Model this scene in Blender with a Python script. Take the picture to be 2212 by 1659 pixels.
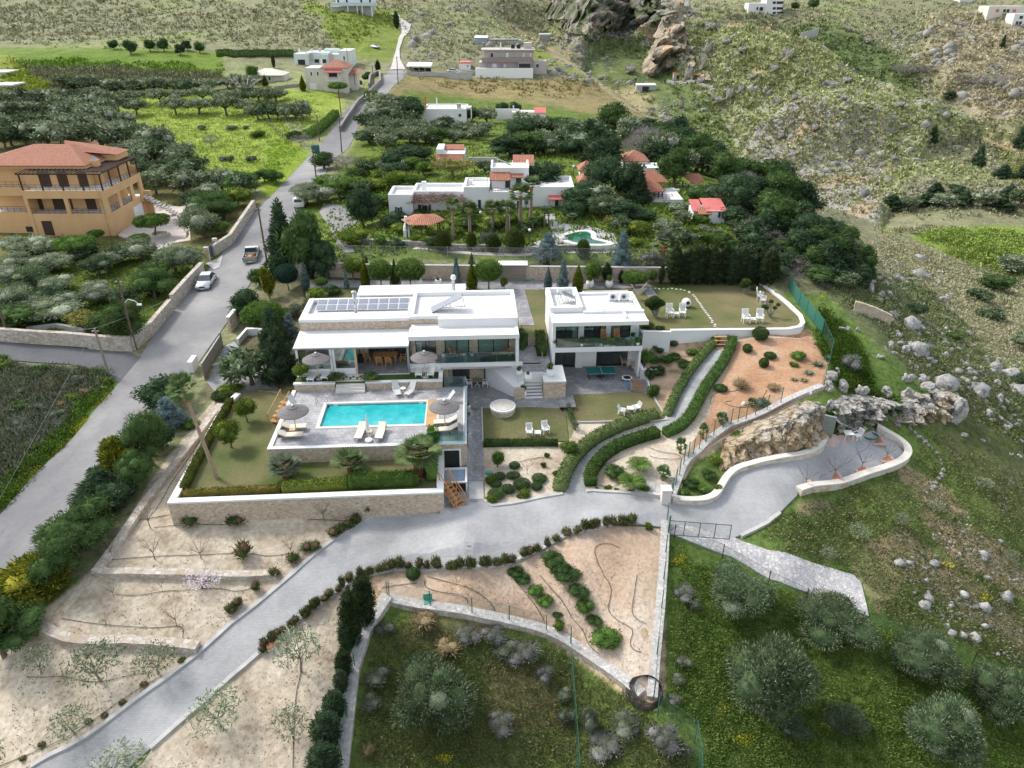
import bpy,bmesh,math,random,numpy as np
from math import*
from mathutils import Vector,Matrix,geometry
for o in list(bpy.data.objects):bpy.data.objects.remove(o)
EN=enumerate;RG=range;NP=np.array;S=bpy.context.scene;COL=S.collection
FP=1588.;H=34.;PITCH=radians(28.5)
cd=bpy.data.cameras.new('camera');cam=bpy.data.objects.new('camera',cd);COL.objects.link(cam)
cd.sensor_width=36;cd.lens=36*FP/2212;cd.clip_start=.5;cd.clip_end=6000
cam.location=(0,0,H);cam.rotation_euler=(pi/2-PITCH,0,0);S.camera=cam
W=bpy.data.worlds.new('World');S.world=W;W.use_nodes=True
SUN_EL=radians(44);SUN_AZ=radians(-58)
sk=W.node_tree.nodes.new('ShaderNodeTexSky');sk.sky_type='NISHITA';sk.sun_disc=False
sk.sun_elevation=SUN_EL;sk.sun_rotation=SUN_AZ;sk.air_density=1.2;sk.dust_density=2.0
bg=W.node_tree.nodes['Background'];bg.inputs[1].default_value=.15
hs0=W.node_tree.nodes.new('ShaderNodeHueSaturation');hs0.inputs['Saturation'].default_value=.4
W.node_tree.links.new(sk.outputs[0],hs0.inputs['Color']);W.node_tree.links.new(hs0.outputs[0],bg.inputs[0])
sl=bpy.data.lights.new('sun','SUN');sl.energy=1.6;sl.angle=radians(10);sl.color=(1,.95,.88)
so=bpy.data.objects.new('sun',sl);COL.objects.link(so);so.location=(0,0,200)
sd=Vector((sin(SUN_AZ)*cos(SUN_EL),cos(SUN_AZ)*cos(SUN_EL),sin(SUN_EL)))
so.rotation_euler=sd.to_track_quat('Z','Y').to_euler()
S.view_settings.view_transform='Standard';S.view_settings.look='None';S.view_settings.gamma=1
S.view_settings.exposure=.92;S.render.engine='CYCLES'
S.cycles.max_bounces=5;S.cycles.transparent_max_bounces=12
CP,SP=cos(PITCH),sin(PITCH)
def T(i,j,*p):return[(553*i+x/4,414.75*j+y/4)for x,y in p]
def ray(u,v):
 x=(u-1106)/FP;y=-(v-829.5)/FP
 return(x,CP+y*SP,-SP+y*CP)
def P(u,v,z=0.):
 d=ray(u,v);k=(z-H)/d[2];return(d[0]*k,d[1]*k,z)
def PY(u,v,Y):
 d=ray(u,v);k=Y/d[1];return(d[0]*k,Y,H+d[2]*k)
def proj(p):
 z=p[2]-H;dep=p[1]*CP-z*SP;return 1106+FP*p[0]/dep,829.5-FP*(p[1]*SP+z*CP)/dep
def depth(p):return p[1]*CP-(p[2]-H)*SP
rng=np.random.default_rng(7);R=random.Random(5);UF=R.uniform
CZ=[(0,1130,-3.5),(150,950,-2),(300,760,.4),(440,640,1.2),(575,570,1.9),(640,430,2.3),(740,320,3),(800,220,5.6),(850,165,8.5),(0,760,.6),(0,950,-1.5),(60,1050,-2.6),(150,760,.6),(400,560,1.0),(250,560,.6),(0,560,.4),(100,450,.5),(350,440,1.2),(0,300,3),(300,300,2.6),(500,300,3),(500,230,5),(250,230,5),(0,200,7),(300,1085,-.9),(340,980,-.6),(420,860,-.2),(500,1130,-1.2),(700,1120,-1.2),(200,1240,-2),(400,1240,-2),(100,1400,-3.2),(350,1310,-2.8),(250,1600,-5.2),(550,1520,-4.6),(30,1640,-5.8),(-150,1300,-4),(-100,1650,-6.5),(950,1110,-1.1),(700,1250,-2),(450,1450,-4),(200,1630,-5.6),(1200,1120,-1.2),(1430,1110,-1.4),(1000,1230,-1.6),(1025,1000,-.9),(1025,890,-.05),(1200,1000,-.7),(1130,1050,-1),(1120,900,-.1),(1330,880,-.1),(1250,840,-.05),(1400,850,0),(1600,1100,-1.9),(1800,1000,-2.5),(1930,960,-2.7),(950,1320,-3),(1250,1250,-2),(1400,1300,-2.6),(1400,1480,-4.2),(950,1550,-6),(1240,1420,-4.9),(900,1700,-7),(1240,1650,-6.6),(1700,1500,-6.6),(1500,1250,-3),(2100,1500,-8.2),(2100,1300,-6.8),(2150,1100,-6),(1880,1320,-4.4),(2212,1640,-10),(1850,1100,-4.2),(1700,1230,-3),(2000,1000,-4.2),(2400,1400,-11),(2400,1000,-10),(1650,770,2),(1500,900,.5),(1420,760,1.2),(1450,960,-.2),(1350,1000,-.5),(1300,1050,-1),(1600,900,.3),(1750,820,1.6),(1720,870,1),(1780,850,1.4),(1800,880,.6),(1780,640,3),(1850,720,1.5),(1950,760,0),(2000,860,-2),(2100,940,-5),(2212,1000,-8),(2212,900,-8.5),(2100,800,-4),(1900,600,2.5),(1390,700,3),(1165,650,3),(650,650,2.6),(600,700,1.5),(560,780,.5),(900,620,3),(1500,640,3),(1700,640,3),(1650,700,3),(700,560,4),(900,560,4.8),(1200,555,5),(1500,570,5),(1750,560,4.5),(750,480,3),(900,480,5),(1100,480,5.6),(1300,500,5.5),(1500,470,6),(1750,500,4),(900,400,5),(1100,400,6.5),(1400,400,7),(1600,420,6),(800,330,4.2),(1000,330,5),(1300,330,6)]
CY=[(100,110,300),(350,112,300),(600,118,300),(0,60,400),(300,50,420),(600,50,400),(0,-20,560),(300,-20,580),(650,-20,520),(-300,50,450),(-300,-20,600),(-300,250,180),(-300,450,120),(1000,265,200),(1160,255,205),(1000,190,255),(1150,175,270),(860,185,232),(700,190,225),(640,190,225),(750,130,300),(870,120,300),(870,50,390),(760,20,400),(750,60,350),(1000,100,320),(1100,50,400),(1110,-10,520),(1200,70,360),(1100,110,310),(1250,95,345),(1370,160,295),(1480,235,245),(1590,330,205),(1690,400,172),(1400,230,235),(1300,200,260),(1500,320,195),(1300,95,450),(1420,165,400),(1540,235,340),(1640,320,285),(1760,410,235),(1300,30,640),(1200,-10,700),(1420,0,760),(1550,-20,900),(1430,90,470),(1560,110,430),(1640,25,520),(1700,100,400),(1700,230,330),(1800,300,270),(1800,180,350),(1900,175,390),(2000,260,320),(2080,320,285),(2212,400,230),(1900,380,235),(2212,330,290),(1860,470,160),(2000,440,212),(2212,440,215),(2000,500,172),(2150,530,178),(2212,560,170),(1900,560,128),(2050,620,125),(2212,700,110),(2212,620,140),(2000,690,100),(1900,100,510),(2100,130,500),(2212,200,420),(2100,50,640),(2212,40,650),(1900,30,640),(1700,-20,800),(2212,-30,900),(2000,-30,850),(2500,100,600),(2500,400,260),(2500,-30,900),(2500,700,110)]
pts=[P(u,v,z)for u,v,z in CZ]+[PY(u,v,Y)for u,v,Y in CY]+[(-60,-20,-6),(0,-20,-8),(60,-20,-10),(0,10,-7.5),(-30,12,-6.5),(40,12,-9)]
pts=NP(pts)
YO=30.
def warp(x,y):return x/(y+YO)*2.2,np.log(y+YO)
wx,wy=warp(pts[:,0],pts[:,1]);Q=np.stack([wx,wy],1)
n=len(Q);D=np.linalg.norm(Q[:,None]-Q[None],axis=2)
K=np.sqrt(D*D+.0009);A=np.zeros((n+3,n+3));A[:n,:n]=K-np.eye(n)*.004;A[:n,n]=1;A[:n,n+1:n+3]=Q;A[n,:n]=1;A[n+1:n+3,:n]=Q.T
sol=np.linalg.solve(A,np.concatenate([pts[:,2],np.zeros(3)]))
AX=(-1.05,1.05);RY=(log(YO+6),log(YO+1900));NA,NR=820,820
ga=np.linspace(*AX,NA);gr=np.linspace(*RY,NR)
GA,GR=np.meshgrid(ga,gr)
GY=np.exp(GR)-YO;GX=GA*(GY+YO)
def tps(x,y):
 a,b=warp(x.ravel(),y.ravel());out=np.empty(len(a))
 for s in RG(0,len(a),40000):
  e=s+40000;d2=(a[s:e,None]-Q[None,:,0])**2+(b[s:e,None]-Q[None,:,1])**2
  out[s:e]=np.sqrt(d2+.0009)@sol[:n]+sol[n]+sol[n+1]*a[s:e]+sol[n+2]*b[s:e]
 return out.reshape(x.shape)
ca=np.linspace(*AX,274);cr=np.linspace(*RY,274)
CA,CR=np.meshgrid(ca,cr);CYY=np.exp(CR)-YO;CZZ=tps(CA*(CYY+YO),CYY)
def bil(G,a,r):
 h,w=G.shape;fa=np.clip((a-AX[0])/(AX[1]-AX[0])*(w-1),0,w-1.001);fr=np.clip((r-RY[0])/(RY[1]-RY[0])*(h-1),0,h-1.001)
 i=fr.astype(int);j=fa.astype(int);s=fr-i;t=fa-j
 return G[i,j]*(1-s)*(1-t)+G[i+1,j]*s*(1-t)+G[i,j+1]*(1-s)*t+G[i+1,j+1]*s*t
BASE=bil(CZZ,GA,GR)
for _ in RG(2):
 BASE[1:-1,1:-1]=(BASE[1:-1,1:-1]*2+BASE[:-2,1:-1]+BASE[2:,1:-1]+BASE[1:-1,:-2]+BASE[1:-1,2:])/6
def gz(G,x,y):
 fa=(x/(y+YO)-AX[0])/(AX[1]-AX[0])*(NA-1);fr=(log(max(y+YO,37))-RY[0])/(RY[1]-RY[0])*(NR-1)
 fa=min(max(fa,0),NA-1.001);fr=min(max(fr,0),NR-1.001);i=int(fr);j=int(fa);s=fr-i;t=fa-j
 return float(G[i,j]*(1-s)*(1-t)+G[i+1,j]*s*(1-t)+G[i,j+1]*(1-s)*t+G[i+1,j+1]*s*t)
_N=rng.random((256,256))
def vnoise(x,y):
 xi=np.floor(x).astype(int);yi=np.floor(y).astype(int);fx=x-xi;fy=y-yi
 fx=fx*fx*(3-2*fx);fy=fy*fy*(3-2*fy)
 a=_N[xi%256,yi%256];b=_N[(xi+1)%256,yi%256];c=_N[xi%256,(yi+1)%256];d=_N[(xi+1)%256,(yi+1)%256]
 return(a*(1-fx)+b*fx)*(1-fy)+(c*(1-fx)+d*fx)*fy
def fbm(x,y,o=4):
 s=0;a=.5;t=0
 for k in RG(o):s=s+a*vnoise(x*2**k+17.3*k,y*2**k+5.1*k);t+=a;a*=.5
 return s/t
def inpoly(x,y,pY):
 x=np.asarray(x);y=np.asarray(y);c=np.zeros(x.shape,bool);m=len(pY)
 for i in RG(m):
  x1,y1=pY[i][:2];x2,y2=pY[i-1][:2]
  if y1==y2:continue
  c^=((y1>y)!=(y2>y))&(x<(x2-x1)*(y-y1)/(y2-y1)+x1)
 return c
def dpo(x,y,pY,closed=True):
 d=np.full(np.shape(x),1e9);m=len(pY)
 for i in RG(m if closed else m-1):
  ax,ay=pY[i][:2];bx,by=pY[(i+1)%m][:2];dx,dy=bx-ax,by-ay;L=dx*dx+dy*dy+1e-9
  t=np.clip(((x-ax)*dx+(y-ay)*dy)/L,0,1);d=np.minimum(d,np.hypot(x-ax-t*dx,y-ay-t*dy))
 return d
def fr(ox,oy,deg):
 c,s=cos(radians(deg)),sin(radians(deg))
 return lambda x,y:(ox+x*c-y*s,oy+x*s+y*c)
VO=(-9.3,60.,3.);HO=(3.85,63.6,3.)
VW=fr(*VO);HW=fr(*HO)
ZT=BASE.copy()
ZW=BASE.copy()
PLAT={}
def plat(key,pY,z,sink=.5,grow=0):
 x0=min(p[0]for p in pY)-4;x1=max(p[0]for p in pY)+4;y0=min(p[1]for p in pY)-4;y1=max(p[1]for p in pY)+4
 m=(GX>x0)&(GX<x1)&(GY>y0)&(GY<y1);idx=np.where(m)
 ins=inpoly(GX[idx],GY[idx],pY);d=dpo(GX[idx],GY[idx],pY)
 zt=ZT[idx];zw=ZW[idx]
 low=ins|(d<grow);zt[low]=np.minimum(zt[low],z-sink);zw[ins]=z
 ZT[idx]=zt;ZW[idx]=zw;PLAT[key]=(pY,z)
LAWN=[P(u,v,.6)for u,v in[(372.5,1084.5),(951,1062),(951,900),(640,840),(560,840),(500,858),(472,919)]]
DECK=[VW(*p)for p in[(-10.5,-11.2),(5.1,-11.2),(5.1,-1.7),(-10.5,-1.7)]]
STRIP=[VW(*p)for p in[(-10.3,-1.7),(2.9,-1.7),(2.9,2.2),(-10.3,2.2)]]
UPLAWN=[P(u,v,3.)for u,v in[(1392,612),(1640,612),(1668,632),(1700,657),(1728,684),(1734,700),(1726,709),(1700,714),(1448,717),(1380,712)]]
UPTER=[P(u,v,3.)for u,v in[(655,595),(1520,600),(1470,640),(1400,705)]]+[HW(8.6,6.0),HW(8.6,7.5),HW(0,7.5),HW(-.1,3.4),HW(-3.0,3.4),VW(9.9,6),VW(9.9,8.8),VW(5.1,9.4),VW(-10,8.2),VW(-10.6,8.2)]
PATIO=[VW(3.0,2.5),VW(3.0,-1.7),VW(5.1,-1.7),P(1010,880,0)[:2],P(1040,882,0)[:2],P(1209,880,0)[:2],P(1207,852,0)[:2],P(1402,850,0)[:2],P(1385,780,0)[:2],HW(8.9,2.6),HW(0,2.6),VW(9.9,2.5)]
VHALL=[VW(-10.4,0),VW(9.95,0),VW(9.95,9),VW(-10.4,9)]
OR_BASE=[P(u,v,.5)[:2]for u,v in[(-60,500),(0,512),(251,509),(310,463),(400,440),(420,470),(400,520),(300,545),(120,540),(-60,530)]]
plat('lawn',LAWN,.6);plat('strip',STRIP,2.65,1.5);plat('vh',VHALL,0.,1);plat('hh',[HW(0,0),HW(8.9,0),HW(8.9,7.4),HW(0,7.4)],0,1)
plat('uplawn',UPLAWN,3.,.5);plat('upter',UPTER,3.,.6);plat('patio',PATIO,0,.4,.3);plat('deck',DECK,1.9,3.5,.4)
plat('orange',OR_BASE,.5,.3)
def G(u,v,W_=None):
 W_=ZW if W_ is None else W_
 d=ray(u,v);
 if d[2]>-.005:d=(d[0],d[1],-.005)
 k=20.;pk=k
 while k<2200:
  if H+d[2]*k<gz(W_,d[0]*k,d[1]*k):break
  pk=k;k*=1.012
 a,b=pk,k
 for _ in RG(14):
  m=(a+b)/2
  if H+d[2]*m<gz(W_,d[0]*m,d[1]*m):b=m
  else:a=m
 return(d[0]*b,d[1]*b,gz(W_,d[0]*b,d[1]*b))
def GL(pl):return[G(u,v)for u,v in pl]
ORD={}
def tag(o,lb,cat,gp=None,oy=None):
 o['label']=lb;o['category']=cat
 if gp:o['group']=gp
 if '{o}' in lb:ORD.setdefault(oy or lb,[]).append(o)
 return o
ORDW=['','second','third','fourth','fifth','sixth','seventh','eighth','ninth','tenth','eleventh','twelfth','thirteenth','fourteenth','fifteenth','sixteenth','seventeenth','eighteenth','nineteenth','twentieth']
def finish_labels():
 for k,l in ORD.items():
  l.sort(key=lambda o:proj(tuple(o.location)if o.location.length>0 else tuple(o['_c']))[0]);m=len(l)
  for i,o in EN(l):
   if m==1:w='on its own'
   elif i==0:w='leftmost'
   elif i==m-1:w='rightmost'
   elif i<=(m-1)/2 and i<20:w=ORDW[i]+' from the left'
   elif m-1-i<20:w=ORDW[m-1-i]+' from the right'
   else:w='number %d from the left'%(i+1)
   o['label']=o['label'].replace('{o}',w)
 for o in bpy.data.objects:
  if '_c' in o:del o['_c']
def em_(nm,loc,rz=0,lb=None,cat=None,gp=None,oy=None,sc=None):
 o=bpy.data.objects.new(nm,None);COL.objects.link(o);o.location=loc;o.rotation_euler=(0,0,rz);o.empty_display_size=.2
 if sc:o.scale=sc
 if lb:tag(o,lb,cat,gp,oy)
 return o
def kid(nm,mesh,par,loc=None,rz=0,sc=None):
 o=bpy.data.objects.new(nm,mesh);COL.objects.link(o);o.parent=par
 if loc:o.location=loc
 if rz:o.rotation_euler=(0,0,rz)
 if sc:o.scale=sc
 return o
def struct(o):o['kind']='structure';return o
class MB:
 def __init__(s):s.v=[];s.f=[];s.m=[]
 def add(s,vs,fs,mi=0):
  b=len(s.v);s.v+=[tuple(p)for p in vs];s.f+=[tuple(b+i for i in f)for f in fs];s.m+=[mi]*len(fs);return s
 def box(s,x0,x1,y0,y1,z0,z1,mi=0,M=None):
  vs=[(x,y,z)for z in(z0,z1)for x,y in((x0,y0),(x1,y0),(x1,y1),(x0,y1))]
  if M is not None:vs=[M@Vector(p)for p in vs]
  return s.add(vs,[(3,2,1,0),(4,5,6,7),(0,1,5,4),(1,2,6,5),(2,3,7,6),(3,0,4,7)],mi)
 def tube(s,pts,rad,n=6,mi=0,cap=True):
  pts=[Vector(p)for p in pts];rad=rad if isinstance(rad,(list,tuple))else[rad]*len(pts);b=len(s.v);m=len(pts)
  for i,p in EN(pts):
   d=(pts[min(i+1,m-1)]-pts[max(i-1,0)])
   d=d.normalized()if d.length>1e-6 else Vector((0,0,1));a=d.orthogonal().normalized()if abs(d.z)>.9 else d.cross(Vector((0,0,1))).normalized();c=d.cross(a)
   for k in RG(n):
    t=2*pi*k/n;s.v.append(tuple(p+(a*cos(t)+c*sin(t))*rad[i]))
  for i in RG(m-1):
   for k in RG(n):
    k2=(k+1)%n;s.f.append((b+i*n+k,b+i*n+k2,b+(i+1)*n+k2,b+(i+1)*n+k));s.m.append(mi)
  if cap:s.f+=[tuple(b+k for k in RG(n))[::-1],tuple(b+(m-1)*n+k for k in RG(n))];s.m+=[mi,mi]
  return s
 def lathe(s,prof,n=16,c=(0,0,0),mi=0):
  b=len(s.v);m=len(prof)
  for r,z in prof:
   for k in RG(n):t=2*pi*k/n;s.v.append((c[0]+r*cos(t),c[1]+r*sin(t),c[2]+z))
  for i in RG(m-1):
   for k in RG(n):
    k2=(k+1)%n;s.f.append((b+i*n+k,b+i*n+k2,b+(i+1)*n+k2,b+(i+1)*n+k));s.m.append(mi)
  s.f+=[tuple(b+k for k in RG(n))[::-1],tuple(b+(m-1)*n+k for k in RG(n))];s.m+=[mi,mi];return s
 def prism(s,pY,z0,z1,mi=0,mt=None):
  m=len(pY);A_=sum(pY[i-1][0]*pY[i][1]-pY[i][0]*pY[i-1][1]for i in RG(m))
  if A_<0:pY=pY[::-1]
  f0=z0 if callable(z0)else(lambda x,y:z0);f1=z1 if callable(z1)else(lambda x,y:z1)
  b=len(s.v);s.v+=[(p[0],p[1],f0(p[0],p[1]))for p in pY]+[(p[0],p[1],f1(p[0],p[1]))for p in pY]
  for i in RG(m):j=(i+1)%m;s.f.append((b+i,b+j,b+m+j,b+m+i));s.m.append(mi)
  tri=geometry.tessellate_polygon([[Vector((p[0],p[1],0))for p in pY]])
  for t in tri:
   a=[pY[q]for q in t];ar=(a[1][0]-a[0][0])*(a[2][1]-a[0][1])-(a[2][0]-a[0][0])*(a[1][1]-a[0][1]);t=tuple(t)if ar>0 else tuple(t)[::-1]
   s.f.append(tuple(b+m+q for q in t));s.m.append(mi if mt is None else mt);s.f.append(tuple(b+q for q in t)[::-1]);s.m.append(mi)
  return s
 def ball(s,c,r,n=12,mi=0,sq=1,amp=0):
  b=len(s.v);rings=max(4,n//2);rx,ry,rz=(r,r,r*sq)if not isinstance(r,(tuple,list))else r
  for i in RG(rings+1):
   a=pi*i/rings
   for k in RG(n):
    t=2*pi*k/n;j=1+(UF(-amp,amp)if 0<i<rings else 0)
    s.v.append((c[0]+rx*sin(a)*cos(t)*j,c[1]+ry*sin(a)*sin(t)*j,c[2]+rz*cos(a)*j))
  for i in RG(rings):
   for k in RG(n):
    k2=(k+1)%n;s.f.append((b+(i+1)*n+k,b+(i+1)*n+k2,b+i*n+k2,b+i*n+k));s.m.append(mi)
  return s
 def mesh(s,nm,mS,smooth=False):
  me=bpy.data.meshes.new(nm);me.from_pydata(s.v,[],s.f)
  for m_ in(mS if isinstance(mS,(list,tuple))else[mS]):me.materials.append(m_)
  if any(s.m):me.polygons.foreach_set('material_index',s.m)
  if smooth:me.polygons.foreach_set('use_smooth',[True]*len(s.f))
  me.update();return me
 def build(s,nm,mS,par=None,smooth=False):
  return kid(nm,s.mesh(nm,mS,smooth),par)if par else kid(nm,s.mesh(nm,mS,smooth),None)
def one(mb,nm,mS,lb,cat,gp=None,smooth=False,oy=None):
 """a thing that is one mesh; its origin is moved to its own base centre"""
 v=NP(mb.v);c=(float((v[:,0].min()+v[:,0].max())/2),float((v[:,1].min()+v[:,1].max())/2),float(v[:,2].min()))
 mb.v=[(a-c[0],b-c[1],d-c[2])for a,b,d in mb.v]
 o=mb.build(nm,mS,None,smooth);o.location=c;return tag(o,lb,cat,gp,oy)
 #materials
MT={}
def nt(nm,rough=.8,metal=0,spec=.3):
 m=bpy.data.materials.new(nm);m.use_nodes=True;t=m.node_tree;b=t.nodes['Principled BSDF']
 b.inputs['Roughness'].default_value=rough;b.inputs['Metallic'].default_value=metal;b.inputs['Specular IOR Level'].default_value=spec
 MT[nm]=m;return m,t,b
def N(t,ty,**k):
 x=t.nodes.new(ty)
 for a,v in k.items():
  if a.startswith('i_'):x.inputs[int(a[2:])if a[2:].isdigit()else a[2:].replace('_',' ')].default_value=v
  else:setattr(x,a,v)
 return x
def L(t,a,b):t.links.new(a,b)
def c4(c):return(*c,1)if len(c)==3 else c
def ramp(t,fac,stops):
 r=N(t,'ShaderNodeValToRGB');e=r.color_ramp.elements
 while len(e)<len(stops):e.new(.5)
 for x,(p,c)in zip(e,stops):x.position=p;x.color=c4(c)
 L(t,fac,r.inputs[0]);return r.outputs[0]
def mix(t,f,a,b,bt='MIX'):
 x=N(t,'ShaderNodeMix',data_type='RGBA',blend_type=bt)
 for s_,q in((0,f),(6,a),(7,b)):
  if isinstance(q,(int,float)):x.inputs[s_].default_value=q
  elif isinstance(q,tuple):x.inputs[s_].default_value=c4(q)
  else:L(t,q,x.inputs[s_])
 return x.outputs[2]
def co(t,kd='Object'):return N(t,'ShaderNodeTexCoord').outputs[kd]
def noise(t,vec,sc,det=4,rough=.55):
 x=N(t,'ShaderNodeTexNoise');x.inputs['Scale'].default_value=sc;x.inputs['Detail'].default_value=det;x.inputs['Roughness'].default_value=rough;L(t,vec,x.inputs[0]);return x.outputs[0]
def bump(t,b,h,st=.3,dist=.02):
 x=N(t,'ShaderNodeBump');x.inputs['Strength'].default_value=st;x.inputs['Distance'].default_value=dist;L(t,h,x.inputs['Height']);L(t,x.outputs[0],b.inputs['Normal'])
def mn(nm,stops,sc=1.,det=5,rough=.85,bs=0,bsc=20,bd=.02,metal=0,sc2=None,amt2=.25,spec=.25):
 if len(stops[0])==3:stops=[(.3,stops[0]),(.7,stops[1])]
 m,t,b=nt(nm,rough,metal,spec);v=co(t);c=ramp(t,noise(t,v,sc,det),stops)
 if sc2:c=mix(t,1.,c,ramp(t,noise(t,v,sc2,3),[(.3,(1-amt2,)*3),(.7,(1,1,1))]),'MULTIPLY')
 L(t,c,b.inputs['Base Color'])
 if bs:bump(t,b,noise(t,v,bsc,4),bs,bd)
 return m
WT=mn('white_plaster',((.74,.75,.75),(.80,.80,.79)),.8,4,.75,.1,30,.01,sc2=.25,amt2=.06)
WROOF=mn('white_roof',((.66,.655,.65),(.76,.755,.75)),.6,5,.8,sc2=3,amt2=.08)
CONC=mn('concrete',((.36,.35,.34),(.5,.49,.47)),1.2,5,.9,.2,30)
GREYM=mn('grey_metal',((.3,.31,.32),(.38,.39,.4)),3,2,.4,metal=.6)
DARKM=mn('dark_metal',((.04,.04,.045),(.06,.06,.06)),3,2,.45,metal=.3)
GREENM=mn('green_metal',((.035,.12,.09),(.05,.15,.11)),3,2,.5)
BLACK=mn('black_plastic',((.015,.015,.015),(.03,.03,.03)),3,2,.5)
WOOD=mn('teak',((.42,.2,.08),(.55,.3,.13)),3,6,.6)
PWOOD=mn('pale_wood',((.5,.36,.22),(.62,.47,.32)),3,6,.65)
GWOOD=mn('weathered_wood',((.2,.17,.14),(.32,.28,.24)),6,6,.8)
DWOOD=mn('brown_wood',((.05,.028,.02),(.085,.05,.035)),4,5,.6)
WPL=mn('white_plastic',((.78,.78,.77),(.84,.84,.83)),2,2,.4)
CREAMF=mn('cream_fabric',((.66,.62,.5),(.74,.7,.58)),3,3,.9)
ORANGEP=mn('orange_plaster',((.64,.40,.2),(.72,.46,.24)),.5,4,.85,sc2=.2,amt2=.06)
BARK=mn('bark',((.11,.085,.065),(.2,.165,.13)),4,5,.9,.5,14,.03)
GBARK=mn('grey_bark',((.2,.18,.16),(.3,.28,.25)),4,5,.9,.5,14,.03)
POLEW=mn('pole_wood',((.10,.07,.055),(.17,.125,.10)),4,5,.85)
TERRA=mn('terracotta',((.4,.14,.07),(.5,.2,.1)),4,4,.8)
ROCK=mn('limestone_rock',[(.34,(.13,.125,.12)),(.45,(.38,.37,.35)),(.62,(.58,.56,.52))],1.3,9,.9,.9,3,.2,sc2=7,amt2=.4)
WATER=None
def bkm(nm,c1,c2,mo,w,h,ms=.012,off=.5,rough=.85,big=None,bs=.25,vert=False,noisec=.35):
 m,t,b=nt(nm,rough);v=co(t)
 if vert:
  sx=N(t,'ShaderNodeSeparateXYZ');L(t,v,sx.inputs[0]);ad=N(t,'ShaderNodeMath',operation='ADD');L(t,sx.outputs[0],ad.inputs[0]);L(t,sx.outputs[1],ad.inputs[1])
  cx=N(t,'ShaderNodeCombineXYZ');L(t,ad.outputs[0],cx.inputs[0]);L(t,sx.outputs[2],cx.inputs[1]);v=cx.outputs[0]
 br=N(t,'ShaderNodeTexBrick',offset=off);br.inputs['Color1'].default_value=c4(c1);br.inputs['Color2'].default_value=c4(c2);br.inputs['Mortar'].default_value=c4(mo)
 br.inputs['Scale'].default_value=1;br.inputs['Mortar Size'].default_value=ms;br.inputs['Brick Width'].default_value=w;br.inputs['Row Height'].default_value=h;br.inputs['Bias'].default_value=0
 L(t,v,br.inputs[0]);c=br.outputs[0]
 c=mix(t,1.,c,ramp(t,noise(t,co(t),big or .7,6),[(.3,(1-noisec,)*3),(.68,(1,1,1))]),'MULTIPLY');L(t,c,b.inputs['Base Color'])
 bump(t,b,br.outputs[1],-bs,.01);return m
def stm(nm,cols,sc=3.2,mo=(.55,.5,.43),zs=1.6,rough=.9,edge=.06,bs=.6):
 """rubble masonry: cells of different stone colours with pale joints"""
 m,t,b=nt(nm,rough);v=co(t);mp=N(t,'ShaderNodeMapping');mp.inputs['Scale'].default_value=(1,1,zs);L(t,v,mp.inputs[0])
 vo=N(t,'ShaderNodeTexVoronoi',feature='F1');vo.inputs['Scale'].default_value=sc;L(t,mp.outputs[0],vo.inputs[0])
 ve=N(t,'ShaderNodeTexVoronoi',feature='DISTANCE_TO_EDGE');ve.inputs['Scale'].default_value=sc;L(t,mp.outputs[0],ve.inputs[0])
 sp=N(t,'ShaderNodeSeparateColor');L(t,vo.outputs['Color'],sp.inputs[0])
 c=ramp(t,sp.outputs[0],[(i/(len(cols)-1),q)for i,q in EN(cols)])
 c=mix(t,1.,c,ramp(t,noise(t,v,4,4),[(.3,(.75,.75,.75)),(.7,(1,1,1))]),'MULTIPLY')
 e=ramp(t,ve.outputs[0],[(0,(0,0,0)),(edge,(1,1,1))]);c=mix(t,e,mo,c);L(t,c,b.inputs['Base Color']);bump(t,b,e,bs,.02);return m
SN=stm('stone_cladding',[(.42,.31,.2),(.6,.5,.38),(.5,.36,.24),(.68,.6,.5),(.46,.38,.3),(.62,.48,.32)],4.2,(.6,.55,.47),2.0)
RB=stm('rubble_wall',[(.5,.44,.36),(.62,.57,.5),(.45,.36,.27),(.66,.62,.56)],2.4,(.34,.3,.25),1.3,edge=.09)
BIGSTONE=stm('pale_block_wall',[(.6,.56,.48),(.7,.67,.6),(.56,.42,.24),(.68,.64,.58),(.66,.62,.55)],1.7,(.5,.46,.4),1.2,edge=.05)
GREYSTONE=stm('grey_fieldstone',[(.3,.28,.26),(.42,.4,.38),(.25,.24,.22),(.5,.47,.43)],2.6,(.16,.14,.12),1.5,edge=.12)
PB=stm('pebble_coping',[(.5,.48,.45),(.66,.64,.61),(.42,.4,.38),(.6,.57,.52)],5.5,(.34,.33,.32),1,edge=.1,bs=.3)
COBBLE=stm('flagstone_ramp',[(.5,.49,.48),(.66,.64,.61),(.4,.4,.42),(.6,.55,.5)],3.6,(.27,.27,.3),1,edge=.1,bs=.3)
PAVER=bkm('driveway_pavers',(.39,.395,.4),(.46,.46,.455),(.33,.33,.335),.22,.11,.01,.5,.9,.3,.1,noisec=.3)
SLATE=bkm('stamped_slate',(.27,.27,.28),(.38,.375,.38),(.21,.21,.22),.45,.45,.02,.5,.7,.8,.2)
DECKM=bkm('pool_deck_slate',(.38,.37,.38),(.5,.49,.5),(.3,.3,.3),.42,.42,.02,.4,.75,.9,.2)
PATHM=bkm('path_pavers',(.36,.375,.375),(.43,.44,.44),(.27,.28,.28),.3,.3,.015,.5,.85,.8,.2)
ASPH=mn('asphalt',[(.3,(.17,.17,.18)),(.5,(.24,.238,.24)),(.68,(.36,.35,.34))],.09,9,.9,.3,40,.01,sc2=2.5,amt2=.12)
ASPH2=mn('dark_asphalt',((.10,.105,.115),(.14,.145,.155)),.25,8,.9,.3,40,.01,sc2=2.5,amt2=.12)
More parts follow.
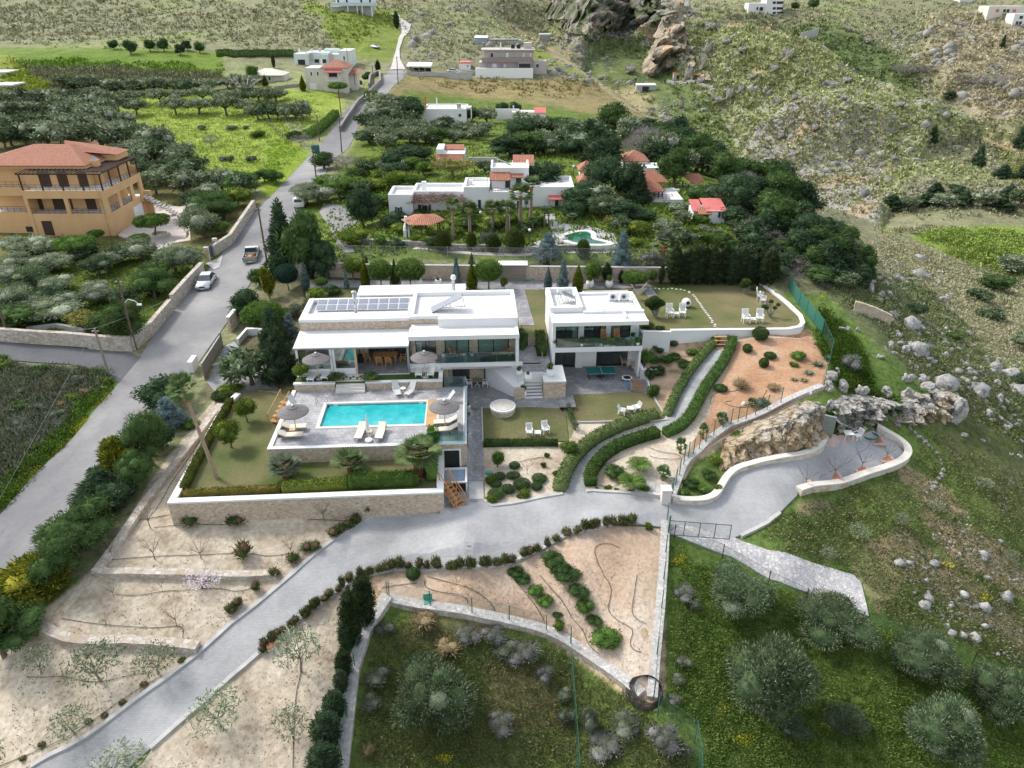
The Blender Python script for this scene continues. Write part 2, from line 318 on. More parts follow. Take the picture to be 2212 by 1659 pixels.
PALER=mn('pale_road',((.5,.47,.44),(.6,.57,.54)),.25,6,.9,sc2=2.5,amt2=.12)
LAWNM=mn('lawn_grass',[(.32,(.085,.12,.03)),(.45,(.145,.15,.06)),(.6,(.2,.18,.085)),(.72,(.24,.2,.11))],.2,8,.95,.6,50,.03,sc2=5,amt2=.25)
LAWNG=mn('green_lawn',((.05,.10,.02),(.10,.14,.035)),.5,6,.95,.6,50,.03,sc2=5,amt2=.3)
SANDM=mn('pale_sand_soil',[(.3,(.34,.27,.19)),(.42,(.51,.43,.32)),(.62,(.63,.55,.43))],.5,8,.95,.7,2.5,.12,sc2=3,amt2=.35)
PALES=mn('pale_garden_soil',[(.3,(.36,.28,.2)),(.42,(.55,.46,.35)),(.6,(.65,.57,.46))],.35,8,.95,.7,3,.1,sc2=4,amt2=.3)
REDM=mn('red_soil',[(.3,(.36,.26,.18)),(.42,(.52,.38,.27)),(.56,(.6,.48,.37)),(.7,(.65,.58,.48))],.16,8,.95,.7,3,.1,sc2=4,amt2=.28)
def cliffmat():
 m,t,b=nt('ochre_cliff_rock',.9);v=co(t);sx=N(t,'ShaderNodeSeparateXYZ');L(t,v,sx.inputs[0]);n1=noise(t,v,.7,8,.65);ad=N(t,'ShaderNodeMath',operation='MULTIPLY_ADD');L(t,n1,ad.inputs[0]);ad.inputs[1].default_value=5;L(t,sx.outputs[2],ad.inputs[2])
 hi=ramp(t,noise(t,v,1.6,9,.7),[(.38,(.08,.08,.07)),(.45,(.26,.25,.22)),(.53,(.54,.52,.47)),(.65,(.7,.68,.63))]);lo=ramp(t,noise(t,v,.8,9,.65),[(.35,(.26,.18,.1)),(.45,(.54,.4,.24)),(.6,(.68,.58,.42))]);f_=N(t,'ShaderNodeMapRange');L(t,ad.outputs[0],f_.inputs[0]);f_.inputs[1].default_value=4.4;f_.inputs[2].default_value=6.2
 ve=N(t,'ShaderNodeTexVoronoi',feature='DISTANCE_TO_EDGE');ve.inputs['Scale'].default_value=.9;mp=N(t,'ShaderNodeVectorMath',operation='ADD');nc=N(t,'ShaderNodeTexNoise');nc.inputs['Scale'].default_value=1.5;L(t,v,nc.inputs[0]);L(t,nc.outputs['Color'],mp.inputs[0]);L(t,v,mp.inputs[1]);L(t,mp.outputs[0],ve.inputs[0]);ck=ramp(t,ve.outputs[0],[(0,(.25,.23,.2)),(.07,(1,1,1))])
 c=mix(t,1.,mix(t,f_.outputs[0],lo,hi),ck,'MULTIPLY');L(t,c,b.inputs['Base Color']);bump(t,b,noise(t,v,3,8,.7),1.,.5);return m
ROCKO=cliffmat()
def roofmat(nm='roof_tiles',axis=0,c=((.34,.13,.08),(.47,.22,.14))):
 m,t,b=nt(nm,.8);v=co(t);w=N(t,'ShaderNodeTexWave',wave_type='BANDS',bands_direction='XY'[axis]);w.inputs['Scale'].default_value=1.3;L(t,v,w.inputs[0])
 c_=ramp(t,noise(t,v,3,4),[(.3,c[0]),(.7,c[1])]);c_=mix(t,1.,c_,ramp(t,w.outputs[1],[(0,(.55,.5,.5)),(.5,(1,1,1))]),'MULTIPLY');L(t,c_,b.inputs['Base Color']);bump(t,b,w.outputs[1],.6,.05);return m
TILEX=roofmat('roof_tiles_across',0);TILEY=roofmat('roof_tiles_along',1)
def glassmat(nm,tint,tr=.5,rough=.05):
 m=bpy.data.materials.new(nm);m.use_nodes=True;t=m.node_tree;t.nodes.remove(t.nodes['Principled BSDF']);out=t.nodes['Material Output']
 g=N(t,'ShaderNodeBsdfGlossy');g.inputs['Roughness'].default_value=rough;g.inputs['Color'].default_value=(.9,.95,1,1)
 tp=N(t,'ShaderNodeBsdfTransparent');tp.inputs['Color'].default_value=c4(tint);mx=N(t,'ShaderNodeMixShader');fz=N(t,'ShaderNodeFresnel');fz.inputs[0].default_value=1.5
 ad=N(t,'ShaderNodeMath',operation='ADD');ad.inputs[1].default_value=tr;L(t,fz.outputs[0],ad.inputs[0]);L(t,ad.outputs[0],mx.inputs[0]);L(t,tp.outputs[0],mx.inputs[1]);L(t,g.outputs[0],mx.inputs[2]);L(t,mx.outputs[0],out.inputs[0]);return m
GLASS=glassmat('window_glass',(.8,.86,.83),.1);BGLASS=glassmat('balcony_glass',(.62,.80,.78),.07)
def netmat(nm,col,op=.35):
 m=bpy.data.materials.new(nm);m.use_nodes=True;t=m.node_tree;b=t.nodes['Principled BSDF'];out=t.nodes['Material Output'];b.inputs['Base Color'].default_value=c4(col);b.inputs['Roughness'].default_value=.7
 tp=N(t,'ShaderNodeBsdfTransparent');mx=N(t,'ShaderNodeMixShader');mx.inputs[0].default_value=op;L(t,tp.outputs[0],mx.inputs[1]);L(t,b.outputs[0],mx.inputs[2]);L(t,mx.outputs[0],out.inputs[0]);return m
NETG=netmat('green_netting',(.03,.16,.13),.75);NETF=netmat('green_wire_mesh',(.06,.16,.12),.16);NETW=netmat('grey_wire_mesh',(.3,.3,.29),.14)
def watermat(nm,c1,c2):
 m,t,b=nt(nm,.04,0,.5);v=co(t);L(t,ramp(t,noise(t,v,.9,5,.75),[(.3,c1),(.7,c2)]),b.inputs['Base Color']);bump(t,b,noise(t,v,3.,5,.6),.3,.08);return m
GWAT=watermat('green_water',(0,.10,.055),(.01,.14,.08))
PWAT=watermat('pool_water',(.005,.3,.34),(.05,.5,.5))
def lfm(nm,c1,c2,c3=None,tr=.25,sc=1.6):
 m=bpy.data.materials.new(nm);m.use_nodes=True;t=m.node_tree;t.nodes.remove(t.nodes['Principled BSDF']);out=t.nodes['Material Output'];v=co(t)
 geo=N(t,'ShaderNodeNewGeometry');oi=N(t,'ShaderNodeObjectInfo')
 c=ramp(t,noise(t,v,sc,3),[(.35,c1),(.65,c2)]);
 if c3:c=mix(t,ramp(t,geo.outputs['Random Per Island'],[(.72,(0,0,0)),(.8,(1,1,1))]),c,c3)
 hs=N(t,'ShaderNodeHueSaturation');L(t,c,hs.inputs['Color'])
 a=N(t,'ShaderNodeMapRange');L(t,geo.outputs['Random Per Island'],a.inputs[0]);a.inputs[3].default_value=.65;a.inputs[4].default_value=1.4
 a2=N(t,'ShaderNodeMapRange');L(t,oi.outputs['Random'],a2.inputs[0]);a2.inputs[3].default_value=.82;a2.inputs[4].default_value=1.18
 mu=N(t,'ShaderNodeMath',operation='MULTIPLY');L(t,a.outputs[0],mu.inputs[0]);L(t,a2.outputs[0],mu.inputs[1]);L(t,mu.outputs[0],hs.inputs['Value'])
 d=N(t,'ShaderNodeBsdfDiffuse');tl=N(t,'ShaderNodeBsdfTranslucent');mx=N(t,'ShaderNodeMixShader');mx.inputs[0].default_value=tr
 L(t,hs.outputs[0],d.inputs[0]);L(t,hs.outputs[0],tl.inputs[0]);L(t,d.outputs[0],mx.inputs[1]);L(t,tl.outputs[0],mx.inputs[2]);L(t,mx.outputs[0],out.inputs[0]);MT[nm]=m;return m
 #terrain mesh and colours
DEP=GY*CP-(BASE-H)*SP;UU=1106+FP*GX/DEP;VV=829.5-FP*(GY*SP+(BASE-H)*CP)/DEP
WU=UU+(fbm(GX*.045+3,GY*.045,4)-.5)*40*np.clip(1.2-DEP/500,.35,1)+(fbm(GX*.3+3,GY*.3,3)-.5)*14;WV=VV+(fbm(GX*.045+70,GY*.045,4)-.5)*26*np.clip(1.2-DEP/400,.3,1)
def zone(pY,soft,w=1):
 if w:ins=inpoly(WU,WV,pY);d=dpo(WU,WV,pY);return np.where(ins,1,np.clip(1-d/soft,0,1))
 ins=inpoly(UU,VV,pY);d=dpo(UU,VV,pY);return np.where(ins,1,np.clip(1-d/soft,0,1))
nz=fbm(GX*.02,GY*.02,5);nf=fbm(GX*.15+50,GY*.15,4)
col=np.zeros(GX.shape+(3,));rk=np.zeros(GX.shape);sc_=np.zeros(GX.shape)
def paint(m,c,r=None,s=None,n=.35):
 global col,rk,sc_
 m=np.clip(m+(nf-.5)*n*(m>0)*(m<1)*2,0,1);col=col*(1-m[...,None])+NP(c)*m[...,None]
 if r is not None:rk=rk*(1-m)+r*m
 if s is not None:sc_=sc_*(1-m)+s*m
one_=np.ones(GX.shape)
paint(one_,(.225,.225,.135),.15,.5)
paint(np.clip((nz-.5)*5,0,1),(.24,.27,.12),.2,.5)
BR=(.24,.31,.06);GRN=(.115,.175,.045);DRY=(.27,.22,.12);OLG=(.11,.15,.035);SO=(.34,.22,.14)
paint(zone([(-400,118),(240,118),(480,125),(480,155),(250,150),(60,150),(-400,180)],10),(.13,.2,.03),0,.2)
paint(zone([(20,150),(480,165),(500,185),(300,215),(120,250),(60,190)],10),(.15,.155,.085),0,.8)
paint(zone([(-400,120),(20,130),(110,190),(100,215),(0,230),(-400,300)],8),(.2,.24,.04),.1,.3)
paint(zone([(-600,215),(140,225),(260,240),(420,400),(560,440),(560,560),(-600,560)],12),(.14,.14,.055),0,.1)
paint(zone([(170,255),(260,240),(240,330),(200,300)],12),SO,0,.0)
paint(zone([(215,215),(330,190),(560,190),(640,320),(670,340),(600,400),(420,410),(400,330),(320,290),(230,250)],10),BR,0,0)
paint(zone([(540,190),(740,195),(735,225),(700,250),(650,275),(620,240)],6),BR,0,0)
paint(zone([(590,300),(660,330),(600,420),(560,420)],6),(.18,.26,.03),0,0)
paint(zone([(660,20),(740,30),(860,40),(870,80),(850,130),(780,130),(720,100),(700,50)],12),(.17,.22,.045),.2,.4)
paint(zone([(880,165),(1330,175),(1400,240),(1350,260),(1150,240),(900,215),(830,200)],10),(.25,.21,.10),.05,.5)
paint(zone([(880,200),(1330,250),(1500,350),(1700,470),(1700,560),(600,560),(680,420),(760,330),(800,250)],10),(.12,.17,.035),0,.1)
paint(zone([(1150,95),(1370,150),(1250,150),(1160,140)],10),(.2,.24,.05),.2,.4)
paint(zone([(1190,-30),(1420,-30),(1440,40),(1400,150),(1320,120),(1230,60)],15),(.10,.105,.075),.95,.4)
paint(zone([(1380,40),(1470,20),(1530,90),(1480,170),(1390,160)],15),(.19,.19,.1),1.0,.35)
paint(zone([(1460,60),(1900,170),(2212,290),(2000,300),(1900,460),(1750,430),(1500,240)],18),(.24,.26,.12),.5,.5)
paint(zone([(1700,270),(1900,300),(1900,440),(1760,420),(1600,330)],20),(.25,.25,.13),.85,.3)
paint(zone([(1900,160),(2000,220),(2212,290),(2212,320),(2050,270),(1880,180)],8),(.27,.22,.12),0,.2)
paint(zone([(1880,480),(2000,520),(2300,640),(2400,780),(2150,760),(1950,640),(1870,540)],15),(.26,.25,.155),.1,.4)
paint(zone([(1900,480),(2250,500),(2500,560),(2500,590),(2212,570),(2050,520),(1900,500)],7),(.19,.25,.06),.05,.3)
paint(zone([(2150,300),(2500,330),(2500,450),(2212,440)],12),(.17,.18,.07),.2,.5)
paint(zone([(2010,50),(2212,60),(2400,200),(2200,230),(2100,200),(2000,130)],15),(.27,.24,.15),.45,.4)
paint(zone([(1700,640),(1790,640),(1900,720),(2000,830),(2212,980),(2500,1100),(2500,1750),(-200,1750),(-200,1250),(640,1260),(1440,1140),(1500,1000),(1780,850),(1740,720)],8),GRN,0,.15)
paint(zone([(1760,610),(1950,600),(2150,780),(2500,1000),(2500,1080),(2212,980),(1990,830),(1850,700)],10),(.13,.15,.07),.35,.4)
paint(zone([(1980,880),(2212,930),(2400,1000),(2400,1200),(2212,1150),(2050,1000)],14),(.11,.13,.05),.25,.4)
for pl in([(1880,1170),(1960,1230),(2100,1330),(2250,1420),(2250,1370),(2080,1250),(1950,1150)],[(1950,1020),(2040,1060),(2080,1110),(2010,1090)],[(1830,1180),(1900,1170),(1950,1260),(1900,1320),(1870,1260)],[(2000,1110),(2150,1180),(2250,1300),(2060,1200)],[(1730,1090),(1780,1080),(1800,1100),(1740,1110)]):
 paint(zone(pl,14)*.9,(.36,.28,.19),.1,.1,.9)
paint(zone([(1060,1440),(1180,1460),(1200,1560),(1080,1580)],25)*.85,(.24,.20,.10),0,.1,.9)
paint(zone([(880,1340),(1100,1350),(1000,1390),(860,1400)],14)*.7,(.15,.12,.07),0,.2,.9)
paint(zone([(-200,780),(230,800),(255,830),(200,890),(0,1110),(-200,1300)],8),(.12,.135,.075),0,.6)
paint(zone([(255,830),(0,1110),(-30,1090),(220,820)],8),(.10,.16,.025),0,.3)
paint(zone([(-100,560),(480,540),(420,640),(290,740),(-100,710)],6),(.095,.14,.025),0,.0)
paint(zone([(1780,700),(1860,760),(1900,850),(1800,830)],12),(.085,.15,.025),.1,.2)
paint(zone([(560,600),(660,600),(660,760),(600,850),(420,860),(520,720)],6),(.16,.15,.09),.0,.2)
paint(zone([(660,575),(1480,575),(1480,540),(1700,560),(1700,600),(1480,608),(660,600)],4),(.13,.15,.06),0,.3)
paint(zone([(1655,22),(1740,62),(1900,158),(2000,215),(2060,235),(2030,180),(1920,110),(1780,40)],9),(.10,.135,.05),.3,.4)
paint(zone([(1500,40),(1640,28),(1740,76),(1900,178),(2060,250),(2212,308),(2212,330),(2040,275),(1880,200),(1720,100),(1620,55),(1500,70)],6),(.36,.31,.19),.1,.2)
paint(zone([(1110,5),(1250,88),(1370,152),(1480,228),(1590,325),(1700,398),(1680,420),(1560,340),(1440,250),(1330,180),(1200,110),(1090,30)],8),(.34,.30,.17),.25,.3)
paint(zone([(1255,92),(1375,148),(1490,225),(1560,290),(1600,290),(1540,220),(1420,130),(1340,100)],6),(.13,.17,.06),.3,.4)
paint(zone([(370,1100),(808,1120),(700,1200),(500,1370),(90,1659),(-200,1750),(-200,1350),(60,1350),(220,1230),(330,1050),(470,850),(520,850),(372,1085)],4),(.54,.48,.39),.05,.0,.1)
paint(zone([(280,1680),(613,1372),(770,1255),(760,1320),(735,1659),(700,1700)],3),(.54,.48,.39),.05,.0,.1)
paint(zone([(820,1245),(1100,1225),(1300,1150),(1440,1150),(1440,1510),(1400,1530),(1180,1370),(840,1300),(760,1300)],3),(.5,.38,.27),.0,.0,.1)
paint(zone([(1390,730),(1740,720),(1790,790),(1780,840),(1500,1000),(1450,1085),(1270,1062),(1045,1085),(1045,955),(1228,955),(1440,910),(1400,800)],3),(.53,.41,.29),.0,.0,.1)
paint(zone([(1560,740),(1740,725),(1785,800),(1640,880),(1500,980),(1470,930),(1560,830)],12),(.47,.27,.16),.0,.0,.3)
HARD=np.zeros(GX.shape)
for pl in([(370,1100),(808,1120),(500,1370),(90,1700),(-200,1700),(330,1000)],[(260,1700),(800,1240),(1440,1130),(1440,1530),(735,1659)],[(1380,720),(1790,700),(1460,1100),(1000,1100),(1000,900)],[(560,590),(1760,600),(1740,720),(1450,1100),(370,1100),(560,850)],[(-200,560),(420,440),(560,440),(520,850),(0,1330),(-200,1300),(-200,780)],[(560,440),(850,110),(900,110),(760,340),(600,600)]):
 HARD=np.maximum(HARD,zone(pl,15,0))
wild=1-HARD
dist=np.hypot(GX,GY)
amp=np.clip(dist/250,.25,2.2)
nb=fbm(GX*.035,GY*.035,5)-.5;ns=fbm(GX*.35,GY*.35,3)-.5
rid=np.abs(fbm(GX*.06+9,GY*.045,4)-.5)*2
dz=wild*(nb*3.5*amp*(.3+rk)+ns*.5*(.4+sc_+rk))+wild*rk*(.5-rid)*4.5*amp
rid2=np.abs(fbm(GX*.014+3,GY*.012+5,4)-.5)*2
dz+=wild*np.clip((dist-180)/150,0,1)*((.35-rid2)*40*(rk>.3)*np.clip(rk*1.3,0,1)+(fbm(GX*.011,GY*.011,3)-.5)*8)
def trench(px,shift,dep_,wid):
 global dz
 a=[PY(u,v,Y)[:2]for u,v,Y in px];a=[(x*(1+shift/max(y,1)),y+shift)for x,y in a];d=dpo(GX,GY,a,False);dz-=wild*dep_*np.exp(-(d/wid)**2)
trench([(1130,5,455),(1250,92,345),(1370,158,297),(1480,233,247),(1590,328,207),(1700,398,174)],40,16,26)
trench([(1560,15,500),(1640,25,520),(1740,70,455),(1900,172,390),(2060,245,335),(2212,305,300)],50,18,34)
trench([(1890,480,158),(2000,510,150),(2150,560,140),(2300,640,120)],24,5,12)
dz+=(1-wild)*ns*.02
dz*=np.clip((dist-15)/20,0,1)
ZT2=ZT+dz;ZW+=dz*(ZW==BASE)
me=bpy.data.meshes.new('ground');nv=NA*NR
co_=np.stack([GX,GY,ZT2],-1).reshape(-1,3).astype(np.float32)
me.vertices.add(nv);me.vertices.foreach_set('co',co_.ravel())
ii=np.arange(nv).reshape(NR,NA);q=np.stack([ii[:-1,:-1],ii[:-1,1:],ii[1:,1:],ii[1:,:-1]],-1).reshape(-1,4)
nq=len(q);me.loops.add(nq*4);me.loops.foreach_set('vertex_index',q.ravel().astype(np.int32));me.polygons.add(nq)
me.polygons.foreach_set('loop_start',np.arange(0,nq*4,4,dtype=np.int32));me.polygons.foreach_set('loop_total',np.full(nq,4,np.int32));me.polygons.foreach_set('use_smooth',np.ones(nq,bool));me.update()
ca_=me.color_attributes.new('Cover','FLOAT_COLOR','POINT');ca_.data.foreach_set('color',np.concatenate([col,np.ones(GX.shape+(1,))],-1).reshape(-1).astype(np.float32))
cb_=me.color_attributes.new('Kind','FLOAT_COLOR','POINT');cb_.data.foreach_set('color',np.stack([rk,sc_,HARD,one_],-1).reshape(-1).astype(np.float32))
m,t,b=nt('ground_cover',.95,0,.1);v=co(t)
at=N(t,'ShaderNodeVertexColor',layer_name='Cover');ak=N(t,'ShaderNodeVertexColor',layer_name='Kind');sp=N(t,'ShaderNodeSeparateColor');L(t,ak.outputs[0],sp.inputs[0])
c=mix(t,1.,at.outputs[0],ramp(t,noise(t,v,.22,6,.65),[(.3,(.62,.68,.6)),(.5,(1,1,1)),(.7,(1.3,1.2,1.1))]),'MULTIPLY')
c=mix(t,1.,c,ramp(t,noise(t,v,1.6,5,.7),[(.35,(.6,.62,.55)),(.5,(1,1,1)),(.65,(1.3,1.25,1.15))]),'MULTIPLY')
def mth(t,op,a,b_):
 x=N(t,'ShaderNodeMath',operation=op)
 for i,q_ in EN((a,b_)):
  if isinstance(q_,(int,float)):x.inputs[i].default_value=q_
  else:L(t,q_,x.inputs[i])
 return x.outputs[0]
vo=N(t,'ShaderNodeTexVoronoi');vo.inputs['Scale'].default_value=.42;L(t,v,vo.inputs[0])
dots=ramp(t,vo.outputs['Distance'],[(.25,(1,1,1)),(.5,(0,0,0))]);nn=noise(t,v,.9,4,.7);nd=ramp(t,nn,[(.4,(0,0,0)),(.6,(1,1,1))])
f=mth(t,'MULTIPLY',mth(t,'MULTIPLY',sp.outputs[1],dots),nd);c=mix(t,mth(t,'MULTIPLY',f,.8),c,(.13,.145,.085))
nr_=noise(t,v,.35,9,.7);rf=mth(t,'MULTIPLY',sp.outputs[0],1.1);th=mth(t,'ADD',mth(t,'MULTIPLY',rf,.34),nr_)
rmask=ramp(t,th,[(.69,(0,0,0)),(.75,(1,1,1))]);rc=ramp(t,noise(t,v,1.3,6,.7),[(.35,(.10,.10,.10)),(.5,(.26,.25,.235)),(.62,(.46,.44,.4))])
rc=mix(t,ramp(t,noise(t,v,.05,3),[(.55,(0,0,0)),(.66,(.75,.75,.75))]),rc,(.42,.27,.16))
c=mix(t,rmask,c,rc);L(t,c,b.inputs['Base Color'])
bump(t,b,mth(t,'ADD',noise(t,v,1.2,7,.7),mth(t,'MULTIPLY',f,.5)),.7,.35)
me.materials.append(m);gr_=bpy.data.objects.new('ground',me);COL.objects.link(gr_);struct(gr_)
def rsm(pl,step):
 out=[];m_=len(pl)
 for i in RG(m_):
  a=pl[i];b_=pl[(i+1)%m_];d=hypot(b_[0]-a[0],b_[1]-a[1]);k=max(1,int(d/step))
  for s_ in RG(k):out.append((a[0]+(b_[0]-a[0])*s_/k,a[1]+(b_[1]-a[1])*s_/k))
 return out
def drape(nm,pY,off,mS,step=.8,skirt=.3,zf=None,par=None,lump=0):
 zf=zf or(lambda x,y:gz(ZW,x,y));ol=rsm([p[:2]for p in pY],step);m_=len(ol)
 xs=[p[0]for p in ol];ys=[p[1]for p in ol];gx,gy=np.meshgrid(np.arange(min(xs),max(xs),step),np.arange(min(ys),max(ys),step))
 gx=gx.ravel()+rng.uniform(-.2,.2,gx.size)*step;gy=gy.ravel()+rng.uniform(-.2,.2,gy.size)*step
 ok=inpoly(gx,gy,ol)&(dpo(gx,gy,ol)>step*.45);ins=list(zip(gx[ok],gy[ok]))
 vs=[Vector(p)for p in ol+ins];ed=[(i,(i+1)%m_)for i in RG(m_)]
 r_=geometry.delaunay_2d_cdt(vs,ed,[],1,1e-5);V=r_[0];Fc=r_[2]
 mb=MB();mb.v=[(p.x,p.y,zf(p.x,p.y)+off+(lump*(R.random()-.3)if lump else 0))for p in V]
 for f_ in Fc:
  a,b_,c_=[V[k]for k in f_[:3]];ar=(b_.x-a.x)*(c_.y-a.y)-(c_.x-a.x)*(b_.y-a.y)
  mb.f.append(tuple(f_)if ar>0 else tuple(f_)[::-1]);mb.m.append(0)
 if skirt:
  A_=sum(ol[i-1][0]*ol[i][1]-ol[i][0]*ol[i-1][1]for i in RG(m_));o2=ol if A_>0 else ol[::-1]
  b0=len(mb.v);mb.v+=[(x,y,zf(x,y)+off)for x,y in o2]+[(x,y,zf(x,y)+off-skirt)for x,y in o2]
  for i in RG(m_):j=(i+1)%m_;mb.f.append((b0+m_+i,b0+m_+j,b0+j,b0+i));mb.m.append(0)
 return mb.build(nm,mS,par,1)if skirt==0 else mb.build(nm,mS,par)
def wall(pts,w,h,base=-.3,zf=None,mb=None,mi=0,cap=None,capmi=1,flat=False,step=1.0,top=None,side=0):
 """a wall swept along a plan polyline: height h above ground; cap=(extra width, thickness)"""
 mb=mb or MB();zf=zf or(lambda x,y:gz(ZW,x,y));P_=[]
 for i in RG(len(pts)-1):
  a=pts[i];b_=pts[i+1];d=hypot(b_[0]-a[0],b_[1]-a[1]);k=max(1,int(round(d/step)))
  for s_ in RG(k):P_.append((a[0]+(b_[0]-a[0])*s_/k,a[1]+(b_[1]-a[1])*s_/k))
 P_.append(tuple(pts[-1][:2]));m_=len(P_)
 closed=hypot(P_[0][0]-P_[-1][0],P_[0][1]-P_[-1][1])<1e-6
 def ring(w_,z0f,z1f,mi_):
  b0=len(mb.v)
  for i,p in EN(P_):
   if closed and i in(0,m_-1):a,b2=P_[-2],P_[1]
   else:a=P_[max(i-1,0)];b2=P_[min(i+1,m_-1)]
   dx,dy=b2[0]-a[0],b2[1]-a[1];l=hypot(dx,dy)+1e-9;nx,ny=-dy/l,dx/l
   if 0<i<m_-1:
    d1=(P_[i][0]-P_[i-1][0],P_[i][1]-P_[i-1][1]);l1=hypot(*d1)+1e-9;cs=abs(-d1[1]/l1*nx+d1[0]/l1*ny);k_=1/max(cs,.5)
   else:k_=1
   o1=(w_/2+side*0)*k_;cx=p[0]+nx*side;cy=p[1]+ny*side
   for sg,z in((1,z0f),(1,z1f),(-1,z1f),(-1,z0f)):mb.v.append((cx+nx*o1*sg,cy+ny*o1*sg,z(p[0],p[1])))
  for i in RG(m_-1):
   for k in RG(4):
    k2=(k+1)%4;mb.f.append((b0+i*4+k,b0+i*4+k2,b0+(i+1)*4+k2,b0+(i+1)*4+k));mb.m.append(mi_)
  if not closed:mb.f+=[(b0,b0+3,b0+2,b0+1),(b0+(m_-1)*4,b0+(m_-1)*4+1,b0+(m_-1)*4+2,b0+(m_-1)*4+3)];mb.m+=[mi_,mi_]
 tz=(lambda x,y:top)if top is not None else(lambda x,y:zf(x,y)+h)
 ct=cap[1]if cap else 0
 ring(w,lambda x,y:zf(x,y)+base,lambda x,y:tz(x,y)-ct,mi)
 if cap:ring(w+cap[0],lambda x,y:tz(x,y)-ct,tz,capmi)
 return mb
def smo(pl,it=2):
 for _ in RG(it):
  o=[pl[0]]
  for i in RG(len(pl)-1):
   a,b_=pl[i],pl[i+1];o+=[tuple(a[k]*.75+b_[k]*.25 for k in RG(2)),tuple(a[k]*.25+b_[k]*.75 for k in RG(2))]
  o.append(pl[-1]);pl=o
 return pl
 #roads and paved ground
def sheet(nm,px,mS,off=.06,step=.8,skirt=.3,**k):return struct(drape(nm,GL(px),off,mS,step,skirt,**k))
RL=[(-60,1160),(0,1114),(137,969),(212,879),(257,829),(304,772),(325,737),(410,632),(482,545),(545,465),(598,412),(670,335),(708,295),(738,250),(770,215),(815,175),(835,150),(850,128),(856,107),(868,72),(866,55),(858,44),(846,30)]
RR=[(858,30),(872,44),(888,55),(880,75),(863,107),(862,128),(880,150),(870,172),(843,195),(803,245),(776,272),(753,320),(713,352),(700,384),(655,440),(600,525),(568,575),(553,590),(507,675),(462,737),(425,790),(322,858),(345,905),(200,1100),(150,1165),(0,1330),(-60,1400)]
RR[15]=(625,490);RR=[p for p in RR if p!=(322,858)];RR=[p if p!=(345,905)else(330,925)for p in RR]
sheet('road',RL[:16]+[(845,150),(878,152)]+RR[7:],ASPH,.07,1.2)
sheet('hill_road',[(843,152),(850,128),(856,107),(868,72),(866,55),(858,44),(846,30),(858,30),(872,44),(888,55),(880,75),(863,107),(864,128),(876,152)],PALER,.35,1.5,1.)
sheet('side_road',[(-60,735),(0,741),(150,752),(280,763),(304,773),(258,827),(225,806),(150,788),(0,778),(-60,776)],ASPH2,.09,.9)
DRV=[(-20,1705),(67,1659),(147,1616),(250,1547),(360,1467),(425,1417),(500,1349),(553,1309),(635,1240),(718,1170),(778,1132),(808,1114),(814,1094),(898,1092),(900,1107),(950,1112),(953,1096),(1010,1094),(1045,1082),(1063,1094),(1106,1089),(1163,1077),(1218,1068),(1266,1064),(1278,1062),(1356,1067),(1433,1078),(1463,1080),(1516,1084),(1543,1074),(1556,1050),(1571,1027),(1596,1012),(1659,997),(1721,990),(1769,974),(1779,950),(1846,944),(1884,932),(1904,940),(1939,962),(1954,982),(1946,994),(1909,1014),(1834,1037),(1779,1050),(1725,1062),(1721,1072),(1684,1110),(1656,1132),(1586,1163),(1473,1134),(1443,1150),(1426,1140),(1381,1134),(1321,1133),(1261,1147),(1226,1157),(1201,1170),(1163,1192),(1131,1204),(1106,1218),(1028,1227),(953,1229),(853,1229),(805,1240),(773,1249),(703,1299),(653,1336),(613,1369),(553,1419),(500,1464),(445,1514),(410,1544),(370,1579),(325,1619),(280,1659),(210,1720)]
sheet('driveway',DRV,PAVER,.11,.6)
sheet('flagstone_ramp',[(1473,1134),(1586,1163),(1606,1172),(1659,1190),(1734,1210),(1799,1230),(1844,1244),(1859,1259),(1876,1333),(1766,1289),(1709,1269),(1659,1252),(1581,1205),(1443,1152)],COBBLE,.10,.6)
for nm,pl in(('kerb',DRV[1:12]),('kerb',DRV[-23:-2]),('kerb',DRV[23:27][::-1][::-1]),('kerb',[(1684,1110),(1656,1132),(1600,1160)]),('kerb',[(1045,1083),(1063,1095),(1106,1090),(1163,1078),(1216,1069)])):
 w_=wall([p[:2]for p in GL(pl)],.3,.2,-.2,mi=0,step=.8);struct(w_.build(nm,CONC))
sheet('sand_garden',[(372,1093),(520,1099),(640,1102),(800,1100),(806,1113),(776,1130),(716,1168),(633,1238),(551,1307),(498,1347),(423,1415),(358,1465),(248,1545),(145,1614),(40,1670),(-40,1700),(-60,1560),(30,1440),(110,1360),(205,1250),(230,1215),(300,1130),(335,1060),(380,985),(430,905),(455,875),(478,885),(465,925),(420,1000),(368,1085)],SANDM,.05,1.0,.2)
sheet('sand_garden',[(290,1680),(327,1621),(372,1581),(412,1546),(447,1516),(502,1466),(555,1421),(615,1371),(655,1338),(705,1301),(760,1265),(745,1330),(735,1420),(728,1520),(722,1600),(715,1690)],SANDM,.05,1.0,.2)
sheet('red_garden',[(822,1250),(955,1233),(1030,1231),(1108,1222),(1165,1196),(1228,1161),(1263,1151),(1321,1138),(1381,1139),(1424,1144),(1430,1160),(1424,1250),(1412,1400),(1405,1500),(1380,1505),(1310,1440),(1240,1390),(1180,1362),(1100,1345),(1000,1325),(845,1300),(830,1290),(820,1270)],REDM,.05,1.0,.2)
sheet('rock_garden',[(1044,968),(1228,965),(1245,915),(1442,912),(1475,860),(1530,760),(1560,735),(1730,732),(1745,725),(1790,790),(1775,838),(1700,880),(1600,925),(1500,990),(1462,1078),(1433,1076),(1356,1066),(1278,1061),(1218,1067),(1163,1076),(1106,1088),(1063,1092),(1048,1078)],PALES,.03,.9,.2)
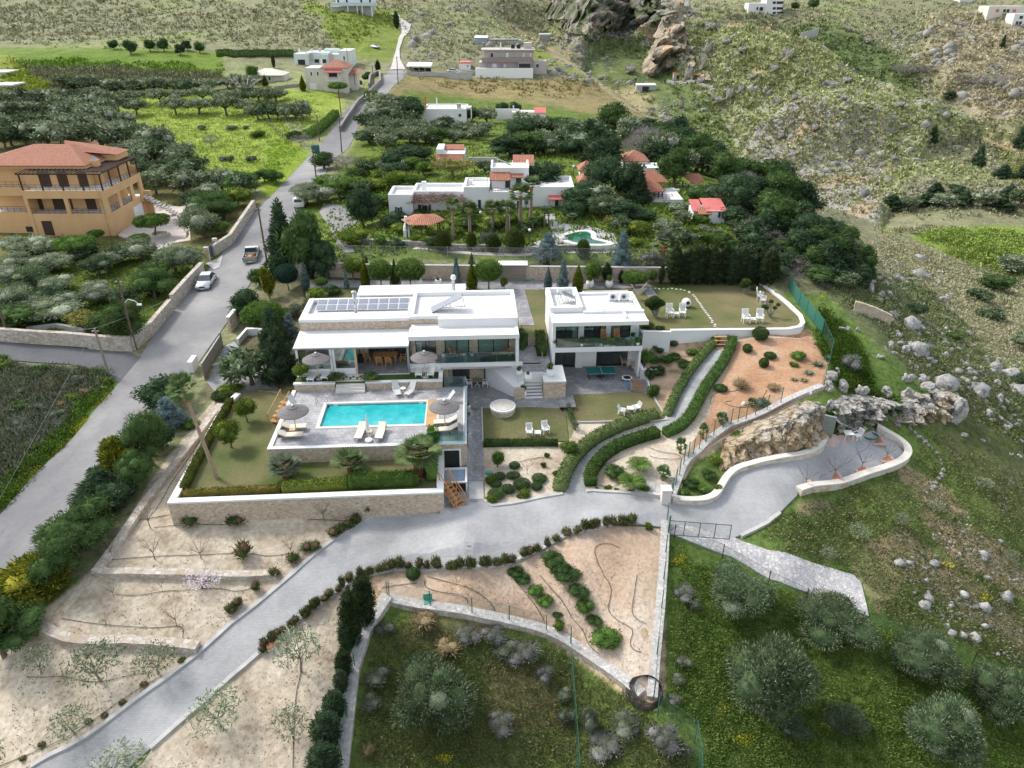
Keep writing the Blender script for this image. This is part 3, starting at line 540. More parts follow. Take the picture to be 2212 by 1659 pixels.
sheet('red_garden',[(1575,742),(1730,734),(1745,727),(1788,790),(1773,836),(1700,878),(1600,922),(1545,955),(1500,985),(1478,1000),(1500,950),(1530,900),(1545,850),(1575,790)],mn('brick_red_soil',[(.3,(.36,.2,.11)),(.5,(.5,.3,.18)),(.7,(.56,.4,.27))],.3,8,.95,.7,3,.1,sc2=4,amt2=.28),.075,.9,.1)
sheet('shrub_bed',[(1385,745),(1448,742),(1558,733),(1545,765),(1475,860),(1442,905),(1410,848),(1398,800)],mn('bed_soil',[(.35,(.16,.14,.08)),(.5,(.42,.3,.2)),(.65,(.5,.37,.26))],.5,7,.95,.6,3,.1),.05,.8,.2)
sheet('lawn',[(1040,884),(1207,883),(1222,900),(1228,955),(1043,957)],LAWNM,.09,.8,.2)
sheet('lawn',[(1236,854),(1406,852),(1441,907),(1240,912),(1225,882),(1243,868)],LAWNM,.09,.8,.2)
sheet('walkway',[(1010,880),(1040,882),(1043,957),(1046,1000),(1046,1084),(1010,1096),(953,1098),(955,1062),(985,1040),(1008,1010),(1011,960)],SLATE,.07,.6,.2)
sheet('concrete_patch',[(1013,1042),(1043,1042),(1046,1080),(1013,1080)],CONC,.09,.8,.1)
PE1=[(1218,1068),(1232,1030),(1245,1005),(1285,965),(1345,937),(1410,920),(1432,910),(1448,880),(1480,815),(1530,760),(1555,738)]
PE2=[(1266,1064),(1262,1035),(1280,1000),(1310,970),(1365,948),(1415,935),(1462,925),(1490,890),(1508,850),(1550,790),(1572,750),(1570,735)]
sheet('garden_path',PE1+PE2[::-1],PATHM,.1,.5,.25)
sheet('side_road_verge',[(0,735),(150,745),(200,750),(200,754),(150,752),(0,741)],LAWNG,.12,1,.1)
def platform(nm,pY,z,mt,ms,th=3.5,kd=True):
 mb=MB().prism([p[:2]for p in pY],z-th,z,1,0);o=mb.build(nm,[mt,ms]);return struct(o)if kd else o
platform('lawn_terrace',LAWN,.6,LAWNM,SN);platform('upper_lawn',UPLAWN,3.,LAWNM,WT,2.5);platform('upper_terrace',UPTER,2.985,LAWNM,SN,3.)
platform('paved_patio',PATIO,0.,SLATE,CONC,1.2)
def flat(nm,px,z,m,off=.012,th=.02):
 mb=MB().prism([P(u,v,z)[:2]for u,v in px]if len(px[0])==2 and px[0][0]>60 else px,z+off-th+.005,z+off);return struct(mb.build(nm,m))
flat('back_path',[(655,606),(1120,604),(1400,607),(1420,640),(1400,641),(1385,622),(1165,626),(1130,626),(900,622),(770,621),(660,622)],3.,SLATE,.02)
flat('back_path',[(1109,626.6),(1133,626.6),(1155,703),(1122,703)],3.,SLATE,.024)
flat('slate_slab',[(1209,880),(1206,853),(1237,853),(1245,881)],0,SLATE,.10,.12)
VC=dict(loc=(VO[0],VO[1],0),rz=radians(VO[2]));HC=dict(loc=(HO[0],HO[1],0),rz=radians(HO[2]))
def vgroup(nm,lb,cat,fr_=VC,**k):return em_(nm,fr_['loc'],fr_['rz'],lb,cat,**k)
def loc_struct(mb,nm,m,fr_=VC):
 o=mb.build(nm,m);o.location=fr_['loc'];o.rotation_euler=(0,0,fr_['rz']);return struct(o)
mb=MB().box(-10.3,2.55,-1.5,0,2.0,2.62);loc_struct(mb,'garden_strip',LAWNG)
x0,x1,y0,y1=-10.5,5.1,-11.2,-1.7;px0,px1,py0,py1=-7.03,1.6,-7.95,-4.2
mb=MB()
for a in((x0+.3,px0-.3,y0+.3,y1),(px1+1.15,x1-.25,y0+.3,y1),(px0-.3,px1+1.15,y0+.3,py0-.3),(px0-.3,px1+1.15,py1+.3,y1)):mb.box(*a,1.5,1.9)
loc_struct(mb,'pool_deck',DECKM)
mb=MB()
for a in((x0,x0+.28,y0,y1,-.6,1.93),(x0+.28,x1,y0,y0+.28,-.6,1.93),(x1-.24,x1,y0+.28,y1,-.9,1.93)):mb.box(*a,0)
t_=vgroup('pool_terrace_wall','stone clad retaining wall with white rim around the raised pool deck','wall');
mb.build('wall_face',SN,t_)
mb=MB()
for a in((x0-.03,x0+.31,y0-.03,y1),(x0+.31,x1+.03,y0-.03,y0+.31),(x1-.27,x1+.03,y0+.31,y1)):mb.box(*a,1.932,2.0)
mb.build('coping',WT,t_)
d_=MB();d_.box(3.15,4.65,y0-.06,y0-.005,-.75,1.5);dd=d_.build('door_frame',WT,t_);d_=MB();d_.box(3.3,4.5,y0-.09,y0-.062,-.6,1.38);kid('door_glass',d_.mesh('door_glass',BLACK),dd)
t_=vgroup('swimming_pool','long rectangular turquoise swimming pool with pale coping and a wooden strip','pool')
mb=MB()
for a in((px0-.3,px0,py0-.3,py1+.3),(px1,px1+.12,py0-.3,py1+.3),(px0,px1,py0-.3,py0),(px0,px1,py1,py1+.3),(px1+1.0,px1+1.15,py0-.3,py1+.3)):mb.box(*a,1.4,1.94)
mb.build('coping',mn('pale_coping',((.6,.57,.52),(.7,.67,.62)),2,4,.8),t_)
mb=MB().box(px1+.12,px1+1.0,py0,py1,1.5,1.93);mb.box(px1+.12,px1+1.0,py0-.3,py0,1.4,1.935);mb.box(px1+.12,px1+1.0,py1,py1+.3,1.4,1.935)
mb.build('wooden_cover',bkm('deck_boards',(.55,.33,.15),(.62,.4,.2),(.3,.16,.07),3.,.12,.01,noisec=.12),t_)
mb=MB().box(px0,px1,py0,py1,.3,.35);
for a in((px0-.04,px0,py0,py1),(px1,px1+.04,py0,py1),(px0,px1,py0-.04,py0),(px0,px1,py1,py1+.04)):mb.box(*a,.3,1.8)
mb.build('basin',bkm('pool_tiles',(.16,.62,.66),(.24,.72,.75),(.10,.5,.55),.5,.5,.02,0,.5,.5,.0,noisec=.25),t_)
mb=MB().box(px0,px0+.5,py0+.9,py1-.9,.35,1.35);mb.box(px0+.5,px0+1.0,py0+.9,py1-.9,.35,.95);mb.build('pool_steps',MT['pool_tiles'],t_)
mb=MB().add([(px0,py0,1.74),(px1,py0,1.74),(px1,py1,1.74),(px0,py1,1.74)],[(0,1,2,3)]);mb.build('water',PWAT,t_)
for x in(-6.3,1.1):
 mb=MB().box(x-.2,x+.2,py1-.04,py1-.005,1.66,1.86);mb.build('skimmer',WPL,t_)
t_=vgroup('pool_ladder','curved steel handrails of the turquoise pool','ladder')
for y in(-4.5,-4.0):
 mb=MB().tube([(-7.9,y,1.93),(-7.9,y,2.6),(-7.75,y,2.8),(-7.4,y,2.75),(-7.05,y,2.3),(-6.95,y,1.6)],.025,6);mb.build('rail',GREYM,t_)
for i in RG(3):mb=MB().box(-6.99,-6.85,-4.5,-4.0,1.7-i*.3,1.74-i*.3);mb.build('step',GREYM,t_)
t_=vgroup('glass_railing','clear glass screen along the right rim of the pool deck','railing')
for i,(a,b_)in EN([(-11.0,-7.9),(-7.85,-4.8),(-4.75,-1.8)]):
 mb=MB().box(4.96,4.985,a,b_,2.0,3.0);mb.build('glass_panel',BGLASS,t_)
mb=MB().box(1.9,4.95,-11.06,-11.035,2.0,3.0);mb.build('glass_panel',BGLASS,t_)
t_=vgroup('glass_railing','glass screen at the back right corner of the pool deck beside the house stairs','railing')
mb=MB().box(3.1,4.95,-1.72,-1.69,2.,3.);mb.build('glass_panel',BGLASS,t_)
t_=vgroup('garden_strip_wall','stone faced retaining wall between the pool deck and the strip of lawn','wall')
mb=MB().box(-10.3,-6.7,-1.75,-1.5,1.5,2.55,0);mb.box(-3.9,2.9,-1.75,-1.5,1.5,2.55,0);mb.box(2.62,2.9,-1.5,0,1.5,2.55,0);mb.build('wall_face',SN,t_)
mb=MB().box(-10.35,-6.65,-1.8,-1.45,2.552,2.68);mb.box(-3.95,2.95,-1.8,-1.45,2.552,2.68);mb.box(2.57,2.95,-1.45,.4,2.552,2.68);mb.box(-.1,2.57,0,.4,2.5,2.9);mb.build('coping',WT,t_)
t_=vgroup('deck_steps','broad pale stone steps from the pool deck to the garden strip','steps')
for i in RG(4):mb=MB().box(-6.6,-4.0,-2.35+i*.3,-1.2,1.85,2.08+i*.19);mb.build('step',MT['pale_coping'],t_)
mb=MB()
for i in RG(4):
 for j in RG(2):mb.box(-6.55+i*.62+.2*j,-6.1+i*.62+.2*j,-1.1+j*.5,-.75+j*.5,2.6,2.65)
loc_struct(mb,'stepping_slabs',MT['pale_coping'])
def wl(nm,pts,w,h,m,lb,cat='wall',cap=None,cm=None,**k):
 mb=wall(pts,w,h,cap=cap,**k);return one(mb,nm,[m,cm or m],lb,cat)
XY=lambda px,z=None:[(P(u,v,z)if z is not None else G(u,v))[:2]for u,v in px]
wl('lawn_terrace_wall',XY([(515,852),(486,878),(455,935),(372.5,1084.5),(951,1062),(952,985)],.8),.5,.3,SN,'long stone wall with broad white coping holding up the lawn below the pool','wall',cap=(.04,.14),cm=WT,top=.95,base=-1.8,zf=lambda x,y:.6)
wl('upper_lawn_wall',[p[:2]for p in UPLAWN[1:9]],.35,.25,WT,'curved white parapet wall around the upper lawn','wall',zf=lambda x,y:3.,base=-2.2,cap=(.06,.1),cm=WT)
wl('white_garden_wall',XY([(1387,744),(1446,745)],2.),.25,1.6,WT,'short white plastered wall joining the right white house to the upper lawn wall','wall',cap=(.05,.08),cm=WT,zf=lambda x,y:1.9,base=-1.5)
wl('patio_corner_wall',[HW(8.9,2.0),HW(8.9,-.4),HW(10.3,-.4)],.25,1.05,WT,'low white L-shaped wall at the right end of the ping-pong patio','wall',zf=lambda x,y:0)
wl('garden_edge',XY([(1406,851),(1396,815),(1388,788)]),.15,.12,WT,'thin white edging at the right side of the patio','edging')
wl('lawn_edge',XY([(1240,914),(1442,909),(1407,850)]),.15,.2,CONC,'thin pale kerb around the right-hand lower lawn','edging')
wl('lawn_edge',XY([(1041,883),(1043,958)]),.12,.22,CONC,'thin pale kerb along the left side of the small lower lawn','edging')
BW=[P(u,v,3.)[:2]for u,v in[(640,594),(800,600),(1080,604),(1300,606),(1462,608),(1600,606)]]
wl('boundary_wall',BW,.4,1.75,SN,'long stone boundary wall behind the back path and its row of clipped trees','wall',cap=(.06,.08),cm=CONC,zf=lambda x,y:3.,base=-1)
def fence(nm,pts,h,lb,net,post,gap=2.6,cat='fence',pw=.035,zf=None,topb=True,lean=None):
 zf=zf or(lambda x,y:gz(ZW,x,y));c=pts[len(pts)//2];e=em_(nm,(c[0],c[1],zf(*c[:2])),0,lb,cat);cx,cy,cz=e.location
 mb=MB();pp=[]
 for i in RG(len(pts)-1):
  a,b_=pts[i],pts[i+1];d=hypot(b_[0]-a[0],b_[1]-a[1]);k=max(1,int(round(d/gap)))
  for s_ in RG(k):pp.append((a[0]+(b_[0]-a[0])*s_/k,a[1]+(b_[1]-a[1])*s_/k))
 pp.append(pts[-1][:2]);pp=pp[:100]
 for i in RG(len(pp)-1):
  (ax,ay),(bx,by)=pp[i],pp[i+1];za,zb=zf(ax,ay),zf(bx,by)
  mb.add([(ax-cx,ay-cy,za-cz),(bx-cx,by-cy,zb-cz),(bx-cx,by-cy,zb-cz+h),(ax-cx,ay-cy,za-cz+h)],[(0,1,2,3)])
 mb.build('wire_mesh',net,e)
 pm=MB().tube([(0,0,-.3),(0,0,h+.08)],pw,6).mesh('post',post)
 for x,y in pp:kid('post',pm,e,(x-cx,y-cy,zf(x,y)-cz))
 if topb:
  tb=MB()
  for i in RG(len(pp)-1):
   (ax,ay),(bx,by)=pp[i],pp[i+1];tb.tube([(ax-cx,ay-cy,zf(ax,ay)-cz+h),(bx-cx,by-cy,zf(bx,by)-cz+h)],.012,4)
  tb.build('top_wire',post,e)
 return e
fence('wire_fence',[(x,y+.9)for x,y in BW],1.9,'grey wire mesh fence on posts above the stone boundary wall',NETW,GREYM,3.4,zf=lambda x,y:4.75)
fence('mesh_screen',XY([(1702,622),(1725,660),(1775,722)]),1.6,'dark green netting screen beyond the curved white parapet',NETG,GREENM,2)
fence('wire_fence',XY([(1775,722),(1795,765),(1778,838)]),1.5,'low green wire fence at the outer end of the red soil garden',NETF,GREENM,2)
RW=smo(XY([(1448,1085),(1462,1045),(1480,1000),(1502,985),(1530,955),(1570,925),(1600,915),(1640,900),(1700,868),(1774,838)]),1)
wl('retaining_wall',RW,.55,.35,RB,'curving pale rubble wall along the edge of the red soil garden','wall',cap=(.05,.1),cm=PB,base=-1.8,step=1)
fence('wire_fence',RW[:-3],1.5,'green mesh fence standing on the curving rubble wall above the plaza',NETF,GREENM,2.2,zf=lambda x,y:gz(ZW,x,y)+.3)
PW=smo(XY([(1724,1066),(1780,1053),(1840,1040),(1915,1018),(1952,1000),(1962,980),(1945,958),(1910,938),(1893,928)]),2)
wl('plaza_wall',PW,.55,.55,BIGSTONE,'rounded pale stone parapet wall around the plaza with small bare trees','wall',cap=(.1,.12),cm=mn('cream_coping',((.6,.56,.49),(.7,.66,.6)),2,4,.85),base=-2.5)
wl('plaza_edge_wall',smo(XY([(1452,1084),(1480,1088),(1516,1088),(1545,1078),(1560,1050),(1575,1029),(1600,1014),(1660,1000),(1720,993),(1768,977),(1780,952)]),2),.5,.5,BIGSTONE,'low pale stone kerb wall below the cliff along the plaza','wall',cap=(.06,.08),cm=MT['cream_coping'])
wl('stone_wall',XY([(736,1690),(752,1560),(765,1450),(790,1370),(838,1296)]),.75,.5,RB,'grey stone wall between the cypress row and the olive hollow','wall',cap=(.05,.12),cm=PB,base=-2.5)
wl('stone_wall',smo(XY([(838,1297),(930,1315),(1020,1330),(1100,1345),(1180,1365),(1240,1395),(1310,1445),(1385,1505)]),1),.7,.35,RB,'long stone retaining wall with pebble top below the reddish garden','wall',cap=(.05,.1),cm=PB,base=-2.2)
wl('stone_wall',XY([(1437,1130),(1434,1200),(1425,1320),(1415,1420),(1408,1512)]),.6,.3,RB,'straight pebble topped wall from the gate down to the coiled hose','wall',cap=(.05,.1),cm=PB,base=-1.5)
FZ=lambda x,y:gz(ZW,x,y)+.3
fence('wire_fence',XY([(842,1297),(930,1316),(1020,1331),(1100,1347),(1180,1368)]),1.3,'green wire fence on the wall below the reddish garden',NETF,GREENM,2.6,zf=FZ)
fence('wire_fence',XY([(838,1296),(790,1372),(768,1450),(752,1560),(740,1650)]),1.3,'green wire fence on the wall beside the cypress row',NETF,GREENM,2.6,zf=FZ)
fence('wire_fence',XY([(1440,1130),(1437,1200),(1428,1320),(1418,1420),(1411,1512)]),1.5,'green wire fence on the straight wall below the gate',NETF,GREENM,2.6,zf=FZ)
fence('wire_fence',XY([(1232,1400),(1235,1480),(1242,1570),(1248,1659),(1250,1690)]),1.9,'green wire fence with white braces running down from the long stone wall',NETF,GREENM,3.)
fence('wire_fence',XY([(1420,1545),(1500,1605),(1508,1660),(1510,1700)]),1.9,'green wire fence below the coiled hose',NETF,GREENM,3.2)
fence('wire_fence',XY([(1456,1162),(1560,1205),(1659,1262),(1740,1300),(1860,1350),(1990,1385),(2100,1435),(2212,1480),(2280,1510)]),1.2,'dark wire fence along the lower side of the flagstone ramp and olive grove',NETF,DARKM,4.5)
fence('wire_fence',XY([(395,325),(480,400),(553,415)]),1.3,'wire fence along the left edge of the bright meadow',NETF,GREENM,4)
fence('wire_fence',XY([(551,242),(600,290),(620,310)]),1.6,'dark slatted fence across the bright meadow by the road',NETF,DARKM,2)
wl('garden_wall',XY([(760,525),(900,533),(1050,540),(1180,545),(1260,540)]),.5,.7,GREYSTONE,'grey fieldstone wall at the front of the neighbouring garden')
wl('road_wall',XY([(288,757),(330,723),(372,672)]),.5,1.5,RB,'pale rubble wall along the road below the corner olive garden, lower stretch','wall',base=-1)
wl('road_wall',XY([(376,666),(405,632),(440,594)]),.5,1.7,RB,'pale rubble wall along the road beside the silver car','wall',base=-1)
wl('road_wall',XY([(462,553),(500,528),(550,452)]),.5,1.5,RB,'pale rubble wall along the road beyond the villa gate','wall',base=-1)
wl('road_wall',XY([(-40,737),(0,738),(150,747),(288,757)]),.5,1.55,RB,'pale rubble wall along the narrow side road','wall',base=-1)
wl('garden_wall',XY([(60,715),(125,708),(185,720)]),.3,.5,CONC,'low concrete wall inside the corner olive garden')
wl('roadside_wall',XY([(525,685),(498,718)]),.3,1.8,SN,'stone wall with white top beside the sliding gate','wall',cap=(.1,.12),cm=WT,base=-1)
wl('roadside_wall',XY([(425,790),(414,806)]),.5,1.2,WT,'short white pier at the lower end of the sliding gate','wall',base=-1)
wl('roadside_wall',XY([(350,905),(300,970),(200,1102),(178,1135)]),.25,.7,WT,'low white wall along the main road half hidden by the conifers','wall')
wl('roadside_wall',XY([(600,590),(575,608)]),.4,1.3,WT,'white wall at the top entrance from the road')
wl('terrace_wall',smo(XY([(478,880),(440,930),(395,990),(340,1060),(290,1130),(230,1215),(208,1245),(300,1242),(420,1246),(520,1250),(600,1245)]),1),.6,.45,RB,'dry stone wall curving round the upper sand garden','wall',base=-.8)
wl('terrace_wall',smo(XY([(80,1352),(130,1385),(200,1395),(300,1390),(430,1405)]),1),.7,.5,RB,'dry stone terrace wall across the lower sand garden','wall',base=-.9)
wl('field_wall',XY([(798,190),(800,170),(820,160),(822,182),(775,225),(735,285)]),.5,1.3,GREYSTONE,'grey stone wall along the far road before the red roofed house')
wl('field_wall',XY([(593,194),(760,198)]),.4,.9,GREYSTONE,'grey stone wall below the red roofed house')
wl('field_wall',XY([(1440,178),(1540,190)]),.4,1.3,CONC,'long grey block wall by the hillside shed')
wl('plot_wall',XY([(878,158),(1020,160),(1180,160)]),.5,1.2,CONC,'pale retaining wall under the grey two storey house')
wl('slope_wall',XY([(1843,672),(1922,703)]),.4,1.2,SN,'short stone wall on the slope right of the netting screen')
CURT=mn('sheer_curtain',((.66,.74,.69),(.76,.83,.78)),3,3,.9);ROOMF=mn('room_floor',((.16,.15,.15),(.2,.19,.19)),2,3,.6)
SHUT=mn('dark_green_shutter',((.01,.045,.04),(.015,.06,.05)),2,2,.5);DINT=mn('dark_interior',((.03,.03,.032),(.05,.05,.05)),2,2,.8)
def B(par,nm,mat,*boxes,**k):
 mb=MB()
 for b_ in boxes:mb.box(*b_)
 return kid(nm,mb.mesh(nm,mat),par)
def window(par,x0,x1,y,z0,z1,frame=DARKM,n=2,curt=(),nm='window',glass=GLASS,back=None):
 f=.06;bs=[(x0,x1,y,y+.1,z0,z0+f),(x0,x1,y,y+.1,z1-f,z1)]
 for i in RG(n+1):
  xx=x0+(x1-x0-f)*i/n;bs.append((xx,xx+f,y,y+.1,z0+f,z1-f))
 w=B(par,nm,frame,*bs);B(w,'pane',glass,(x0+f,x1-f,y+.04,y+.055,z0+f,z1-f))
 for a,b_ in curt:
  mb=MB();k=int((b_-a)*9)+2;
  for i in RG(k):
   xa=a+(b_-a)*i/k;xb=a+(b_-a)*(i+1)/k;mb.box(xa,xb,y+.12+.03*(i%2),y+.14+.03*(i%2),z0+.05,z1-.05)
  kid('curtain',mb.mesh('curtain',CURT),w)
 return w
V=vgroup('villa','long flat roofed villa with stone clad walls and a white canopy behind the turquoise pool','house')
zt=2.65
B(V,'floor',SLATE,(-10.3,-.1,-.15,8.4,2.2,zt),(0,2.8,.45,2.1,2.95,3.3),(2.8,9.66,.45,2.1,2.95,3.302))
B(V,'slab_edge',WT,(2.75,9.68,.3,.45,2.9,3.32),(-.1,2.75,.3,.45,2.7,3.32),(-10.3,-.1,-.3,-.15,2.3,2.64))
B(V,'room_floor',ROOMF,(0,9.66,2.1,8.9,3.0,3.305),(3.3,9.6,2.7,8.9,0,.02))
B(V,'stone_wall',SN,(-10.3,-4.2,3.2,3.5,zt,6.45),(-4.2,-.3,3.2,3.5,5.0,6.45),(-.3,0,3.2,3.5,zt,6.45),(-10.3,-10.0,3.5,8.5,0,6.45),(0.02,.38,2.1,2.5,3.3,5.85),(2.3,3.1,2.1,2.5,3.31,5.85),(5.4,6.2,2.1,2.5,3.31,5.85),(9.15,9.64,2.1,2.5,3.31,5.85),(5.35,6.75,2.6,3.0,0,2.95),(2.95,3.35,.6,3.,0,2.9),(.0,2.6,2.85,3.15,6.25,6.72),(3.35,3.7,2.65,3.,0,2.95))
B(V,'white_wall',WT,(9.66,9.95,.0,9.2,3.0,6.25),(9.66,9.95,2.5,9.2,0,3.0),(9.3,9.66,2.62,3.,0,2.95),(-5.8,5.1,11.7,12,2,6.5),(-5.8,-5.5,9.2,11.7,2,6.5),(4.8,5.1,9.2,11.7,2,6.5),(0,9.66,8.9,9.2,0,6.25),(-10.3,-.0,8.2,8.5,0,6.4),(0,.1,3.2,8.9,0,6.2))
B(V,'roof',WROOF,(-10.0,-.35,3.55,8.2,6.1,6.3),(0,9.66,0,2.04,5.87,6.2),(.05,9.6,2.9,9.15,6.3,6.6),(-5.8,5.1,9.3,12.0,6.5,6.66))
B(V,'parapet',WT,(-10.32,-.1,3.17,4.6,6.452,6.72),(-10.32,-9.8,4.6,8.52,6.402,6.72),(-9.8,-.1,8.1,8.52,6.402,6.72),(-.35,-.03,4.6,8.1,6.3,6.72),(-.03,9.98,-.03,.0,5.85,6.25),(0.,.25,0,2.04,6.2,6.26),(9.66,9.95,0,2.04,6.25,6.26),(0,9.66,0,.2,6.2,6.255),(-.05,2.6,2.8,3.3,6.73,7.02),(2.6,9.95,2.04,2.5,6.2,7.02),(-.05,.3,3.3,9.2,6.3,7.0),(9.6,9.96,2.5,9.2,6.25,7.0),(.3,9.6,8.85,9.22,6.25,7.0))
B(V,'ceiling',WT,(0.1,9.6,2.1,8.9,5.86,6.2),(2.8,9.6,.5,8.8,2.6,2.9),(-10,-.35,3.5,8.2,5.9,6.1))
window(V,.38,2.3,2.2,3.32,5.84,curt=[(.45,.95)]);window(V,3.1,5.4,2.2,3.32,5.84,curt=[(3.2,5.3)]);window(V,6.2,9.15,2.2,3.32,5.84,curt=[(6.3,9.05)])
window(V,3.7,5.35,2.7,.05,2.9);window(V,6.75,9.3,2.7,.05,2.9,curt=[(8.5,9.25)]);window(V,-4.2,-.3,3.25,zt+.1,5.,n=3)
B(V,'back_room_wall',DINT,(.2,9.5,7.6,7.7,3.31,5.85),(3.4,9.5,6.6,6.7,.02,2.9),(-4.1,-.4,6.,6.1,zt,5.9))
cz=lambda x,y:5.40+.07*(y+.1)
mb=MB().prism([(-10.35,-.1),(-.05,-.1),(-.05,3.16),(-10.35,3.16)],lambda x,y:cz(x,y)-.07,cz);mb.build('canopy',WROOF,V)
B(V,'gutter',GREYM,(-10.38,-.02,-.2,-.103,5.26,5.38));
for a,m_ in((-10.2,WT),(-7.2,WT),(-6.95,WT),(-5.0,PWOOD),(-.25,GREYM)):B(V,'post',m_,(a,a+.2,-.1,.08,zt,5.32))
B(V,'sill',WT,(-10.0,-7.22,-.08,.06,zt,3.25),(-6.75,-5.0,-.08,.06,zt,3.25))
for a,b_ in((-10.0,-7.22),(-6.75,-5.0)):
 B(V,'glass_panel',GLASS,(a,b_,-.02,0.,3.25,5.25));B(V,'panel_frame',WT,(a,b_,-.05,.03,5.2,5.32))
B(V,'glass_panel',GLASS,(-10.12,-10.1,.1,3.2,3.2,5.2));B(V,'awning_cassette',MT['pale_coping'],(3.7,9.3,.5,.75,2.6,2.88))
rl=vgroup('glass_railing','long clear glass railing along the balcony of the villa','railing')
for i in RG(4):B(rl,'glass_panel',BGLASS,(2.85+i*1.7,4.5+i*1.7,.36,.375,3.33,4.3))
B(rl,'top_rail',GREYM,(2.85,9.65,.35,.385,4.3,4.33));
Hh=vgroup('white_house','white cube shaped two storey house with glass balcony right of the villa','house',HC)
B(Hh,'wall',WT,(0,.3,0,7.3,0,6.0),(8.4,8.7,1.9,6.6,0,6.0),(.3,8.4,6.9,7.2,0,6.2),(2.75,3.3,1.9,2.3,3.4,5.85),(5.45,5.95,1.9,2.3,3.4,5.85),(7.9,8.4,1.9,2.3,3.4,5.85),(.3,.5,2.6,2.9,0,2.95),(2.65,3.4,2.3,2.9,0,2.95),(3.4,4.8,2.6,2.9,0,2.95),(8.0,8.4,2.6,2.9,0,2.95),(8.5,8.7,.1,1.9,0,2.9))
B(Hh,'wall_fin',WT,(-.06,-.003,.7,1.0,0,6.0),(-.06,-.003,1.6,1.9,0,6.0),(-.06,-.003,2.6,2.9,0,6.0))
B(Hh,'balcony_slab',WT,(.3,8.75,-.02,.15,2.9,3.4),(.3,8.5,.15,6.9,2.95,3.2));B(Hh,'balcony_floor',MT['stamped_slate'],(.3,8.7,.15,1.9,3.2,3.402));B(Hh,'room_floor',ROOMF,(.3,8.4,1.9,6.9,3.2,3.41),(.3,8.4,2.9,6.9,0,.02))
B(Hh,'roof',WROOF,(-.05,9.0,-.45,1.9,5.85,6.18),(.35,8.35,2.35,6.9,5.9,6.2))
B(Hh,'parapet',WT,(-.08,9.03,-.48,-.2,5.83,6.22),(-.08,.3,-.2,2.0,6.0,6.22),(-.05,.35,2.0,7.3,6.002,6.75),(.35,2.7,2.0,2.5,6.0,6.7),(2.7,3.1,2.0,7.3,6.0,6.75),(.35,2.7,6.9,7.3,6.2,6.75),(3.1,9.0,1.6,1.95,6.18,6.42),(8.45,8.85,1.95,6.6,6.0,6.42),(3.1,8.45,6.3,6.65,6.2,6.42),(6.9,7.1,.3,1.6,6.18,6.4))
window(Hh,.3,2.75,2.0,3.42,5.84,curt=[(2.2,2.7)]);window(Hh,3.3,5.45,2.0,3.42,5.84,curt=[(5.0,5.4)]);window(Hh,5.95,7.9,2.0,3.42,5.84,curt=[(6.0,6.9)])
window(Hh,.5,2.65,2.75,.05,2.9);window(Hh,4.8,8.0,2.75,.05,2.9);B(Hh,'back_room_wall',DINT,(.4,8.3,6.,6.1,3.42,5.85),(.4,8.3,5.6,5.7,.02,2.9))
rl=vgroup('glass_railing','greenish glass railing around the balcony of the cube house','railing',HC)
for i in RG(4):B(rl,'glass_panel',BGLASS,(.35+i*2.07,2.38+i*2.07,.0,.015,3.41,4.4))
B(rl,'glass_panel',BGLASS,(8.66,8.675,.05,1.85,3.41,4.6))
pg=vgroup('awning_frame','pale folded awning frame lying behind the roof of the cube house','awning',HC)
B(pg,'frame',MT['pale_coping'],(4.1,8.9,7.0,7.1,5.4,5.52),(4.1,8.9,9.2,9.3,5.4,5.52),(4.1,4.2,7.1,9.2,5.4,5.52),(8.8,8.9,7.1,9.2,5.4,5.52));B(pg,'fabric',mn('pale_blue_fabric',((.5,.56,.58),(.58,.63,.64)),2,3,.9),(4.2,8.8,7.1,9.2,5.36,5.4));
for x in(4.15,8.85):B(pg,'post',WT,(x-.05,x+.05,9.2,9.3,3,5.4))
st=vgroup('garden_stairs','white and grey stairs climbing between the two white houses, lower flight','stairs')
sx0,sx1=VW(9.9,0)[0],0
LS=[P(1135,861,0),P(1173,861,0)]
def stairs(px_l,px_r,z0,z1,n,run,lb,mw=WT,mt=SLATE,rz=3):
 a=P(*px_l,z0);b_=P(*px_r,z0);w=hypot(b_[0]-a[0],b_[1]-a[1]);e=em_('garden_stairs',a,radians(rz),lb,'stairs')
 for i in RG(n):
  h=(z1-z0)*(i+1)/n;B(e,'step',mw,(0,w,i*run,(i+1)*run+.02,-.2 if i==0 else h-(z1-z0)/n-.1,h-.03));B(e,'tread',mt,(0.02,w-.02,i*run+.08,(i+1)*run+.03,h-.03,h))
 return e,w
bpy.data.objects.remove(st)
e,w=stairs((1134,861),(1173,861),0,2.1,11,.29,'straight flight of white edged stairs between the two white houses')
B(e,'side_wall',SN,(-1.0,-.05,-.1,.25,-.3,1.1),(w+.05,w+2.1,-.1,3.2,-.3,1.7));B(e,'side_cap',WT,(w+.03,w+2.12,-.12,3.2,1.7,1.8),(w+.02,w+.2,-.1,3.2,1.8,1.84))
mb=MB().add([(-1.0,.26,-.3),(-.05,.26,-.3),(-.05,3.2,-.3),(-3.6,3.0,-.3),(-1.0,.26,1.1),(-.05,.26,1.1),(-.05,3.2,2.3),(-3.6,3.0,2.3)],[(3,2,1,0),(4,5,6,7),(0,1,5,4),(1,2,6,5),(2,3,7,6),(3,0,4,7)]);mb.build('ramp_wall',WT,e)
for x in(-.02,w+.15):
 mb=MB().tube([(x,.1,.2),(x,.1,1.2),(x,3.2,3.2),(x,3.2,2.0)],.025,6);mb.build('handrail',GREYM,e)
MIDP=[P(u,v,2.1)[:2]for u,v in[(1133,819),(1170,819),(1190,770),(1165,728),(1130,728)]]
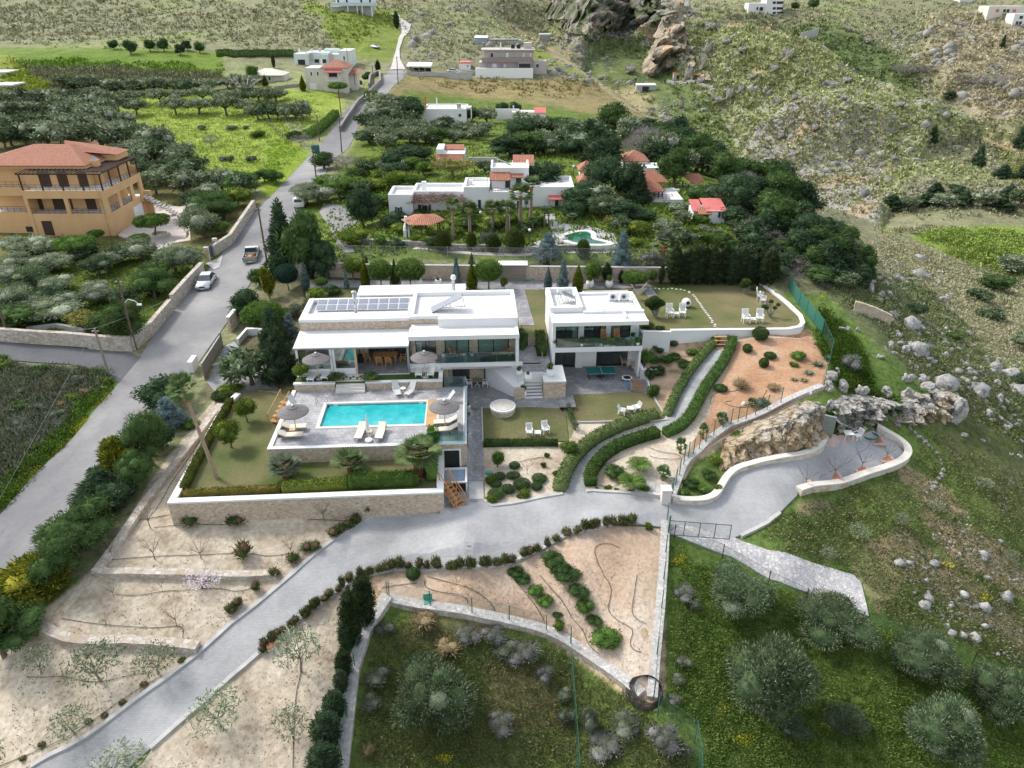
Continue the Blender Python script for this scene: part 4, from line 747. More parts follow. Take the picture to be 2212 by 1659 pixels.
platform('middle_path',[P(1120,810,2.1),P(1133,803,2.1),P(1172,803,2.1),P(1190,808,2.1),HW(-.1,1.0),HW(-.1,3.5),P(1153,727,2.1),P(1122,727,2.1),VW(9.95,2.1)],2.1,SLATE,WT,2.3)
e,w=stairs((1123,727),(1155,727),2.1,3.0,5,.3,'short upper flight of grey steps on the path between the two white houses')
class FB:
 def __init__(s,nm,lb,cat,base,cv=lambda x,y:(x,y),Y=None,rz=0,**k):
  s.cv=cv;u,v=cv(*base);p=G(u,v)if Y is None else PY(u,v,Y);s.Y=p[1];s.o=p;s.e=em_(nm,p,0,lb,cat,**k)
 def h(s,x,y,d=0):
  r_=PY(*s.cv(x,y),s.Y+d);return r_[0]-s.o[0],r_[2]-s.o[2]
 def bx(s,nm,x0,x1,y0,y1,d0,d1,mat,par=None,xt=0):
  a,zt_=s.h(x0,y0,d0);b_,_=s.h(x1,y0,d0);_,zb=s.h(x0,y1,d0);xt=xt+(1.5 if xt else 0);return B(par or s.e,nm,mat,(a,b_,d0,d1,zb-xt,zt_))
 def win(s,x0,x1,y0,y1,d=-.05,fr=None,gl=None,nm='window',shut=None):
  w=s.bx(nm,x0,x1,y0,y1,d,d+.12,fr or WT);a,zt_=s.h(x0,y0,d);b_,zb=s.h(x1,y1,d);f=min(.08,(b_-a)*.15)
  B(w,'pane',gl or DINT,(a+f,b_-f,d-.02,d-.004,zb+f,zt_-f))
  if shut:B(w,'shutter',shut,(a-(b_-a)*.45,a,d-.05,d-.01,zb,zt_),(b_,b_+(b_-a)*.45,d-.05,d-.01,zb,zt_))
  return w
 def roof(s,x0,x1,yv,d0,d1,rise,mat=TILEX,nm='roof',ov=.3,hip=True,par=None,flatrise=None):
  a,z=s.h(x0,yv,d0);b_,_=s.h(x1,yv,d0);w=(d1-d0)/2;mb=MB();k=w if hip else 0
  if hip=='x':k=(b_-a)/2
  v=[(a-ov,d0-ov,z),(b_+ov,d0-ov,z),(b_+ov,d1+ov,z),(a-ov,d1+ov,z),(a+min(k,(b_-a)/2),d0+w,z+rise),(b_-min(k,(b_-a)/2),d0+w,z+rise)]
  v2=[(p[0],p[1],p[2]-.12)for p in v[:4]]
  mb.add(v+v2,[(0,1,5,4),(1,2,5),(2,3,4,5),(3,0,4),(0,6,7,1),(1,7,8,2),(2,8,9,3),(3,9,6,0),(9,8,7,6)]);return kid(nm,mb.mesh(nm,mat),par or s.e)
 def slope(s,x0,x1,ytop,d0,d1,rise,mat=TILEX,nm='tiled_awning',th=.1,par=None):
  a,z=s.h(x0,ytop,d0);b_,_=s.h(x1,ytop,d0);mb=MB().prism([(a,d0),(b_,d0),(b_,d1),(a,d1)],lambda x,y:z-th+(y-d0)/(d1-d0)*rise,lambda x,y:z+(y-d0)/(d1-d0)*rise);return kid(nm,mb.mesh(nm,mat),par or s.e)
z6=lambda x,y:(.1875*x,293.8+.1875*y)
f=FB('apartment_house','big orange three storey house with red tiled roof and dark pergolas','house',(1330,1150),z6,Y=108.9)
OX=lambda x:x-0.
def zz(y,d=0):return f.h(1240,y,d)[1]
zb,z2,z2t,z3=0,3.35,5.65,6.7
B(f.e,'wall',ORANGEP,(-12.2,0,0,.35,-.5,z2+.02),(-.35,0,.35,12,-.5,z2),(-12.2,-11.85,0.35,12,-.5,6.7),(-12.2,-11.8,0,.35,z2+.02,z2t),(-6.3,-5.7,0,.35,z2+.02,z2t),(-.6,0,0,.6,z2+.02,z2t),(-12.2,0,0,.35,z2t,z3+.1),(-.35,0,.35,12,z2t,z3+.1),(-.35,0,3.6,4.4,z2,z2t),(-.35,0,7.8,8.8,z2,z2t),(-.35,0,11,12,z2,z2t),(-12,-2.2,2.6,2.95,z2,z2t+.2),(-2.5,-2.2,2.95,11,z2,z2t+.2),(-13,-3.4,3.0,3.35,z3,9.4),(-3.7,-3.4,3.35,12,z3,9.4),(-20,-12.2,1.5,1.9,-.5,3.2),(-20,-12.2,4,4.3,3.2,9.4),(-20,-12.2,1.5,1.75,5.7,6.9),(-2.4,-.35,11.7,12,z3,8.0))
B(f.e,'floor_slab',MT['pale_coping'],(-12,-.3,.3,12,z2-.25,z2),(-11.9,-.3,.3,12,z3-.3,z3),(-20,-12.2,1.9,12,3,3.2),(-20,-12.2,1.7,12,6.3,6.5))
B(f.e,'eave_band',ORANGEP,(-20,-3.3,2.9,12,9.4,9.9));
ch=B(f.e,'chimney',ORANGEP,(-3.35,-2.3,4.4,5.3,z3,10.3));
mb=MB().add([(-3.3,4.5,10.3),(-2.4,4.5,10.3),(-2.4,5.2,10.3),(-3.3,5.2,10.3),(-2.85,4.85,10.9)],[(0,1,4),(1,2,4),(2,3,4),(3,0,4)]);kid('cowl',mb.mesh('cowl',GREYM),ch)
mb=MB();ra=(-21,-3.2,2.6,12.6,9.9);mb.add([(ra[0],ra[2],ra[4]),(ra[1],ra[2],ra[4]),(ra[1],ra[3],ra[4]),(ra[0],ra[3],ra[4]),(-13,7.6,12.1),(-7.5,7.6,12.1)]+[(x,y,9.75)for x,y in((ra[0],ra[2]),(ra[1],ra[2]),(ra[1],ra[3]),(ra[0],ra[3]))],[(0,1,5,4),(1,2,5),(2,3,4,5),(3,0,4),(0,6,7,1),(1,7,8,2),(2,8,9,3),(3,9,6,0)])
rfm=mb.build('roof',TILEX,f.e);mb=MB().add([(-7.6,6.2,11.4),(-1.2,8.6,10.3),(-1.2,12.8,10.3),(-7.6,11.5,11.6),(-9,9,12.4)],[(0,1,4),(1,2,4),(2,3,4),(0,4,3)]);mb.build('rear_roof',TILEY,f.e);B(f.e,'rear_wall',ORANGEP,(-7,-1.5,8.8,12.5,z3,10.25))
def door(par,a,b_,y,z0,z1,nm='shuttered_door',m_=DWOOD):return B(par,nm,m_,(a,b_,y,y+.08,z0,z1))
for a,b_ in((-10.9,-8.9+.0),(-8.1,-6.3),(-5.0,-3.3)):door(f.e,a,b_-.3,2.93,z3,z3+2.3)
door(f.e,-12.0,-11.2,2.53,z2,z2+2.1);door(f.e,-9.6,-6.7,2.53,z2,z2+2.2);door(f.e,-4.6,-3.1,2.53,z2,z2+2.2)
door(f.e,-10.6,-9.1,-.05,.1,2.3,'door');f_w=door(f.e,-14.2,-13,1.42,.2,1.0,'window',DINT)
B(f.e,'garage_door',WPL,(.0,.06,7.2,10.2,.1,2.4));B(f.e,'downpipe',ORANGEP,(-.9,-.78,-.1,-.02,-.3,z3),(-11.7,-11.6,-.1,-.02,-.3,z2t))
def rail(par,p0,p1,z,h=.85,n=8,m_=DARKM,nm='railing'):
 mb=MB();(x0,y0),(x1,y1)=p0,p1
 for hh in(h,h*.55,h*.2):mb.tube([(x0,y0,z+hh),(x1,y1,z+hh)],.025,4)
 for i in RG(n+1):t_=i/n;x=x0+(x1-x0)*t_;y=y0+(y1-y0)*t_;mb.tube([(x,y,z),(x,y,z+h)],.025,4)
 return kid(nm,mb.mesh(nm,m_),par)
rail(f.e,(-11.9,.15),(-6.3,.15),z2,n=6);rail(f.e,(-5.7,.15),(-.6,.15),z2,n=6);rail(f.e,(-.15,.6),(-.15,3.6),z2,n=4);rail(f.e,(-.15,4.4),(-.15,7.8),z2,n=4);rail(f.e,(-11.9,.1),(-.1,.1),z3+.1,n=12);rail(f.e,(-.1,.1),(-.1,11.9),z3+.1,n=12);rail(f.e,(-20,1.6),(-12.3,1.6),3.2,n=8);rail(f.e,(-20,1.6),(-12.3,1.6),6.9,n=8)
pg=bpy.data.objects.new('pergola',None);COL.objects.link(pg);pg.parent=f.e
for x in(-12.0,-9,-6,-3,-.2):B(pg,'post',DWOOD,(x-.09,x+.09,.12,.3,z3,9.1))
for y in(3,6,9,11.8):B(pg,'post',DWOOD,(-.29,-.11,y-.09,y+.09,z3,9.1))
B(pg,'beam',DWOOD,(-12.4,.1,.1,.28,9.1,9.28),(-.3,-.1,.28,12.2,9.1,9.28),(-12.2,-3.4,2.8,2.95,9.1,9.28),(-3.35,-3.2,3,12,9.1,9.28))
B(pg,'slats',DWOOD,*[(-12.3+i*.62,-12.2+i*.62,-.1,3.0,9.285,9.4)for i in RG(17)]);B(pg,'slats',DWOOD,*[(-3.3,.25,1.2+i*.42,1.32+i*.42,9.285,9.4)for i in RG(26)])
for i in RG(12):B(f.e,'stair',MT['pale_coping'],(.1+i*.42,.55+i*.42,10.6,12,3.1-i*.28,3.3-i*.28))
B(f.e,'stair_side',ORANGEP,(.0,.9,12.0,12.3,-.3,3.9),(.0,.3,10.3,10.6,2.6,3.9));rail(f.e,(.1,10.6),(5.2,10.6),1.9,h=1.6,n=5)
sheet('forecourt',[(255,508),(310,465),(345,440),(402,445),(410,470),(412,520),(380,525),(330,545),(290,520)],mn('pale_flags',((.55,.49,.44),(.64,.58,.53)),.8,5,.8,sc2=4,amt2=.15),.09,1.)
wl('planter',[(G(346,510)[0]+1.3*cos(a),G(346,510)[1]+1.3*sin(a))for a in[i*pi/6 for i in RG(13)]],.3,.5,BIGSTONE,'round stone planter holding the umbrella shaped tree in the orange house forecourt','planter')
z4=lambda x,y:(.2031*x+812.2,328.3+.2031*y)
f=FB('country_house','rambling low white house with dark green shutters behind the row of tall palms','house',(600,690),z4,Y=104)
f.bx('wall',130,388,490,690,-.6,4.5,WT,xt=1);f.bx('wall',388,930,455,690,1.0,6,WT,xt=1);f.bx('wall',930,1205,410,690,0.2,6,WT,xt=1);f.bx('wall',1205,1640,425,690,0,4.5,WT,xt=1);f.bx('wall',1640,2105,408,650,.2,7,WT,xt=1)
def parap(x0,x1,y,d0,d1,h=.5,t_=.3):
 a,z=f.h(x0,y,d0);b_,_=f.h(x1,y,d0);B(f.e,'parapet',WT,(a,b_,d0-.02,d0+t_,z-.01,z+h),(a,b_,d1-t_,d1+.02,z-.01,z+h),(a-.02,a+t_,d0+t_,d1-t_,z-.01,z+h),(b_-t_,b_+.02,d0+t_,d1-t_,z-.01,z+h));B(f.e,'flat_roof',WROOF,(a+t_,b_-t_,d0+t_,d1-t_,z,z+.06))
parap(130,388,490,-.6,4.5);parap(388,930,455,1.0,6.);parap(930,1205,410,.2,6);parap(1640,2105,408,.2,7)
f.bx('upper_storey',1220,1625,205,430,3.0,8.5,WT);a,z=f.h(1220,205,3.0);b_,_=f.h(1625,205,3.0);B(f.e,'parapet',WT,(a,b_,2.98,3.25,z,z+.5),(a-.02,a+.25,3.25,8.5,z,z+.5),(b_-.25,b_+.02,3.25,8.5,z,z+.5));B(f.e,'flat_roof',WROOF,(a+.25,b_-.25,3.25,8.5,z,z+.05))
f.bx('rear_storey',1450,1690,140,430,8.6,12,WT);f.slope(1455,1685,140,8.8,12,.9)
f.slope(1205,1430,300,1.2,3.0,.75);f.slope(1430,1570,270,2.0,3.0,.35);f.bx('awning_post',1215,1228,300,440,1.2,1.35,DWOOD);f.bx('awning_post',1415,1428,300,425,1.2,1.35,DWOOD);f.bx('awning_wall',1228,1415,300,400,2.4,3.0,WT)
f.slope(1838,2060,505,-.9,.2,.35,mn('red_awning',((.5,.13,.12),(.58,.18,.16)),2,3,.7));f.bx('awning_post',1838,1846,505,640,-.9,-.82,GREYM)
for a in((220,262,585,650,-.65),(1000,1040,575,640,.15),(1300,1330,520,575,-.05),(480,560,560,690,.95),(1590,1610,480,560,-.05)):f.win(*a[:4],a[4],shut=SHUT)
for a in((1375,1425,300,400,2.35),(1490,1545,270,355,2.9),(1905,1940,515,635,.1),(1085,1115,510,650,.1),(1500,1530,520,620,-.08)):f.bx('door',a[0],a[1],a[2],a[3],a[4],a[4]+.05,SHUT)
f.bx('chimney',482,528,320,420,2.6,3.3,WT,xt=.5);f.bx('chimney',985,1025,300,400,3.2,3.8,WT,xt=1);rail(f.e,(f.h(1205,440,0)[0],.1),(f.h(1330,440,0)[0],.1),f.h(1205,440,0)[1],.7,4)
def twigs(mb,c,rx,ry,rz,n,rad,ln=.8):
 for _ in RG(n):
  p=Vector((c[0]+UF(-rx,rx),c[1]+UF(-ry,ry),c[2]+UF(-rz,rz)));d=Vector((UF(-1,1),UF(-1,1),UF(-.5,.5)))*ln
  q=p+d*.5+Vector((0,0,UF(-.2,.2)));mb.tube([p,q,p+d],rad,3,cap=False)
mb=MB();a,z=f.h(385,500,-.5);b_,_=f.h(950,500,-.5);twigs(mb,((a+b_)/2,-.3,z),(b_-a)/2,1.3,.3,420,.025,1.3)
for t_ in(.03,.35,.65,.97):mb.tube([(a+(b_-a)*t_,-1.3,z-2.4),(a+(b_-a)*t_,-1.3,z)],.05,5)
vn=mb.mesh('climbing_vine',mn('reddish_twigs',((.16,.09,.07),(.28,.17,.13)),3,3,.9));o=bpy.data.objects.new('climbing_vine',vn);COL.objects.link(o);o.location=f.o;tag(o,'leafless reddish vine sprawling over the front of the neighbouring house','vine')
def gazebo(base,rad,eave,rise,lb,cv=z4,n=6,mat=TILEX,posts=6,rz=0):
 u,v=cv(*base);p=G(u,v);e=em_('gazebo',p,rz,lb,'gazebo');mb=MB().lathe([(rad,eave),(rad*.98,eave+.06),(.05,eave+rise)],n);mb.build('roof',mat,e);
 for i in RG(posts):t_=2*pi*(i+.5)/posts;B(e,'post',DWOOD,(rad*.8*cos(t_)-.08,rad*.8*cos(t_)+.08,rad*.8*sin(t_)-.08,rad*.8*sin(t_)+.08,-.3,eave))
 return e
gazebo((510,880),2.9,2.0,.75,'orange tiled gazebo with a white barbecue chimney before the neighbouring house')
e=em_('barbecue',G(*z4(330,905)),0,'white plastered outdoor barbecue with chimney beside the orange tiled gazebo','barbecue');B(e,'hearth',WT,(-.4,.4,-.4,.4,-.3,1.0));mb=MB().lathe([(.45,1.0),(.4,1.4),(.2,1.9),(.18,2.7),(.22,2.75)],10);mb.build('chimney',WT,e)
z5=lambda x,y:(1227+.1719*x,328.3+.1719*y)
WOODT=TILEY
f=FB('cottage','small white cottage with orange tiled gable roof high among the dark conifers','house',(870,260),z5);f.bx('wall',720,1000,120,260,0,5,WT,xt=2);f.roof(720,1000,110,0,5,1.3);f.win(800,840,130,180);f.bx('flat_wing',930,1170,200,300,-3,1,WT,xt=2)
f=FB('cottage','orange roofed cottage half hidden left of the dark conifers','house',(230,480),z5);f.bx('wall',150,300,395,500,0,4,MT['cream_coping'],xt=1);f.roof(150,320,390,0,4,1.2);
f=FB('cottage','orange tiled hut roof showing above the conifers left of the cottage','house',(240,300),z5);f.bx('wall',150,330,230,340,0,3,WT,xt=2);f.roof(150,330,230,0,3,1.3)
f=FB('garden_pavilion','open pavilion with two stepped orange tiled roofs over a white terrace wall','pavilion',(1100,600),z5)
f.roof(800,1190,490,0,4,1.5);f.roof(860,1230,370,4.5,8,1.3,nm='upper_roof');f.bx('terrace_wall',1000,1450,600,760,-1,0,WT,xt=2);f.bx('terrace_floor',1000,1450,598,606,-1,6,WROOF);
for x in(1080,1140,1185):f.bx('post',x,x+14,480,600,.3,.5,DWOOD)
f.bx('back_wall',1230,1400,470,560,4,4.3,WT);rail(f.e,(f.h(1000,600,-1)[0],-.9),(f.h(1280,600,-1)[0],-.9),f.h(1000,600,-1)[1],.7,6)
f=FB('garden_pavilion','tilted red tiled canopy on dark posts beside the white terrace','pavilion',(1500,470),z5)
a,z=f.h(1425,325,2);b_,_=f.h(1690,375,2);mb=MB().prism([(a,2.5),(a+1.9,-.3),(b_,.9),(b_-.5,2.8)],lambda x,y:z-.5+.35*(y-.2),lambda x,y:z-.38+.35*(y-.2));mb.build('roof',TILEX,f.e);f.bx('post',1440,1455,370,480,1.5,1.7,DWOOD,xt=.5);f.bx('post',1510,1524,410,500,.2,.4,DWOOD,xt=.5);f.bx('low_wall',1350,1600,415,480,2.5,2.8,WT,xt=1)
f=FB('cottage','small white cottage with red sheet roof and a little tiled porch in the orchard','house',(1800,900),z5)
f.bx('wall',1800,1980,740,880,0,4.5,WT,xt=1.5);f.slope(1740,2010,745,-.1,4.5,.6,MT['red_awning'],'roof');f.bx('wall',1580,1810,740,860,1.,4,WT,xt=1.5);f.slope(1570,1700,745,.8,4,.8,MT['red_awning'],'roof');f.slope(1640,1810,780,-.4,1.0,.5,TILEX,'porch_roof');f.bx('shutter',1893,1920,745,825,-.05,.0,SHUT);f.bx('doorway',1700,1760,785,880,.9,1.,DINT,xt=.3)
gazebo((2970,900),1.6,2.0,.7,'small orange tiled gazebo nearly swallowed by the dark trees on the slope',z5,6)
GP=[(1212,512),(1230,506),(1245,503),(1262,502),(1278,506),(1283,512),(1281,520),(1288,526),(1302,530),(1318,534),(1320,538),(1300,541),(1270,540),(1250,538),(1232,532),(1216,524)]
def ell(pl,s_):
 cx=sum(p[0]for p in pl)/len(pl);cy=sum(p[1]for p in pl)/len(pl);return[(cx+(p[0]-cx)*s_,cy+(p[1]-cy)*s_)for p in pl]
zp=5.0
sheet('pool_terrace',[(1170,465),(1198,463),(1200,478),(1225,485),(1280,490),(1325,505),(1345,545),(1240,548),(1150,550),(1140,530),(1185,515),(1195,500),(1180,480)],mn('pale_crazy_paving',((.38,.39,.4),(.52,.52,.5)),.8,6,.8,sc2=4,amt2=.2),.08,1.)
w0=[G(*p)[:2]for p in smo(GP+[GP[0]],2)[:-1]];zg=max(gz(ZW,*p)for p in w0)+.12
e=em_('freeform_pool',(sum(p[0]for p in w0)/len(w0),sum(p[1]for p in w0)/len(w0),zg),0,'curving freeform pool of dark green water in the neighbouring garden','pool');ex,ey,_=e.location
mb=MB().prism([(p[0]-ex,p[1]-ey)for p in w0],-.5,.02);mb.build('water',GWAT,e);mb=wall([(p[0]-ex,p[1]-ey)for p in w0+[w0[0]]],.7,.1,-.6,zf=lambda x,y:0);mb.build('coping',MT['pale_coping'],e)
sheet('neighbour_drive',[(700,440),(735,445),(770,455),(772,480),(745,500),(752,530),(768,545),(745,548),(722,520),(712,490),(690,460)],ASPH,.1,1.)
sheet('neighbour_path',[(900,535),(1010,545),(1080,548),(1150,548),(1150,552),(1060,553),(960,545),(890,540)],MT['pale_flags'],.1,1.)
sheet('neighbour_yard',[(940,405),(1000,395),(1040,405),(1060,420),(1130,425),(1200,440),(1180,450),(1050,432),(960,418),(900,415)],ASPH,.1,1.)
zD=lambda x,y:(846.8+.16406*x,207.4+.16406*y);zB=lambda x,y:(864.1+.15625*x,51.8+.15625*y);zA=lambda x,y:(483.9+.15625*x,.15625*y);zC=lambda x,y:(1607.2+.27344*x,.27344*y)
f=FB('box_house','plain white box house with flat roof and two tall flues in the olive orchard','house',(640,375),zD)
f.bx('wall',412,978,190,375,0,9,WT,xt=1.5);a,z=f.h(412,190,0);b_,_=f.h(978,190,0);B(f.e,'flat_roof',WROOF,(a+.3,b_-.3,.3,8.7,z-.2,z+.05));B(f.e,'parapet',WT,(a,b_,-.02,.3,z,z+.35),(a,a+.3,.3,9,z,z+.3),(b_-.3,b_,.3,9,z,z+.3),(a,b_,8.7,9.02,z,z+.35))
f.win(565,675,245,358,fr=MT['pale_coping'],gl=WPL,nm='garage_door');f.win(765,825,235,330,gl=WPL,nm='door');f.win(872,915,230,278);f.bx('flue',425,445,10,180,3,3.3,TERRA);f.bx('flue',578,594,25,150,3.,3.3,WPL);f.bx('water_tank',852,905,105,178,2,3.5,GREYM)
f.bx('retaining_wall',380,980,378,470,-2.2,0,GREYSTONE,xt=1);f.bx('side_pole',1035,1048,140,300,-1,-.9,WPL);f.bx('side_canopy',975,1040,150,175,-1,2,WROOF)
f=FB('farm_building','long low white farm building with a small red roof beyond the olives','farm building',(1800,320),zD)
f.bx('wall',1360,1675,170,290,3,3.4,WT,xt=1);f.bx('wall',1580,1890,215,320,0,4,MT['pale_coping'],xt=1.5);f.bx('wall',1890,2020,222,330,-.5,3,WT,xt=1.5);f.slope(1875,2030,222,-.7,3,.9,MT['red_awning'],'roof');f.bx('chimney',1590,1608,130,215,2,2.5,WT);f.bx('door',1900,1935,245,320,-.55,-.5,DINT)
f=FB('farmhouse','small farmhouse with red tiled porch roof and grey flat roof behind the yellow green tree','house',(770,930),zD)
f.bx('wall',580,955,760,930,0,5,WROOF,xt=1);f.slope(575,935,855,-1.3,0,.9);f.slope(700,945,700,3,5,.5,TILEY,'rear_roof');f.bx('parapet',580,670,700,800,0.02,5.1,WT);f.bx('yard_wall',1000,1380,810,900,0,.3,CONC,xt=1);f.bx('doorway',730,755,870,925,-.06,.0,DWOOD)
f.bx('post',600,612,860,930,-1.2,-1.,DWOOD)
GREYP=mn('greige_plaster',((.44,.4,.38),(.5,.46,.44)),.5,4,.85);TAUPE=mn('taupe_plaster',((.25,.2,.19),(.3,.24,.23)),.5,4,.85);TEAL=mn('pale_mint_plaster',((.6,.68,.65),(.68,.74,.71)),.5,4,.85);PINKP=mn('mauve_plaster',((.5,.38,.4),(.56,.44,.45)),.5,4,.85);CREAMP=mn('cream_plaster',((.6,.56,.5),(.67,.63,.56)),.5,4,.85)
f=FB('two_storey_house','wide two storey greige house with a brown balcony band on the hill','house',(1450,700),zB)
f.bx('upper_wall',1160,1840,370,465,2,10,GREYP,xt=.3);f.bx('roof_slab',1120,1870,355,368,1,11,GREYP);f.bx('lower_wall',1090,1840,530,620,1.5,10,GREYP,xt=1);f.bx('balcony_band',1130,1840,465,530,0,1.5,TAUPE);f.bx('corner_wall',1630,1845,530,620,0,1.5,TAUPE,xt=.5);f.bx('pillar',1190,1205,530,620,0,.4,TAUPE);f.bx('pillar',1410,1430,530,620,0,.4,TAUPE)
f.bx('annex_wall',1845,2030,515,690,1,8,GREYP,xt=.5);f.bx('yard_wall',1040,1840,615,712,-4,-3.7,WPL,xt=1);f.bx('yard_fill',1040,1840,620,712,-3.6,2,CONC,xt=1);f.bx('chimney',1380,1400,260,355,4,4.6,WT);f.bx('stair_tower',1710,1820,262,355,5,9,GREYP)
for a in((1250,1290,400,460,1.9),(1465,1500,400,460,1.9),(1275,1335,545,610,1.4),(1430,1465,545,610,1.4),(1700,1720,405,455,1.9),(1795,1812,405,455,1.9),(1640,1810,540,612,-.1),(1880,1920,550,605,.9)):f.win(*a[:4],a[4],gl=(DINT if a[0]in(1250,1640,1880)else WPL))
for x in(1560,1640):
 a,z=f.h(x,285,6);mb=MB().lathe([(.7,z-1.2),(.7,z),(.1,z+.2)],10,(a,6,0));mb.build('water_tank',BLACK,f.e)
f=FB('outbuilding','small white outbuilding with red roof edge left of the greige house','shed',(890,640),zB);f.bx('wall',815,970,545,640,0,6,WT,xt=.5);f.bx('roof',810,975,530,545,-.2,6,MT['red_awning']);f.win(925,945,565,595)
f=FB('open_shed','long open shelter with pale sheet roof by the road bend','shed',(260,680),zB);f.slope(85,430,585,0,6,.8,WROOF,'roof');
for x in(95,180,260,340,425):f.bx('post',x,x+6,585,680,.1,.3,GREYM)
f.bx('back_wall',100,430,605,670,5,5.3,DINT,xt=1);f.bx('front_wall',90,1000,670,715,-1,-.7,CONC,xt=.5)
f=FB('farm_shed','row of grey sheet metal sheds on the slope above the greige house','shed',(1250,280),zB);f.bx('wall',1030,1210,195,265,0,6,mn('blue_grey_sheet',((.28,.32,.38),(.36,.4,.46)),1,3,.6),xt=1.5);f.bx('wall',1215,1450,215,275,.5,6,CONC,xt=1.5);f.bx('wall',1455,1680,225,290,0,6,GREYM,xt=1.5);f.slope(1025,1215,190,-.3,6,.5,WROOF,'roof');f.slope(1215,1640,212,-.3,6,-.2,CONC,'roof')
f=FB('farm_shed','small grey shed with white flat roof alone on the upper slope','shed',(2000,225),zB);f.bx('wall',1935,2075,155,225,0,5,MT['blue_grey_sheet'],xt=2);f.bx('roof',1925,2085,135,155,-.3,5.3,WPL)
f=FB('farm_shed','low white roofed shed with green panel at the edge of the gorge','shed',(1404,195));f.slope(1375,1418,184,0,4,.5,WROOF,'roof');f.bx('wall',1375,1418,185,200,.2,4,CONC,xt=1.5);f.bx('door',1388,1402,187,198,.1,.2,DINT);f.bx('panel',1404,1416,188,200,.05,.18,mn('green_panel',((.3,.42,.36),(.35,.46,.4)),2,2,.7))
f=FB('stone_hut','tiny ruined stone hut with orange blocks on the ridge','hut',(1465,170),lambda x,y:(x,y));f.bx('wall',1456,1475,159,171,0,3,MT['pale_flags'],xt=1.5);f.bx('doorway',1462,1468,163,170,-.05,0,DINT);f.slope(1455,1476,159,-.2,3,.2,TERRA,'roof')
f=FB('stone_hut','tiny roofless hut right of the ruined one on the ridge','hut',(1500,172));f.bx('wall',1492,1497,162,173,0,3,MT['pale_flags'],xt=1.5);f.bx('wall',1497,1510,162,173,2.6,3,MT['pale_flags'],xt=1.5);f.slope(1491,1512,162,-.2,3,.2,TERRA,'roof')
f=FB('mint_house','pale mint flat roofed house with mauve pillars behind the red roofed house','house',(1350,920),zA)
f.bx('wall',960,1160,745,930,0,8,TEAL,xt=2);f.bx('wall',1115,1440,725,920,1.5,10,TEAL,xt=2);f.bx('wall',1330,1600,750,920,.2,9,TEAL,xt=2);f.bx('wall',1580,1740,700,930,.0,10,TEAL,xt=2);f.bx('pillar',1190,1220,735,850,1.2,1.5,PINKP);f.bx('pillar',1440,1500,740,880,-.2,.2,PINKP);f.bx('pillar',1690,1700,680,870,-.2,.0,PINKP)
for a in((1015,1130,820,900,-.05),(1245,1320,815,870,1.4),(1355,1420,815,875,.1),(1505,1580,830,870,.1),(1645,1680,775,870,-.05)):f.win(*a[:4],a[4],fr=TEAL)
for x in(1025,1200,1580):f.bx('chimney',x,x+18,675,745,3,3.5,WT,xt=.5)
f.bx('roof_block',1300,1330,670,745,5,6,PINKP);f.bx('roof_block',1380,1580,680,745,6,9,TEAL)
f=FB('red_roof_house','cream two storey house with red hipped roof and awning beside the far road','house',(1400,1250),zA)
f.bx('wall',1110,1380,940,1250,0,8,CREAMP,xt=1);f.bx('wall',1350,1680,935,1250,-.8,8,CREAMP,xt=1);f.roof(1340,1690,935,-.8,8,1.9);f.slope(1375,1620,1000,-2.0,-.8,.7,MT['red_awning']);f.bx('balcony',1400,1620,1070,1130,-2.0,-.8,CREAMP);f.win(1440,1575,1005,1100,-.85);f.win(1190,1225,990,1050);f.win(1280,1315,990,1050);f.win(1180,1275,1150,1250,nm='garage_door',gl=WPL)
f.bx('chimney',1330,1350,820,930,3,3.6,WT);f.bx('chimney',1650,1670,830,910,4,4.6,PINKP);f.slope(1690,1860,1030,2,8,1.0,TILEX,'side_roof');f.bx('side_wall',1720,1830,1030,1170,3,7,CREAMP,xt=1);f.bx('post',1790,1797,990,1170,0,.2,DWOOD);rail(f.e,(f.h(1440,1100,-2)[0],-2),(f.h(1575,1100,-2)[0],-2),f.h(1440,1100,-2)[1],.8,4)
f=FB('bungalow','low bungalow with pale hipped roof left of the red roofed house','house',(560,1150),zA);f.bx('wall',480,830,1040,1150,1,7,CREAMP,xt=1);f.roof(330,800,1040,0,8,1.6,MT['cream_coping']);f.win(610,650,1060,1110,.9);f.bx('water_tank',405,448,925,965,4,5.5,DARKM)
f=FB('hill_house','white and pale blue house with long balcony above the winding road','house',(1800,180),zA)
f.bx('wall',1530,2040,-120,40,2,12,WT);f.bx('balcony',1465,2105,35,80,0,2,mn('pale_blue_plaster',((.5,.6,.66),(.58,.67,.72)),1,2,.8));f.bx('roof_slab',1500,2080,-135,-120,1,12,WT);f.bx('base_wall',1460,2040,90,190,2.5,10,CONC,xt=5);
for x in(1700,1830,1900,2030):f.bx('pillar',x,x+14,80,185,.3,.8,WT,xt=4)
for x in(1560,1680,1880,2000):f.win(x,x+35,-20,40,1.9)
f=FB('hill_house','white three storey block with dark balconies on the far right ridge','house',(270,110),zC);f.bx('wall',190,320,-60,110,0,14,WT,xt=4);f.bx('wall',40,190,25,90,1,12,WT,xt=5);f.bx('yard_wall',210,395,110,140,-2,-1,CONC,xt=4)
for y in(10,55,92):f.win(228,250,y,y+22);f.win(258,308,y,y+22)
f.win(100,112,55,80);f.win(125,150,55,85)
f=FB('hill_house','long low beige house with red shutters at the top right corner','house',(2050,120),zC);f.bx('wall',1940,2240,48,110,0,14,CREAMP,xt=6);
for x in(1990,2125):f.win(x,x+22,72,98,gl=MT['red_awning'])
for x in(2050,2078):f.win(x,x+15,72,98)
f=FB('hill_house','white house corner at the far right edge of the picture','house',(2180,200),zC);f.bx('wall',2140,2400,110,195,0,10,WT,xt=5);
for x in(2150,2176):f.win(x,x+14,168,195)
f.win(2180,2200,125,150)
